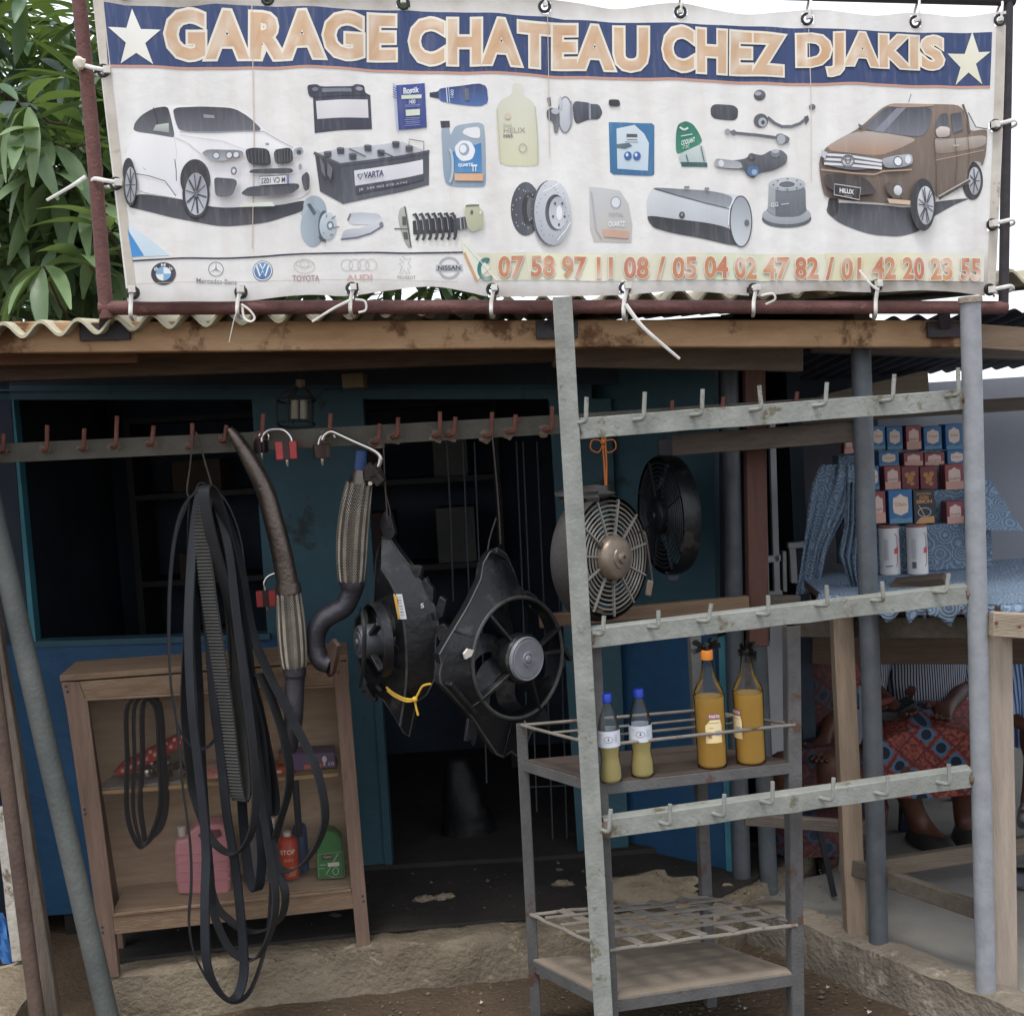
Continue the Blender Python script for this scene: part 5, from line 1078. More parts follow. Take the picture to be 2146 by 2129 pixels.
c, r = tubepx([(753, 1014, 28), (744, 1070, 32), (739, 1120, 33), (737, 1170, 32), (737, 1218, 28)], y_, 9); braid(e2, c, r, 26)
c, r = tubepx([(737, 1216, 27), (738, 1228, 26), (735, 1244, 22), (722, 1270, 22), (700, 1284, 22), (678, 1298, 22), (664, 1322, 21), (662, 1355, 20), (672, 1384, 20), (690, 1392, 19)], y_); b = MB(); b.tube(c, r, 18); b.build('elbow', M_pipe2, e2)
fp = Plane(at(698, 1375, y_ - .01), radians(-62)); b = MB(); b.prism([fp(*p) for p in ((704, 1338), (714, 1352), (712, 1372), (704, 1410), (696, 1418), (688, 1404), (690, 1370), (696, 1346))], fp.n * .012); b.build('flange', mat('rusty_flange', '#4a3a33', '#5c483d', scale=20, rough=.7, metal=.4, bump=.2), e2, bevel=.001)
b = MB(); c = at(784, 996, y_ - .02); b.ball(c, .03, 12, 8, (.9, .7, 1.0), nz=.6); b.bar(at(770, 975, y_ - .02), at(800, 1012, y_ - .03), .03, .02, None); b.build('clamp', mat('dark_clamp', '#2d2724', '#3a322d', rough=.6, metal=.4, bump=.4), e2, ang=25)
b = MB(); b.lathe([(0, 0), (.006, 0), (.006, .004), (0, .004)], at(776, 1013, y_ - .055), (0, -1, 0), 12); b.build('bolt', mat('bright_steel', '#c9c7c2', '#aaa7a0', rough=.25, metal=1), e2)
c, r = tubepx([(676, 922, 5), (681, 912, 5), (694, 905, 5), (712, 912, 5), (740, 925, 5), (780, 943, 5), (795, 955, 5.5), (797, 968, 5.5), (793, 978, 5)], y_ - .04, 6); b = MB(); b.tube(c, r, 10); b.build('hanger_rod', MATS['bright_steel'], e2)
b = MB(); b.tube([at(757, 945, y_ + .02), at(752, 1000, y_ + .02)], .016, 14, flat=.4); b.build('tape', mat('blue_tape', '#24406f', '#1c345c', rough=.5), e2)

# ------------------------------------------------------------ padlocks
def padlock(cu, cv, w, h, y, shack, mt, lab, rot=0.0, parts=None):
    t = thing('padlock', lab, 'padlock', at(cu, cv, y)); Pn = Plane(at(cu, cv, y), rot); c = at(cu, cv, y); W_, H_ = px(w, y), px(h, y)
    b = MB(); b.box(c, (W_, .022, H_), rot); b.build('body', mt, t, bevel=.003)
    b = MB(); b.box(c + Vector((0, 0, 0)), (W_ * .34, .0245, H_ * 1.02), rot); b.build('bumper', mat('padlock_band', '#3b2422', '#2e1d1b', rough=.6), t, bevel=.002)
    b = MB(); b.tube(spline([at(u, v, y) for u, v in shack], 6), .0042, 8); b.build('shackle', MATS['bright_steel'], t)
    b = MB(); b.lathe([(.006, 0), (.006, .012), (.004, .02), (0, .021)], c + Vector((0, 0, -H_ / 2)), (0, 0, -1), 10); b.build('key_boss', MATS['bright_steel'], t)
    return t
M_red = mat('red_padlock', '#a83a36', '#943230', scale=20, rough=.45); 
padlock(600, 944, 44, 38, 3.45, [(612, 928), (608, 915), (596, 903), (580, 900), (562, 903), (551, 914), (549, 926)], M_red, 'red padlock with long bent shackle hung on the hook bar', .15)
padlock(559, 1254, 42, 34, 3.9, [(556, 1238), (554, 1222), (560, 1210), (572, 1203), (580, 1202)], M_red, 'red padlock on the teal wall behind the bent exhaust pipe', -.1)
padlock(674, 946, 34, 30, 3.455, [(668, 932), (672, 918), (684, 908), (696, 908), (702, 918)], mat('brown_padlock', '#4a3d33', '#3a3029', rough=.5, metal=.5), 'dull brown padlock under the hook beside the steel rod', .5)
padlock(547, 936, 26, 26, 3.47, [(543, 925), (545, 912), (554, 906), (562, 912), (562, 922)], mat('black_padlock', '#241f1d', '#2d2725', rough=.5, metal=.5), 'small black padlock hanging left of the red one', -.4)

# ------------------------------------------------------------ caged work lamp
y_ = 3.95; lt = thing('caged_lamp', 'wire-caged work lamp with two pale tubes hanging under the lintel', 'lamp', at(624, 800, y_))
def L2(x, y, o=0): return at(x * .3727, 600 + y * .3727, y_ + o)
b = MB(); b.tube([L2(1690, 525), L2(1690, 570)], .016, 10); b.build('socket', mat('lamp_socket', '#8a8172', '#6d6558'), lt)
b = MB(); b.tube([L2(1692, 470), L2(1690, 525)], .004, 6); b.tube(spline([L2(1700, 505), L2(1760, 420), L2(1850, 390)], 5), .003, 6); b.build('cable', M_string, lt)
M_cage = mat('cage_wire', '#2c2d2f', '#3a3a3a', rough=.6, metal=.3)
for rr, yy in ((105, 775), (108, 640)):
    pts = [L2(1665 + rr * cos(2 * pi * k / 24), yy + rr * .18 * sin(2 * pi * k / 24), .04 * sin(2 * pi * k / 24)) for k in range(24)]; b = MB(); b.tube(pts, .0042, 6, closed=True); b.build('cage_ring', M_cage, lt)
for k in range(5):
    a = 2 * pi * k / 5 + .5; b = MB(); b.tube(spline([L2(1688, 560), L2(1676 + 60 * cos(a), 585, .03 * sin(a)), L2(1665 + 108 * cos(a), 640, .04 * sin(a)), L2(1665 + 105 * cos(a), 775, .04 * sin(a))], 4), .004, 6); b.build('cage_wire', M_cage, lt)
for x in (1658, 1708):
    b = MB(); b.tube([L2(x, 640), L2(x, 745)], .013, 12); b.build('tube', mat('lamp_tube', '#b0a796', '#98907f', rough=.4), lt)
# ------------------------------------------------------------ radiator fans
def z1(x, y): return (700 + x * .3025, 1040 + y * .3025)
def zf(x, y): return (1130 + x * .2243, 900 + y * .2243)
M_shroud = mat('shroud_plastic', '#121315', '#1c1d20', scale=9, rough=.4, bump=.25, bscale=40, detail=10, col3='#35332f', s3=9, t3=.56)
M_edge = mat('edge_highlight', '#2e2f31', '#45443f', scale=20, rough=.5)  # lighter tone paints a highlight along the shroud edges and ridge
M_motor = mat('motor_zinc', '#85878c', '#707277', scale=15, rough=.5, metal=.2, bump=.1)
def blade_fan(par, c, n, R_, nb, xh, sweep=.5, mt=None, hubr=.33, rot=0.0):
    x, y = ortho(n, xh)
    for k in range(nb):
        a = 2 * pi * k / nb + rot; b = MB(); vv = []
        for i in range(7):
            t = i / 6; r = R_ * (hubr + (.96 - hubr) * t); aa = a + sweep * t * t; hw = (.24 + .2 * t) * (1 if t < .95 else .8) / max(.45, t + .35) * .62
            for s_ in (-1, 1):
                ang_ = aa + s_ * hw; vv.append(c + (x * cos(ang_) + y * sin(ang_)) * r + n * (s_ * .016 * (1 - .3 * t) - .01))
        top = [p + n * .0025 for p in vv]; o = len(vv); fs = []
        for i in range(6): fs += [(2 * i, 2 * i + 1, 2 * i + 3, 2 * i + 2), (o + 2 * i, o + 2 * i + 2, o + 2 * i + 3, o + 2 * i + 1), (2 * i, 2 * i + 2, o + 2 * i + 2, o + 2 * i), (2 * i + 1, o + 2 * i + 1, o + 2 * i + 3, 2 * i + 3)]
        fs += [(0, o, o + 1, 1), (12, 13, o + 13, o + 12)]
        b.add(vv + top, fs); b.build('blade', mt or M_shroud, par)
    b = MB(); b.lathe([(R_ * hubr * 1.02, -.03), (R_ * hubr * 1.02, .006), (R_ * hubr * .9, .014), (0, .014)], c, n, 24); b.build('hub', mt or M_shroud, par)
# fan with grey motor, turned to the right
y_ = 3.46; fb = thing('radiator_fan', 'black radiator fan with pointed shroud and big pale grey motor disc', 'radiator fan', at(1030, 1100, y_))
C = at(*z1(1265, 1120), y_); yaw = radians(42); PN = Plane(C, yaw); n = PN.n
out = [(1130, 350), (1200, 380), (1240, 430), (1310, 640), (1420, 690), (1500, 850), (1560, 1000), (1622, 1120), (1622, 1170), (1560, 1260), (1500, 1440), (1440, 1560), (1390, 1640), (1330, 1812), (1310, 1815), (1245, 1765), (1195, 1822), (1165, 1805), (1060, 1650), (960, 1500), (760, 1290), (750, 1258), (780, 1180), (758, 1100), (840, 960), (960, 760), (1050, 570), (1062, 470)]
RF = (PN(*z1(1265, 690)) - PN(*z1(1265, 1120))).length
b = MB(); cx_ = PN(*z1(1262, 1115)); NS = 64; o3 = [PN(*z1(*p)) for p in out]
# shroud plate: ring of quads between the round opening and the outline
o2 = []
for k in range(NS):
    a = 2 * pi * k / NS; d = PN.x * cos(a) + Vector((0, 0, 1)) * sin(a); best = None
    for p, q in zip(o3, o3[1:] + o3[:1]):
        A = p - cx_; B_ = q - cx_; ax_, az = A.dot(PN.x), A.z; bx, bz = B_.dot(PN.x), B_.z; dx, dz_ = cos(a), sin(a)
        den = (bx - ax_) * dz_ - (bz - az) * dx
        if abs(den) < 1e-9: continue
        s_ = (az * dx - ax_ * dz_) / den; r_ = (ax_ + s_ * (bx - ax_)) * dx + (az + s_ * (bz - az)) * dz_
        if -1e-6 <= s_ <= 1 + 1e-6 and r_ > 0 and (best is None or r_ > best): best = r_
    o2.append(max(best or RF * 1.05, RF * 1.03))
inn = [cx_ + (PN.x * cos(2 * pi * k / NS) + Vector((0, 0, 1)) * sin(2 * pi * k / NS)) * RF * .97 for k in range(NS)]
oth = [cx_ + (PN.x * cos(2 * pi * k / NS) + Vector((0, 0, 1)) * sin(2 * pi * k / NS)) * o2[k] for k in range(NS)]
vv = [p + n * .012 for p in inn] + [p - n * .018 for p in oth] + [p - n * .045 for p in oth] + [p - n * .05 for p in inn]
b.add(vv, [(j * NS + k, j * NS + (k + 1) % NS, (j + 1) % 4 * NS + (k + 1) % NS, (j + 1) % 4 * NS + k) for j in range(4) for k in range(NS)]); b.build('shroud', M_shroud, fb, ang=30)
b = MB(); b.ring(cx_ + n * .012, n, RF * .97, .006, 56, 8); b.build('opening_rim', M_edge, fb)
b = MB(); b.tube([p - n * .018 for p in oth], .0035, 6, closed=True); b.build('edge_bead', M_edge, fb)
for k_ in (5, 13, 27, 38, 46, 54): b = MB(); b.bar(inn[k_] + n * .008, oth[k_] - n * .016, .007, .010, n); b.build('rib', M_shroud, fb, bevel=.002)
# corner hole frame, side arms and brackets
for p, q, w in (((1100, 380), (1180, 430), .02), ((1600, 1060), (1420, 1090), .016), ((1560, 1030), (1625, 1130), .018), ((780, 1290), (960, 1500), .03)): b = MB(); b.bar(PN(*z1(*p), .006), PN(*z1(*q), .006), w, .012, n); b.build('side_arm', M_shroud, fb, bevel=.002)
for L_ in ([(950, 1540), (985, 1560), (1010, 1650), (990, 1735), (975, 1690), (930, 1700)], [(1290, 1570), (1400, 1530), (1480, 1480), (1525, 1580), (1495, 1610), (1460, 1570), (1400, 1600), (1310, 1640)]):
    b = MB(); b.prism([PN(*z1(*p), -.01) for p in L_], -n * .012); b.build('bracket', M_shroud, fb, bevel=.0015)
blade_fan(fb, cx_ - n * .01 + PN.x * .0, n, RF * .93, 7, (0, 0, 1), .45, hubr=.36)
mc = cx_ + n * .035; 
for a in (.35, 2.2, 3.7, 5.1):
    d = PN.x * cos(a) + Vector((0, 0, 1)) * sin(a); b = MB(); b.bar(cx_ + d * RF * .3 + n * .03, cx_ + d * RF * .98 + n * .008, .02, .01, n); b.build('motor_strut', M_shroud, fb, bevel=.002)
b = MB(); b.lathe([(RF * .40, -.03), (RF * .40, .0), (RF * .37, .006)], mc, n, 36); b.build('motor_cup', M_shroud, fb)
b = MB(); b.lathe([(RF * .355, -.02), (RF * .355, .012), (RF * .34, .017), (RF * .31, .0155), (RF * .30, .017), (RF * .12, .017), (RF * .115, .020), (RF * .08, .020), (RF * .075, .017), (RF * .05, .022), (0, .023)], mc, n, 40); b.build('motor', M_motor, fb)
I = Ink(); I.use((700, 1040, .3025)); f_ = lambda u, v, off=0: PN(u, v, .0 + off - .006)
b = MB(); b.prism([PN(*z1(*p), .014) for p in ((868, 1085), (895, 1050), (935, 1060), (920, 1100), (880, 1122))], n * .008); b.build('white_clip', mat('clip_white', '#cfcbc0', '#bab5a8'), fb)
I.text('5', [(1148, 560), (1176, 552), (1178, 584), (1152, 590)], '#b9bcc0', .02); I.build('casting_mark', on=f_, par=fb, grid=0)
b = MB(); b.tube(spline([at(1031, 905, y_), at(1040, 1000, y_), at(1046, 1080, y_), at(1049, 1140, y_)], 4), .0022, 6); b.tube(spline([at(1040, 1085, y_), at(1026, 1130, y_), at(1020, 1172, y_)], 4), .0022, 6); b.build('string', M_string, fb)
# fan seen nearly edge-on, with warning sticker
y_ = 3.45; fa = thing('radiator_fan', 'black radiator fan seen edge-on with warning sticker and yellow strap', 'radiator fan', at(860, 1080, y_))
PN = Plane(at(*z1(520, 900), y_), radians(-24)); n = PN.n
out = [(330, 285), (390, 300), (450, 390), (520, 480), (600, 590), (660, 690), (710, 800), (722, 900), (705, 1000), (705, 1250), (645, 1370), (572, 1420), (540, 1560), (520, 1660), (488, 1640), (420, 1520), (352, 1420), (235, 1335), (185, 1200), (132, 980), (152, 850), (215, 775), (275, 735), (285, 560), (290, 460), (305, 380)]
b = MB(); O3 = [PN(*z1(*p)) for p in out]; ridge = [PN(*z1(*p), .05) for p in ((385, 480), (480, 640), (540, 860), (560, 1080), (555, 1300), (515, 1560))]
# faceted shell: fan the outline to a raised ridge line
vv = O3 + ridge; no = len(O3); fs = []
def near(i): return no + min(range(len(ridge)), key=lambda j: (ridge[j] - O3[i]).length + abs(ridge[j].z - O3[i].z))
for i in range(no):
    j = (i + 1) % no; a, c = near(i), near(j); fs.append((i, j, c))
    if a != c: fs.append((i, c, a))
b.add(vv, fs); b.add([p - n * .03 for p in O3], [tuple(range(no))]); o_ = len(vv)
b.f += [(i, (i + 1) % no, o_ + (i + 1) % no, o_ + i) for i in range(no)]
b.build('shroud', M_shroud, fa, ang=30)
b = MB(); b.tube(O3, .0035, 6, closed=True); b.build('edge_bead', M_edge, fa)
b = MB(); b.tube(spline(ridge, 5), .004, 6); b.build('ridge', M_edge, fa)
PM = Plane(at(*z1(265, 1000), y_ - .035), radians(-66)); nm = PM.n; cm = PM(*z1(262, 1000)); RM = (PM(*z1(262, 760)) - cm).length
b = MB(); NS = 40; b.lathe([(RM * 1.05, -.03), (RM * 1.05, -.005), (RM * 1.0, .0), (RM * .96, -.006), (RM * .96, -.03)], cm, nm, 48); b.f = b.f[:4 * 48]; b.build('fan_ring', M_shroud, fa)
blade_fan(fa, cm - nm * .03, nm, RM * .9, 6, (0, 0, 1), .5, hubr=.4)
for a in (.6, 2.2, 3.9, 5.5):
    d = PM.x * cos(a) + Vector((0, 0, 1)) * sin(a); b = MB(); b.bar(cm + d * RM * .3 + nm * .012, cm + d * RM * 1.0, .022, .012, nm); b.build('motor_strut', M_shroud, fa, bevel=.002)
b = MB(); b.lathe([(RM * .46, -.05), (RM * .46, .014), (RM * .42, .022), (RM * .30, .02), (RM * .28, .024), (RM * .12, .024), (RM * .1, .03), (0, .03)], cm + nm * .02, nm, 40); b.build('motor', mat('dusty_motor', '#3d3f43', '#4c4e52', rough=.5, metal=.3), fa)
for L_ in ([(520, 480), (590, 475), (612, 490), (600, 560), (560, 560)], [(610, 590), (635, 560), (655, 600), (690, 640), (690, 740), (650, 700)], [(705, 780), (735, 690), (780, 720), (760, 830), (715, 860)], [(700, 900), (760, 880), (835, 960), (815, 1000), (730, 1000)], [(320, 180), (350, 100), (400, 150), (425, 260), (405, 300), (350, 290), (325, 230)]):
    b = MB(); b.prism([PN(*z1(*p), .004) for p in L_], -n * .018); b.build('bracket', M_shroud, fa, bevel=.002)
for p, q in (((700, 800), (715, 850)), ((350, 850), (360, 930)), ((230, 1340), (330, 1390)), ((255, 1290), (300, 1370)), ((340, 1290), (370, 1330))): b = MB(); b.bar(PN(*z1(*p), .03), PN(*z1(*q), .03), .016, .012, n); b.build('clip', M_shroud, fa)
b = MB(); b.tube(spline([PM(*z1(290, 800), .04), PM(*z1(330, 900), .05), PM(*z1(320, 1150), .05), PM(*z1(270, 1300), .04)], 6), .006, 8); b.build('wiring', M_rubber, fa)
PS = Plane(PN(*z1(460, 765), .048), radians(-32)); b = MB(); b.prism([PS(*z1(*p)) for p in ((414, 677), (472, 677), (505, 850), (446, 850))], PS.n * .002); b.build('sticker', mat('sticker_white', '#d6d6d4', '#c2c2bf'), fa)
I = Ink(); I.use((700, 1040, .3025)); I.poly([(416, 682), (438, 682), (462, 846), (448, 846)], '#c9962f'); 
for k in range(7): I.line([(446 + 3.4 * k, 700 + 20 * k), (470 + 3.6 * k, 698 + 20 * k)], 1.2 + (k % 2), '#6d7078')
I.text('5', [(607, 742), (628, 738), (632, 768), (612, 772)], '#b9bcc0', .02)
I.build('sticker_print', on=lambda u, v, off=0: PS(u, v, off + .0022), par=fa, grid=0)
b = MB(); b.tube(spline([PN(*z1(*p), .06) for p in ((432, 1290), (480, 1330), (560, 1368), (630, 1365), (680, 1285), (740, 1268))], 5), .0035, 8); b.tube(spline([PN(*z1(*p), .06) for p in ((440, 1312), (490, 1352), (570, 1386), (632, 1380))], 5), .0035, 8); b.tube(spline([PN(*z1(*p), .064) for p in ((630, 1360), (640, 1420), (655, 1480))], 4), .0032, 8); b.ball(PN(*z1(632, 1372), .064), .009, 10, 7)
tag(b.build('strap', mat('yellow_cord', '#c9a23a', '#b68f2e', rough=.6)), 'yellow cord tied round the edge-on radiator fan', 'strap')
b = MB(); b.tube(spline([at(803, 920, y_), at(806, 1000, y_), at(810, 1060, y_), at(812, 1092, y_)], 4), .0024, 6); b.tube(spline([at(807, 1030, y_), at(818, 1075, y_), at(815, 1100, y_)], 4), .002, 6); b.build('string', M_string, fa)
# condenser fan with wire guard and tan motor
y_ = 3.44; fc = thing('condenser_fan', 'round fan with concentric guard rings and tan motor cap hung on an orange string', 'fan', at(1276, 1030, y_))
C = at(*zf(640, 1195), y_); PN = Plane(C, radians(46)); n = PN.n; RC = abs((PN(*zf(640, 625)) - C).length)
M_guard = mat('dusty_guard', '#5d5850', '#4a4640', scale=10, rough=.6, metal=.3, bump=.15)
M_guardp = mat('grey_guard', '#8f8b82', '#77736a', scale=10, rough=.55, metal=.2)
for k in range(8):
    r = RC * (.40 + .075 * k); b = MB(); b.ring(C + n * .012, n, r, .0028, 56, 6); b.build('guard_ring', M_guardp if k < 7 else M_guard, fc)
for k in range(11):
    a = 2 * pi * (k + .25) / 11; d = PN.x * cos(a) + Vector((0, 0, 1)) * sin(a); b = MB(); b.bar(C + d * RC * .36 + n * .016, C + d * RC * .97 + n * .012, .008, .005, n); b.build('guard_spoke', M_guardp, fc)
b = MB(); b.lathe([(RC * 1.0, .012), (RC * 1.03, .0), (RC * 1.03, -.02), (RC * 1.06, -.03), (RC * 1.06, -.055), (RC * .96, -.055), (RC * .94, .008)], C, n, 64); b.f = b.f[:6 * 64]; b.build('housing', mat('dusty_housing', '#2b2927', '#383532', scale=7, rough=.6, bump=.15, col3='#66625a', s3=6, t3=.62), fc)
blade_fan(fc, C - n * .025, n, RC * .9, 8, (0, 0, 1), .4, mt=M_black, hubr=.36)
b = MB(); b.lathe([(RC * .37, -.01), (RC * .37, .02), (RC * .345, .034), (RC * .30, .040), (RC * .18, .042), (RC * .17, .046), (RC * .09, .047), (RC * .08, .055), (RC * .045, .056), (RC * .04, .05), (0, .05)], C + n * .006, n, 44); b.build('motor', mat('tan_zinc', '#7a6d60', '#8b7d6f', scale=8, rough=.4, metal=.45, bump=.08, col3='#5e4c3b', s3=10, t3=.62), fc)
for k in range(3):
    a = 2 * pi * k / 3 + .4; d = PN.x * cos(a) + Vector((0, 0, 1)) * sin(a); b = MB(); b.lathe([(.009, 0), (.009, .008), (0, .009)], C + d * RC * .40 + n * .02, n, 10); b.build('screw', M_guard, fc)
b = MB(); b.ball(C + Vector((0, 0, 1)) * RC * 1.06 - PN.x * .06 + n * -.02, .05, 12, 8, (1.6, .5, .45), nz=.6); b.build('mount', MATS['dusty_housing'], fc, ang=25)
M_or = mat('orange_string', '#b5682c', '#9c5a2a', rough=.8)
b = MB(); b.tube([at(1262, 915, y_), at(1266, 970, y_), at(1269, 1026, y_)], .0025, 6); b.tube([at(1268, 915, y_), at(1271, 970, y_), at(1271, 1028, y_)], .0025, 6)
for s_ in (-1, 1): b.tube(spline([at(1264, 925, y_), at(1264 + 22 * s_, 922, y_ - .01), at(1264 + 26 * s_, 940, y_ - .01), at(1264 + 10 * s_, 948, y_), at(1264, 930, y_)], 5), .0018, 6)
b.ball(at(1264, 926, y_), .009, 8, 6); b.build('string', M_or, fc)
b = MB(); b.tube(spline([PN(*zf(880, 960), .02), at(1352, 1120, y_), at(1365, 1200, y_), at(1366, 1222, y_)], 6), .003, 6); b.build('cable', M_string, fc)
b = MB(); b.bar(at(1363, 1216, y_), at(1358, 1248, y_), .018, .014, None); b.build('plug', mat('plug_tan', '#6f6152', '#5c5044'), fc, bevel=.003)
# black fan at the back, turned away to the left
y_ = 3.92; fd = thing('condenser_fan', 'black round fan hung at the blue panel behind the hook rack', 'fan', at(1385, 940, y_))
C = at(*zf(1165, 800), y_); PN = Plane(C, radians(-74)); n = PN.n; RD = (PN(*zf(1165, 260)) - C).length
for k in range(9):
    b = MB(); b.ring(C + n * .012, n, RD * (.30 + .075 * k), .0026, 48, 6); b.build('guard_ring', mat('black_guard', '#26272b', '#34353a', rough=.45), fd)
for k in range(8):
    a = 2 * pi * (k + .5) / 8; d = PN.x * cos(a) + Vector((0, 0, 1)) * sin(a); b = MB(); b.bar(C + d * RD * .25 + n * .015, C + d * RD * .97 + n * .012, .007, .005, n); b.build('guard_spoke', MATS['black_guard'], fd)
b = MB(); b.lathe([(RD * 1.0, .014), (RD * 1.03, 0), (RD * 1.03, -.03), (RD * 1.0, -.045), (RD * .9, -.05), (RD * .9, -.02), (RD * .97, .01)], C, n, 56); b.f = b.f[:6 * 56]; b.build('housing', M_shroud, fd)
blade_fan(fd, C - n * .03, n, RD * .88, 8, (0, 0, 1), .4, mt=M_black, hubr=.34)
b = MB(); b.lathe([(RD * .33, 0), (RD * .33, .03), (RD * .28, .038), (RD * .12, .04), (RD * .1, .046), (0, .046)], C, n, 36); b.build('motor', M_shroud, fd)
for L_ in ([(1300, 910), (1420, 905), (1420, 960), (1380, 1000), (1320, 990)], [(1300, 1055), (1400, 1045), (1420, 1130), (1315, 1140)], [(1180, 1330), (1330, 1320), (1290, 1410), (1210, 1410)], [(1110, 100), (1220, 90), (1300, 190), (1250, 260), (1120, 240)]):
    b = MB(); b.prism([at(*zf(*p), y_ - .02) for p in L_], (0, .03, 0)); b.build('bracket', mat('grey_plastic', '#3d3e42', '#4b4c50'), fd, bevel=.002)
b = MB(); b.prism([at(*zf(*p), y_ - .03) for p in ((1285, 1270), (1320, 1235), (1370, 1230), (1330, 1280))], (0, .002, 0)); b.build('sticker', MATS['sticker_white'], fd)
b = MB(); b.tube([at(1395, 880, y_), at(1393, 935, y_)], .004, 6); b.build('string', M_string, fd)

# ------------------------------------------------------------ glazed show cabinet
def zs(x, y): return (x * .4324, 1300 + y * .4324)
fa_, fb_ = gz(*zs(540, 1735), PZ), gz(*zs(1765, 1582), PZ); CY = math.atan2(fb_.y - fa_.y, fb_.x - fa_.x)
CP = Plane(fa_, CY); n = CP.n
def cq(q, off=0.0): return [CP(*zs(*p), off) for p in q]
M_cab = wood('cabinet_oak', '#80695a', '#69564a', 'z'); M_cabx = wood('cabinet_oak_rail', '#86705a', '#6e5a47', 'x'); M_ply = mat('cabinet_ply', '#c4b096', '#ab977d', scale=4, rough=.8, stretch=(1, 8, 12), col3='#8a7459', s3=9, t3=.66)
cab = thing('show_cabinet', 'wooden glass-fronted show cabinet with middle shelf standing on the porch edge', 'cabinet', fa_.lerp(fb_, .5) - n * .15)
DEP = 0.24
def cpr(name, q, mt, th, off=0.0, bev=.002): b = MB(); b.prism(cq(q, off), -n * th); return b.build(name, mt, cab, bevel=bev)
cpr('stile', [(296, 300), (382, 298), (412, 380), (545, 1430), (577, 1728), (505, 1738), (420, 1100), (320, 420)], M_cab, .035)
cpr('stile', [(1612, 192), (1680, 200), (1700, 400), (1768, 1250), (1797, 1578), (1730, 1584), (1704, 1310), (1622, 320)], M_cab, .035)
cpr('rail', [(383, 298), (1611, 205), (1620, 312), (412, 378)], M_cabx, .033, -.001)
cpr('rail', [(546, 1436), (1703, 1314), (1716, 1396), (553, 1522)], M_cabx, .033, -.001)
cpr('moulding', [(412, 378), (1620, 312), (1622, 324), (414, 390)], M_cabx, .012, .004); cpr('moulding', [(544, 1420), (1702, 1300), (1703, 1313), (546, 1435)], M_cabx, .012, .004)
cpr('moulding', [(412, 382), (424, 382), (556, 1424), (545, 1430)], M_cab, .012, .004)
for q in ([(296, 300), (1680, 200)],):
    A, B_ = CP(*zs(290, 296)), CP(*zs(1690, 192)); b = MB(); b.prism([A, B_, B_ - n * DEP, A - n * DEP], Vector((0, 0, .018))); b.build('top', M_cabx, cab, bevel=.002)
for name, (a, c) in (('side_panel', ((310, 310), (500, 1530))), ('side_panel', ((1670, 215), (1755, 1400)))):
    A, B_ = CP(*zs(*a), -.036), CP(*zs(*c), -.036); b = MB(); s_ = CP.x * .012; b.prism([A, B_, B_ - n * (DEP - .04), A - n * (DEP - .04)], s_ if a[0] < 900 else -s_); b.build(name, M_cab, cab)
for a in ((505, 1530), (1755, 1400)):
    A = CP(*zs(*a), -DEP + .03); b = MB(); b.bar(A + Vector((0, 0, .02)), Vector((A.x, A.y, PZ)), .035, .035, CP.x); b.build('leg', M_cab, cab, bevel=.002)
b = MB(); A, B_ = CP(*zs(545, 1440), -.03), CP(*zs(1708, 1322), -.03); b.prism([A, B_, B_ - n * (DEP - .03), A - n * (DEP - .03)], Vector((0, 0, .012))); b.build('bottom_board', M_ply, cab)
ZBOT = lambda p: 0
b = MB(); A, B_ = CP(*zs(480, 868), -.05), CP(*zs(1640, 778), -.05); b.prism([A, B_, B_ - n * (DEP - .06), A - n * (DEP - .06)], Vector((0, 0, .012))); b.build('shelf', mat('shelf_pine', '#b39a72', '#a08862', scale=4, rough=.7, stretch=(1, 10, 10)), cab, bevel=.001)
b = MB(); b.prism([CP(*zs(*p), 0) - n * (DEP - .004) for p in ((330, 330), (1690, 230), (1760, 1400), (490, 1500))], -n * .008); b.build('back_panel', M_ply, cab)
b = MB(); b.prism(cq([(415, 390), (1620, 322), (1702, 1305), (546, 1425)], -.014), -n * .004); b.build('glass', glassmat('cabinet_glass', '#f6f3f0', .02, .11, .99), cab)
for x, y in ((320, 320), (328, 345), (410, 915), (414, 938), (496, 1486), (498, 1512), (1640, 250), (1758, 1335), (1762, 1360)):
    b = MB(); b.lathe([(.004, -.001), (.004, .0012), (0, .0014)], CP(*zs(x, y)), n, 8); b.build('nail', M_dark, cab)
# goods inside
def inside(q, off): return [CP(*zs(*p), -off) for p in q]
pj = thing('jerrycan', 'pink coolant jerrycan with white cap inside the cabinet', 'jerrycan', CP(*zs(960, 1385), -.14))
b = MB(); b.prism(inside([(845, 1380), (835, 1290), (828, 1140), (832, 1112), (885, 1108), (905, 1070), (940, 1040), (1060, 1030), (1100, 1060), (1106, 1360), (1080, 1384)], .09), -n * .09); b.build('body', mat('pink_fluid', '#d49aa4', '#c58a96', scale=4, rough=.35, spec=.5), pj, bevel=.008)
b = MB(); b.prism(inside([(945, 1085), (965, 1062), (1055, 1055), (1064, 1085), (1040, 1100), (960, 1105)], .0885), n * .002); b.build('grip_shade', mat('grip_shadow', '#7d4a54', '#6d3f49'), pj)  # no opening here: a darker pink plate paints the grip's shade
c = CP(*zs(858, 1110), -.135); b = MB(); b.lathe([(.013, 0), (.013, .028), (.012, .03), (0, .03)], c, n=18); b.build('cap', mat('white_cap', '#d5d3cf', '#c5c2bd'), pj)
for y in (1180, 1225, 1270, 1315):
    b = MB(); b.tube(inside([(836, y), (960, y - 6), (1104, y - 14)], .089), .003, 6); b.build('rib', MATS['pink_fluid'], pj)
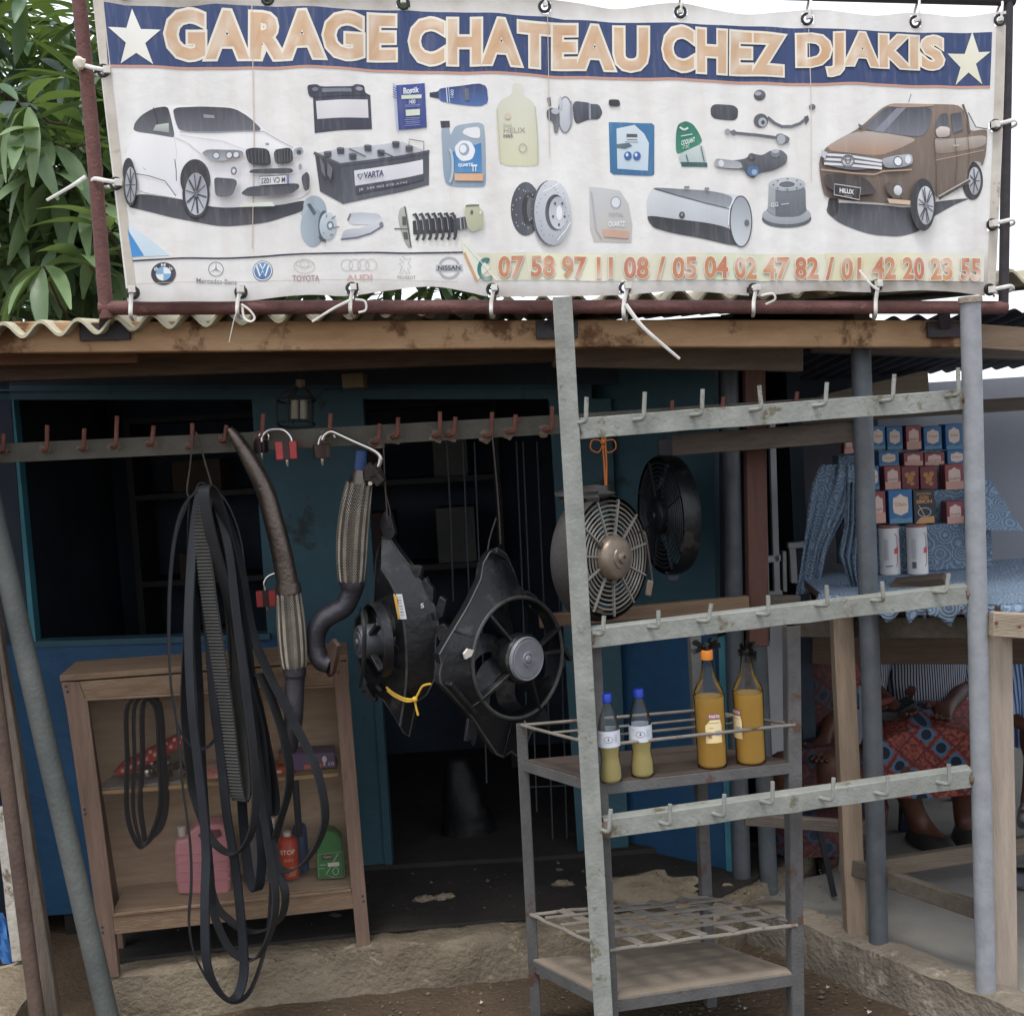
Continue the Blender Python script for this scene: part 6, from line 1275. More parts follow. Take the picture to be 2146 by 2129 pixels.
def cyl_in(name, cu, vb, vt, w, off, mt, lab, cat, capmt=None, cap=None, par_extra=None):
    base = CP(*zs(cu, vb), -off); top = CP(*zs(cu, vt), -off); h = top.z - base.z; r = px(w * .4324, base.y) / 2
    t = thing(name, lab, cat, base); b = MB(); b.lathe([(r * .96, 0), (r, .003), (r, h * .9), (r * .8, h * .96), (r * .4, h), (0, h)], base, n=24); b.build('body', mt, t)
    if capmt: b = MB(); b.lathe([(r * .42, h * .99), (r * .42, h * 1.1), (0, h * 1.1)], base, n=16); b.build('cap', capmt, t)
    return t, base, r, h
M_rc = mat('orange_red_can', '#b8472e', '#a53d27', rough=.35, scale=6)
t, c, r, h = cyl_in('brake_fluid_can', 1402, 1306, 1100, 96, .12, M_rc, 'orange-red can lettered STOP inside the cabinet', 'can', MATS['white_cap'])
oc = on_cyl(c + Vector((0, 0, h * .55)), r); I = Ink(); I.text('STOP', [(-r * 900, 22), (r * 700, 22), (r * 700, 8), (-r * 900, 8)], '#dccfc0', .03); I.text('DOT 3', [(-r * 500, -8), (r * 400, -8), (r * 400, -15), (-r * 500, -15)], '#d8b8a8', .01)
for k in range(5): I.line([(-4 + 5 * k, -h * 480), (6 + 5 * k, -h * 250)], 1.3, '#d8b8a8')
I.build('label_print', on=lambda x, y, off=0: oc(x * .001, y * .001, off), par=t, grid=5, dz=.0001, base=.0004)
cyl_in('spray_can', 1462, 1304, 1060, 70, .17, mat('navy_spray', '#22355f', '#2a3f70', rough=.35), 'blue and white spray can behind the red can in the cabinet', 'can', MATS['white_cap'])
cyl_in('spray_can', 1330, 1320, 1060, 64, .17, mat('pale_spray', '#b9b6b0', '#a8a49d', rough=.4), 'pale bottle left of the red can in the cabinet', 'bottle', MATS['white_cap'])
cyl_in('spray_can', 1448, 1090, 790, 34, .09, mat('dark_tube', '#141c2a', '#1b2536', rough=.35), 'dark blue tube with red foot standing upright in the cabinet', 'tube', mat('dark_red_tip', '#8b2430', '#7a1f2a'))
gj = thing('oil_jug', 'green oil jug with white print inside the cabinet', 'jug', CP(*zs(1600, 1306), -.13))
b = MB(); b.prism(inside([(1534, 1306), (1530, 1130), (1545, 1085), (1580, 1062), (1625, 1070), (1660, 1105), (1674, 1296)], .09), -n * .07); b.build('body', mat('green_jug', '#2f6b3a', '#3a7d46', scale=4, rough=.4), gj, bevel=.006)
I = Ink(); I.use((0, 1300, .4324)); I.line([(1540, 1180), (1665, 1165), (1672, 1290), (1545, 1300)], .7, '#a9c2a8', True); I.line([(1640, 1175), (1580, 1280), (1630, 1296)], 1.0, '#c5d4c2'); I.poly([(1588, 1222), (1645, 1216), (1646, 1236), (1590, 1240)], '#cdd6cc'); I.poly([(1560, 1180), (1612, 1176), (1614, 1206), (1562, 1208)], '#3a3530'); I.text('Cary', [(1568, 1186), (1606, 1182), (1606, 1198), (1568, 1202)], '#c9c2b0'); I.line([(1550, 1232), (1580, 1230)], 1.2, '#b5c8b2'); I.line([(1545, 1250), (1572, 1248)], .8, '#b5c8b2'); I.ering((1628, 1262), 14, 18, 1, '#c5d4c2')
I.build('label_print', on=lambda u, v, off=0: CP(u, v, -.0885 + off), par=gj, grid=0, dz=.0001, base=.0003)
gw = thing('oil_jug', 'grey oil jug half hidden behind the belts in the cabinet', 'jug', CP(*zs(1240, 1330), -.13)); b = MB(); b.prism(inside([(1185, 1332), (1180, 1160), (1200, 1100), (1260, 1090), (1285, 1120), (1290, 1322)], .1), -n * .07); b.build('body', mat('grey_jug', '#6f7076', '#5f6066', rough=.45), gw, bevel=.006); b = MB(); b.lathe([(.012, 0), (.012, .02), (0, .02)], CP(*zs(1215, 1098), -.13), n=14); b.build('cap', MATS['white_cap'], gw)
# on the shelf
def flatbox(name, q, off, th, mt, lab, pr=None):
    t = thing(name, lab, 'box', CP(*zs(*q[3]), -off)); b = MB(); b.prism(inside(q, off), -n * th); b.build('carton', mt, t, bevel=.0015)
    if pr: I = Ink(); I.use((0, 1300, .4324)); pr(I); I.build('carton_print', on=lambda u, v, o=0: CP(u, v, -off + .0006 + o), par=t, grid=0, dz=.0001, base=.0002)
M_rbox = mat('red_carton', '#a8322c', '#942a26', rough=.5)
def pr1(I):
    for k in range(9):
        x = 560 + k * 40; y = 762 - k * 20; I.poly([(x, y), (x + 16, y - 8), (x + 20, y + 10), (x + 5, y + 16)], '#cf9a90'); I.poly([(x + 18, y - 34), (x + 32, y - 41), (x + 36, y - 26), (x + 22, y - 20)], '#cf9a90')
flatbox('carton', [(525, 780), (550, 752), (900, 572), (912, 618), (600, 790)], .09, .08, M_rbox, 'long red carton with white pattern lying slanted on the cabinet shelf', pr1)
def pr2(I): I.poly([(1330, 760), (1360, 757), (1360, 772), (1330, 776)], '#d2c5bd'); I.line([(1150, 785), (1310, 772)], 2, '#e0b5a0')
flatbox('carton', [(1140, 765), (1385, 742), (1388, 778), (1142, 800)], .08, .09, mat('orange_carton', '#b9533a', '#a84a33', rough=.5), 'orange-red bulb carton on the cabinet shelf', pr2)
def pr3(I): I.ell((1572, 712), 12, 16, '#d8d2c6'); I.poly([(1566, 728), (1578, 728), (1577, 745), (1567, 745)], '#bdb8b0'); I.text('X10', [(1590, 728), (1620, 724), (1620, 740), (1590, 744)], '#d8d2d6', .01); I.poly([(1470, 742), (1560, 732), (1560, 755), (1470, 764)], '#bd5b40')
flatbox('carton', [(1392, 690), (1622, 680), (1628, 752), (1392, 775)], .1, .1, mat('violet_carton', '#6a5a80', '#5c4d72', rough=.5), 'violet and orange bulb carton marked X10 on the cabinet shelf', pr3)
flatbox('carton', [(960, 770), (1130, 752), (1132, 798), (962, 814)], .1, .08, mat('pale_orange_carton', '#b9685a', '#c9bdb5', scale=20, rough=.5), 'small pale red carton behind the belts on the cabinet shelf')
flatbox('carton', [(1342, 690), (1388, 688), (1390, 740), (1344, 742)], .11, .05, mat('brown_carton', '#7d5238', '#6d4630', rough=.6), 'small brown carton between the bulb cartons in the cabinet')
flatbox('carton', [(1240, 610), (1262, 604), (1264, 690), (1242, 694)], .12, .03, mat('striped_carton', '#c5b8b5', '#b05a55', scale=60, rough=.5), 'narrow red and white striped carton upright in the cabinet')
hl = thing('metal_fitting', 'heap of chrome and steel fittings on the cabinet shelf', 'fittings', CP(*zs(740, 800), -.12))
for k in range(14):
    x = U(630, 880); y = U(735, 795); b = MB(); p = CP(*zs(x, y), -U(.1, .16))
    if k % 3: b.box(p, (U(.015, .04), U(.015, .03), U(.012, .03)), U(0, 3))
    else: b.lathe([(U(.012, .022), 0), (.016, U(.01, .02)), (.006, .022), (0, .022)], p, (U(-.5, .5), -1, U(-.3, .6)), 16)
    b.build('fitting', [MATS['bright_steel'], M_pipe, mat('olive_casting', '#5c5a48', '#6d6b58', rough=.5, metal=.4)][k % 3], hl, bevel=.002)
b = MB(); b.prism(inside([(470, 845), (860, 808), (870, 830), (480, 862)], .07), Vector((0, 0, .003)) - n * .1); tag(b.build('plastic_sleeve', glassmat('sleeve_film', '#c9ccd0', .15, .4, .6)), 'clear plastic sleeve lying on the cabinet shelf', 'sleeve')
# short belts hung inside the glass
for i, (dx, w, low) in enumerate(((0, .016, 1118), (34, .014, 1105), (72, .018, 1090))):
    pts = [(612 + dx, 420), (608 + dx, 700), (604 + dx * .9, 900), (625 + dx * .8, 1030), (680 + dx * .3, low), (735 + dx * .5, 1030), (770 + dx * .4, 900), (765 + dx * .3, 700), (740 + dx * .3, 420)]
    P3 = [CP(*zs(*p), -.035 - .006 * i) for p in pts]; o = ribbon(spline(P3, 6, closed=True), lambda k, p: (CP.x * (.75 if i % 2 else -.6) + n).normalized(), w, .006, M_rubber, 'drive_belt')
    tag(o, ['leftmost black belt hanging inside the cabinet glass', 'thin black belt between two others inside the cabinet glass', 'broad black belt hanging inside the cabinet beside the red carton'][i], 'belt', 'short belts hung inside the cabinet')
# ------------------------------------------------------------ poles leaning at the left
def pole(name, pts, r, mt, lab, cat='pole', n=16):
    b = MB(); b.tube(pts, r, n); return tag(b.build(name, mt), lab, cat)
p0 = at(226, 2129, 3.28); p1 = at(37, 1300, 3.36); d = (p1 - p0); base = p0 - d * (p0.z / d.z) ; top = p1 + d * .55
pole('leaning_pipe', [base, p0, p0.lerp(p1, .5), p1, top], px(22.5, 3.3), M_leanpipe, 'thick weathered grey pipe leaning left before the cabinet')
p0 = at(78, 2129, 3.25); p1 = at(19, 1667, 3.3); d = (p1 - p0); base = p0 - d * (p0.z / d.z); top = p1 + d * 1.0
pole('rusty_pole', [base, p0, p1, top], px(15.5, 3.27), mat('brown_rust_pole', '#57463c', '#45372f', scale=14, rough=.8, bump=.3), 'thin rusty brown pole leaning at the left edge')
b = MB(); A, B_ = at(107, 2088, 3.36), at(4, 1395, 3.5); A = A + (A - B_) * .12; b.bar(A, B_ + (B_ - A) * .2, px(27, 3.4), .03, (1, 0, 0), seg=8, wob=.0015)
tag(b.build('leaning_plank', wood('weathered_plank', '#6d6256', '#524840', 'z', '#463c36'), bevel=.003), 'weathered grey plank leaning behind the rusty pole', 'plank')
b = MB(); b.bar(at(40, 2012, 3.56), at(2, 1690, 3.62), px(22, 3.6), .03, (1, 0, 0), seg=6, wob=.001); tag(b.build('leaning_post', mat('peeling_white_paint', '#b3afa4', '#8d867a', scale=9, rough=.8, bump=.4, col3='#6b5f50', s3=12, t3=.56), bevel=.003), 'short post with peeling white paint on the broken kerb', 'post')
b = MB(); A = at(-15, 1940, 3.66); vv = []
for j in range(9):
    for i in range(5): vv.append(at(-30 + 8 * i + 4.0 * j + 3 * sin(j), 1915 + 13 * j, 3.66 + .01 * sin(i * 2 + j)))
b.add(vv, [(5 * j + i, 5 * j + i + 1, 5 * j + i + 6, 5 * j + i + 5) for j in range(8) for i in range(4)]); b.add([p + Vector((0, .012, 0)) for p in vv], [(5 * j + i, 5 * j + i + 5, 5 * j + i + 6, 5 * j + i + 1) for j in range(8) for i in range(4)])
tag(b.build('rag', mat('blue_cloth', '#2f5f9c', '#4a7fb8', scale=40, rough=.9)), 'blue rag hanging at the left edge above the kerb', 'rag')
struct_dark = MB(); struct_dark.box((-2.05, 3.95, 1.0), (.04, .7, 2.1)); o = struct_dark.build('fence_panel', M_dark); tag(o, 'dark board fence closing the left end of the porch', 'fence')

# ------------------------------------------------------------ posts and rails at the right
y_ = 3.52; p1 = at(1803, 700, y_); p0 = at(1846, 2104, y_); p0.z = 0
pole('awning_post', [p0, p0.lerp(p1, .5), p1], px(20.5, y_), M_galv, 'galvanised grey post carrying the roof behind the hook rack', 'post', 20)
y_ = 3.72; b = MB(); b.bar(at(1579, 740, y_), at(1588, 1352, y_), px(42, y_), .05, (1, 0, 0)); tag(b.build('hanging_post', wood('red_brown_post', '#5a3f36', '#4a332c', 'z'), bevel=.003), 'reddish brown wooden post ending above the amber bottles', 'post')
for u0, u1, lab in ((1540, 1556, 'greenish grey pipe standing beside the blue panel edge'), (1588, 1613, 'grey pipe standing behind the bottle shelf leg')):
    y_ = 4.05; a = at(u1, 1890, y_); a.z = .02; pole('upright_pipe', [a, at(u0, 1330, y_), at(u0 - 12, 760, y_)], px(19, y_), M_galv, lab, 'pipe')
y_ = 4.28; b = MB(); b.bar(at(1492, 720, y_), at(1530, 1890, y_), px(38, y_), .05, (1, 0, 0)); tag(b.build('door_jamb', mat('navy_jamb', '#1d2733', '#161e28', rough=.7)), 'dark navy jamb between the blue panel and the neighbour', 'post')
wr = thing('wooden_rail', 'grey brown wooden rail nailed across the posts behind the rack', 'rail', at(1600, 915, 3.62)); b = MB(); b.bar(at(1408, 934, 3.66), at(1800, 903, 3.56), .03, px(44, 3.6), Vector((0, -1, 0)), seg=5, wob=.001); b.build('board', wood('mid_grey_board', '#5d544b', '#4a433c'), wr, bevel=.003)
b = MB(); b.bar(at(1130, 1302, 3.66), at(1568, 1262, 3.68), .035, px(28, 3.66), Vector((0, -1, 0)), seg=4, wob=.001); tag(b.build('wooden_rail', wood('tan_rail', '#7a6450', '#665341'), bevel=.003), 'tan wooden rail behind the round condenser fan', 'rail')
b = MB(); b.bar(at(1560, 1262, 3.80), at(1676, 1262, 3.80), .03, px(30, 3.8), Vector((0, -1, 0))); tag(b.build('wooden_rail', M_boardg, bevel=.003), 'short grey rail end beside the lace drape', 'rail')

# ------------------------------------------------------------ the stall next door
M_nwall = mat('grey_render', '#828790', '#757b85', scale=1.5, rough=.85, bump=.1, bscale=30)
nb = thing('stall_building', 'grey rendered stall next door under a dark low roof', 'stall', (2.2, 5.5, NZ))
b = MB(); b.box((2.55, 5.62, .93), (2.9, .06, 1.86)); b.build('wall', M_nwall, nb)
for i in range(2): roof_sheet('roof_sheet', 1.0 + i * .8, 1.85 + i * .8, 3.78, 5.5, 2.03 + .004 * i, 1.905 + .004 * i, .076, .010, mat('dark_tin', '#4a4b50', '#3a3b40', scale=4, rough=.6, metal=.3), nb, skew=0.0, n_per=8, th=.003)
b = MB(); b.prism([at(1700, 872, 4.6), at(1720, 828, 4.6), at(1930, 778, 4.6), at(1945, 778, 4.6), at(1948, 822, 4.6), at(1800, 850, 4.6)], (0, .06, 0)); b.build('ceiling_board', wood('cream_board', '#9b907f', '#857b6b'), nb, bevel=.003)
b = MB(); b.prism([at(1670, 740, 5.44), at(1944, 752, 5.44), at(1944, 840, 5.44), at(1670, 850, 5.44)], (0, .03, 0)); b.build('panel', M_dark, nb)
b = MB(); b.bar(at(1600, 880, 4.5), at(2146, 846, 4.5), .05, .05, (0, 0, 1)); b.build('purlin', M_boardg, nb)
for u, w in ((1470, 60), (1660, 90)):
    b = MB(); b.prism([at(u, 880, 5.2), at(u + w * 2, 870, 5.2), at(u + w * 2, 1300, 5.2), at(u, 1300, 5.2)], (0, .04, 0)); b.build('panel', mat('dim_panel', '#4f4f55', '#44444a', rough=.8), nb)
wf = thing('white_window_frame', 'slim white window frame standing behind the brown post', 'window frame', at(1612, 1300, 4.3))
for q in ([(1600, 885), (1604, 885), (1615, 1345), (1610, 1345)], [(1612, 885), (1625, 885), (1636, 1255), (1624, 1255)], [(1606, 1166), (1636, 1162), (1637, 1176), (1606, 1180)], [(1600, 1240), (1640, 1238), (1648, 1810), (1630, 1815)]):
    b = MB(); b.prism([at(*p, 4.3) for p in q], (0, .03, 0)); b.build('bar', mat('white_pvc', '#b5b7bb', '#a5a7ab', rough=.4), wf, bevel=.002)
wb = thing('white_frame', 'white framed panel behind the hanging lace', 'frame', at(1685, 1250, 4.35))
for q in ([(1652, 1138), (1700, 1134), (1700, 1146), (1652, 1150)], [(1655, 1150), (1668, 1150), (1672, 1222), (1659, 1222)], [(1640, 1155), (1648, 1155), (1650, 1240), (1642, 1240)]):
    b = MB(); b.prism([at(*p, 4.35) for p in q], (0, .03, 0)); b.build('bar', MATS['white_pvc'], wb, bevel=.002)
# counter
tb = thing('stall_table', 'rough wooden stall table with lace cloth and drinks on top', 'table', (1.2, 3.6, NZ))
TA = gz(1793, 1972, NZ); TB = gz(2097, 2078, NZ)
dAB = (TA - TB).normalized(); dR = Vector((1, .12, 0)).normalized(); TT = 1.195
M_leg = wood('pale_leg', '#a39688', '#8e8275', 'z', '#55483c', .66); M_legb = wood('peach_leg', '#94826f', '#7f6f5e', 'z')
def tleg(P, w, mt, zt=TT - .02, lean=0.0):
    b = MB(); b.bar(P, Vector((P.x + lean, P.y, zt)), w, w * .8, (1, 0, 0), seg=4, wob=.0008); b.build('leg', mt, tb, bevel=.003)
tleg(TA, .062, M_legb, lean=-.0); tleg(TB, .075, M_leg, lean=.02); tleg(TB + dR * 1.1, .07, M_leg); tleg(TA + dR * 1.1, .07, M_leg)
LA, LB = at(1672, 1313, 3.84), TB + Vector((.0, 0, 0)); LB = at(2120, 1312, TB.y + .02)
b = MB(); b.bar(LA, LB, .03, px(44, 3.6), Vector((0, -1, 0)), seg=4, wob=.001); b.build('rail', wood('dim_rail', '#6a6156', '#575047'), tb, bevel=.003)
b = MB(); b.bar(at(2076, 1307, TB.y - .085), at(2330, 1320, TB.y - .06), .03, px(50, 3.3), Vector((0, -1, 0))); b.build('rail', wood('pale_rail', '#9a8d7a', '#857867'), tb, bevel=.003)
for u, v in ((2088, 1305), (2136, 1313)): b = MB(); b.lathe([(.005, 0), (.005, .002), (0, .003)], at(u, v, TB.y - .102), (0, -1, 0), 8); b.build('nail', M_rusthook, tb)
b = MB(); b.bar(at(1700, 1362, 4.25), at(2150, 1362, 4.25), .03, px(58, 4.25), Vector((0, -1, 0))); b.build('rail', M_board, tb, bevel=.003)
b = MB(); b.bar(at(1762, 1806, TA.y + .02), at(2092, 1920, TB.y + .03), .03, px(36, 3.5), Vector((0, -1, 0)), seg=3, wob=.001); b.build('stretcher', wood('dim_stretcher', '#5d554b', '#4b443c'), tb, bevel=.003)
b = MB(); b.bar(at(1838, 1818, 4.0), at(2170, 1766, 4.0), .03, px(36, 4.0), Vector((0, -1, 0)), seg=3, wob=.001); b.build('stretcher', wood('mid_stretcher', '#7b6f60', '#685e51'), tb, bevel=.003)
b = MB(); b.bar(at(1560, 1715, 3.75), at(1830, 1735, 3.72), .03, px(26, 3.7), Vector((0, -1, 0))); b.build('stretcher', M_boardg, tb, bevel=.003)
c1 = Vector((TB.x + .02, TB.y - .03, 0)); c2 = c1 + dR * 1.5; c3 = c2 + Vector((0, .85, 0)); c4 = Vector((TA.x - .02, TA.y + .45, 0)); c5 = Vector((TA.x - .06, TA.y, 0))
top_o = [c1, c2, c3, c4, c5]
b = MB(); b.prism([Vector((p.x, p.y, TT - .02)) for p in top_o], (0, 0, .02)); b.build('top', M_board, tb, bevel=.002)
def lacemat():
    M = bpy.data.materials.new('blue_lace'); M.use_nodes = True; t = M.node_tree; N = t.nodes; L = t.links; p = N['Principled BSDF']; p.inputs['Roughness'].default_value = .9
    tc = N.new('ShaderNodeTexCoord'); v = N.new('ShaderNodeTexVoronoi'); v.inputs['Scale'].default_value = 22; L.new(tc.outputs['Object'], v.inputs[0])
    w = N.new('ShaderNodeMath'); w.operation = 'SINE'; m_ = N.new('ShaderNodeMath'); m_.operation = 'MULTIPLY'; m_.inputs[1].default_value = 30; L.new(v.outputs['Distance'], m_.inputs[0]); L.new(m_.outputs[0], w.inputs[0])
    rp = N.new('ShaderNodeValToRGB'); rp.color_ramp.elements[0].position = .35; rp.color_ramp.elements[1].position = .6; rp.color_ramp.elements[0].color = lin('#66788a'); rp.color_ramp.elements[1].color = lin('#8296aa'); L.new(w.outputs[0], rp.inputs[0])
    n_ = N.new('ShaderNodeTexNoise'); n_.inputs['Scale'].default_value = 260; L.new(tc.outputs['Object'], n_.inputs[0])
    mx = N.new('ShaderNodeMix'); mx.data_type = 'RGBA'; mx.blend_type = 'MULTIPLY'; mx.inputs[0].default_value = .5; L.new(rp.outputs[0], mx.inputs[6]); L.new(n_.outputs[0], mx.inputs[7]); L.new(mx.outputs[2], p.inputs['Base Color'])
    bp = N.new('ShaderNodeBump'); bp.inputs['Strength'].default_value = .4; bp.inputs['Distance'].default_value = .004; L.new(w.outputs[0], bp.inputs['Height']); L.new(bp.outputs[0], p.inputs['Normal']); return M
M_lace = lacemat()
lc = thing('lace_cloth', 'blue grey lace cloth with scalloped hem spread over the stall table', 'tablecloth', (1.5, 3.8, TT))
b = MB(); b.prism([Vector((p.x, p.y, TT + .001)) for p in top_o], (0, 0, .004)); b.build('top_sheet', M_lace, lc)
def hang(P, Q, d0, sc_n, name='scalloped_hem', depth=.10, out=Vector((0, -.01, 0))):
    b = MB(); N_ = sc_n * 10; vv = []
    for i in range(N_ + 1):
        s_ = i / N_; ph = (s_ * sc_n) % 1.0; dd = d0 + depth * math.sqrt(max(0, 1 - (2 * ph - 1) ** 2)) * (.8 + .3 * sin(i)); p = P.lerp(Q, s_) + out * (1 + .8 * sin(s_ * 21))
        for j in range(5): vv.append(p + Vector((0, 0, -dd * j / 4)) + out * (j / 4) * (1 + sin(i * .8)))
    b.add(vv, [(5 * i + j, 5 * i + j + 1, 5 * i + j + 6, 5 * i + j + 5) for i in range(N_) for j in range(4)]); o = b.build(name, M_lace, lc); m_ = o.modifiers.new('s', 'SOLIDIFY'); m_.thickness = .002
zc = TT + .004
nAB = Vector((-abs(dAB.y), -abs(dAB.x), 0)).normalized()
hang(Vector((c5.x, c5.y, zc)), Vector((c1.x, c1.y, zc)), .015, 6, depth=.05, out=nAB * .012); hang(Vector((c1.x, c1.y, zc)), Vector((c2.x, c2.y, zc)), .035, 9, depth=.06)
# lace drape falling at the left of the display
dr = thing('lace_drape', 'blue grey lace drape falling from the display beside the grey post', 'drape', at(1720, 1250, 3.95))
edge = [((1722, 972), (1790, 972)), ((1700, 1010), (1800, 1010)), ((1692, 1080), (1770, 1085)), ((1684, 1150), (1730, 1150)), ((1674, 1220), (1722, 1215)), ((1666, 1250), (1706, 1240))]
vv = []; nc = 22
for j, (a, c) in enumerate(edge):
    for i in range(nc):
        s_ = i / (nc - 1); vv.append(at(a[0] + (c[0] - a[0]) * s_, a[1] + (c[1] - a[1]) * s_, 3.95 + .03 * noise.noise(Vector((i * .55, j * .45, 1))) + .02 * noise.noise(Vector((i * 1.4, j * .7, 5)))))
b = MB(); b.add(vv, [(nc * j + i, nc * j + i + 1, nc * j + nc + i + 1, nc * j + nc + i) for j in range(len(edge) - 1) for i in range(nc - 1)]); o = b.build('fall', M_lace, dr); o.modifiers.new('s', 'SOLIDIFY').thickness = .003; o.modifiers.new('ss', 'SUBSURF').render_levels = 2
edge = [((1772, 1010), (1812, 1010)), ((1770, 1100), (1815, 1110)), ((1758, 1160), (1815, 1180)), ((1772, 1200), (1812, 1210)), ((1795, 1260), (1818, 1260)), ((1784, 1310), (1812, 1318)), ((1792, 1324), (1808, 1328))]
vv = []
for j, (a, c) in enumerate(edge):
    for i in range(nc):
        s_ = i / (nc - 1); vv.append(at(a[0] + (c[0] - a[0]) * s_, a[1] + (c[1] - a[1]) * s_, 3.72 + .012 * sin(i * 1.3 + j)))
b = MB(); b.add(vv, [(nc * j + i, nc * j + i + 1, nc * j + nc + i + 1, nc * j + nc + i) for j in range(len(edge) - 1) for i in range(nc - 1)]); o = b.build('fall', M_lace, dr); o.modifiers.new('s', 'SOLIDIFY').thickness = .003
# stepped display stand
st = thing('display_stand', 'stepped stand under lace that carries the drink cartons', 'stand', (1.3, 4.05, TT + .005))
ROWS = [(3.98, 1098, 1.0), (4.07, 1027, 1.0), (4.16, 977, 1.0), (4.25, 943, 1.0)]
sx0, sx1 = at(1800, 1000, 4.0).x, at(2065, 1000, 4.0).x
for k, (yy, vb, _) in enumerate(ROWS):
    zt = at(1930, vb, yy).z - .002; b = MB(); b.box(((sx0 + sx1) / 2, yy + .03, (zt + TT + .006) / 2), (sx1 - sx0, .085, zt - TT - .008)); b.build('step', M_lace, st)
b = MB(); A = at(2036, 880, 4.27); b.prism([at(2060, 985, 4.0), at(2120, 1075, 3.9), at(2145, 1112, 3.85), at(2040, 1110, 3.85), at(2040, 960, 4.1)], (0, .02, 0)); b.build('side_drape', M_lace, st)
M_cb = mat('carton_blue', '#2f6590', '#2a5a82', scale=5, rough=.45); M_cr = mat('carton_red', '#7d3f40', '#723739', scale=5, rough=.45); M_cm = mat('carton_maroon', '#652b31', '#5a252b', scale=5, rough=.45); M_ck = mat('carton_black', '#25262a', '#2e2f34', scale=5, rough=.45)
def zb_(x, y): return (1560 + x * .3033, 860 + y * .3033)
def carton(row, x0, x1, y0, y1, kind, lab):
    yy = ROWS[row][0] - .015 if row >= 0 else 3.9; vb = ROWS[row][1] if row >= 0 else None
    u0, v0 = zb_(x0, y0); u1, v1 = zb_(x1, y1); A = at(u0, v1, yy); B_ = at(u1, v1, yy); z0 = at((u0 + u1) / 2, ROWS[row][1], yy).z if row >= 0 else A.z; z1_ = at((u0 + u1) / 2, v0, yy).z
    t = thing('drink_carton', lab, 'carton', ((A.x + B_.x) / 2, yy, z0), 'drink cartons on the stepped stand'); w = B_.x - A.x - .003; h = z1_ - z0
    b = MB(); rz = U(-.10, .10); b.box(((A.x + B_.x) / 2, yy + .03, z0 + h / 2 + .0005), (w * .97, .06, h), rz); bo = b.build('box', {'b': M_cb, 'r': M_cr, 'm': M_cm, 'k': M_ck}[kind], t, bevel=.002)
    cx_, I = (A.x + B_.x) / 2, Ink(); W2, H2 = w * 500, h * 500
    if kind in 'br':
        c_ = '#c9b3a2' if kind == 'b' else '#c0a59a'
        I.poly([(-W2 * .62, H2 * .55), (-W2 * .3, H2 * .62), (0, H2 * .78), (W2 * .3, H2 * .62), (W2 * .62, H2 * .55), (W2 * .66, 0), (W2 * .6, -H2 * .32), (0, -H2 * .5), (-W2 * .6, -H2 * .32), (-W2 * .66, 0)], c_)
        if kind == 'b': I.poly([(-W2 * .95, -H2 * .95), (W2 * .95, -H2 * .95), (W2 * .95, -H2 * .6), (W2 * .3, -H2 * .72), (-W2 * .3, -H2 * .58), (-W2 * .95, -H2 * .7)], '#4f7a90'); I.text('Orleans', [(-W2 * .5, H2 * .3), (W2 * .5, H2 * .3), (W2 * .5, H2 * .05), (-W2 * .5, H2 * .05)], '#7d5f55')
        else: I.poly([(-W2 * .95, -H2 * .95), (W2 * .95, -H2 * .95), (W2 * .95, -H2 * .3), (-W2 * .95, -H2 * .3)], '#b58a7c'); I.text('Sangria', [(-W2 * .55, 0), (W2 * .55, H2 * .04), (W2 * .55, -H2 * .22), (-W2 * .55, -H2 * .26)], '#3f2a28')
    elif kind == 'm':
        for a, c, r in ((-.35, .3, .3), (.3, .35, .3), (0, 0, .38), (.2, -.45, .26), (-.25, -.3, .2)): I.ell((W2 * a, H2 * c), W2 * r, W2 * r, '#a8743c', '#8f5f30', n=14)
    else:
        I.text('SANGRIA', [(-W2 * .7, H2 * .85), (W2 * .7, H2 * .85), (W2 * .7, H2 * .7), (-W2 * .7, H2 * .7)], '#a8753f', .01); I.text('DON', [(-W2 * .4, H2 * .64), (W2 * .4, H2 * .64), (W2 * .4, H2 * .46), (-W2 * .4, H2 * .46)], '#b57f42', .03); I.text('SIMON', [(-W2 * .72, H2 * .42), (W2 * .72, H2 * .42), (W2 * .72, H2 * .22), (-W2 * .72, H2 * .22)], '#b57f42', .03)
        I.ering((0, -H2 * .3), W2 * .6, H2 * .25, 2.5, '#8fa3b0'); I.poly([(-W2 * .9, -H2 * .95), (W2 * .9, -H2 * .95), (W2 * .9, -H2 * .55), (-W2 * .4, -H2 * .6)], '#b08050'); I.line([(-W2 * .5, H2 * .1), (0, -H2 * .5)], 2.5, '#c5925a')
    I.build('print', on=lambda x, y, off=0: Vector((cx_ + x * .00097 * cos(rz) + (.03 + off) * sin(rz), yy + .03 + x * .00097 * sin(rz) - (.03 + off) * cos(rz), z0 + h / 2 + y * .001)), par=bo, grid=0, dz=.0001, base=.0006)
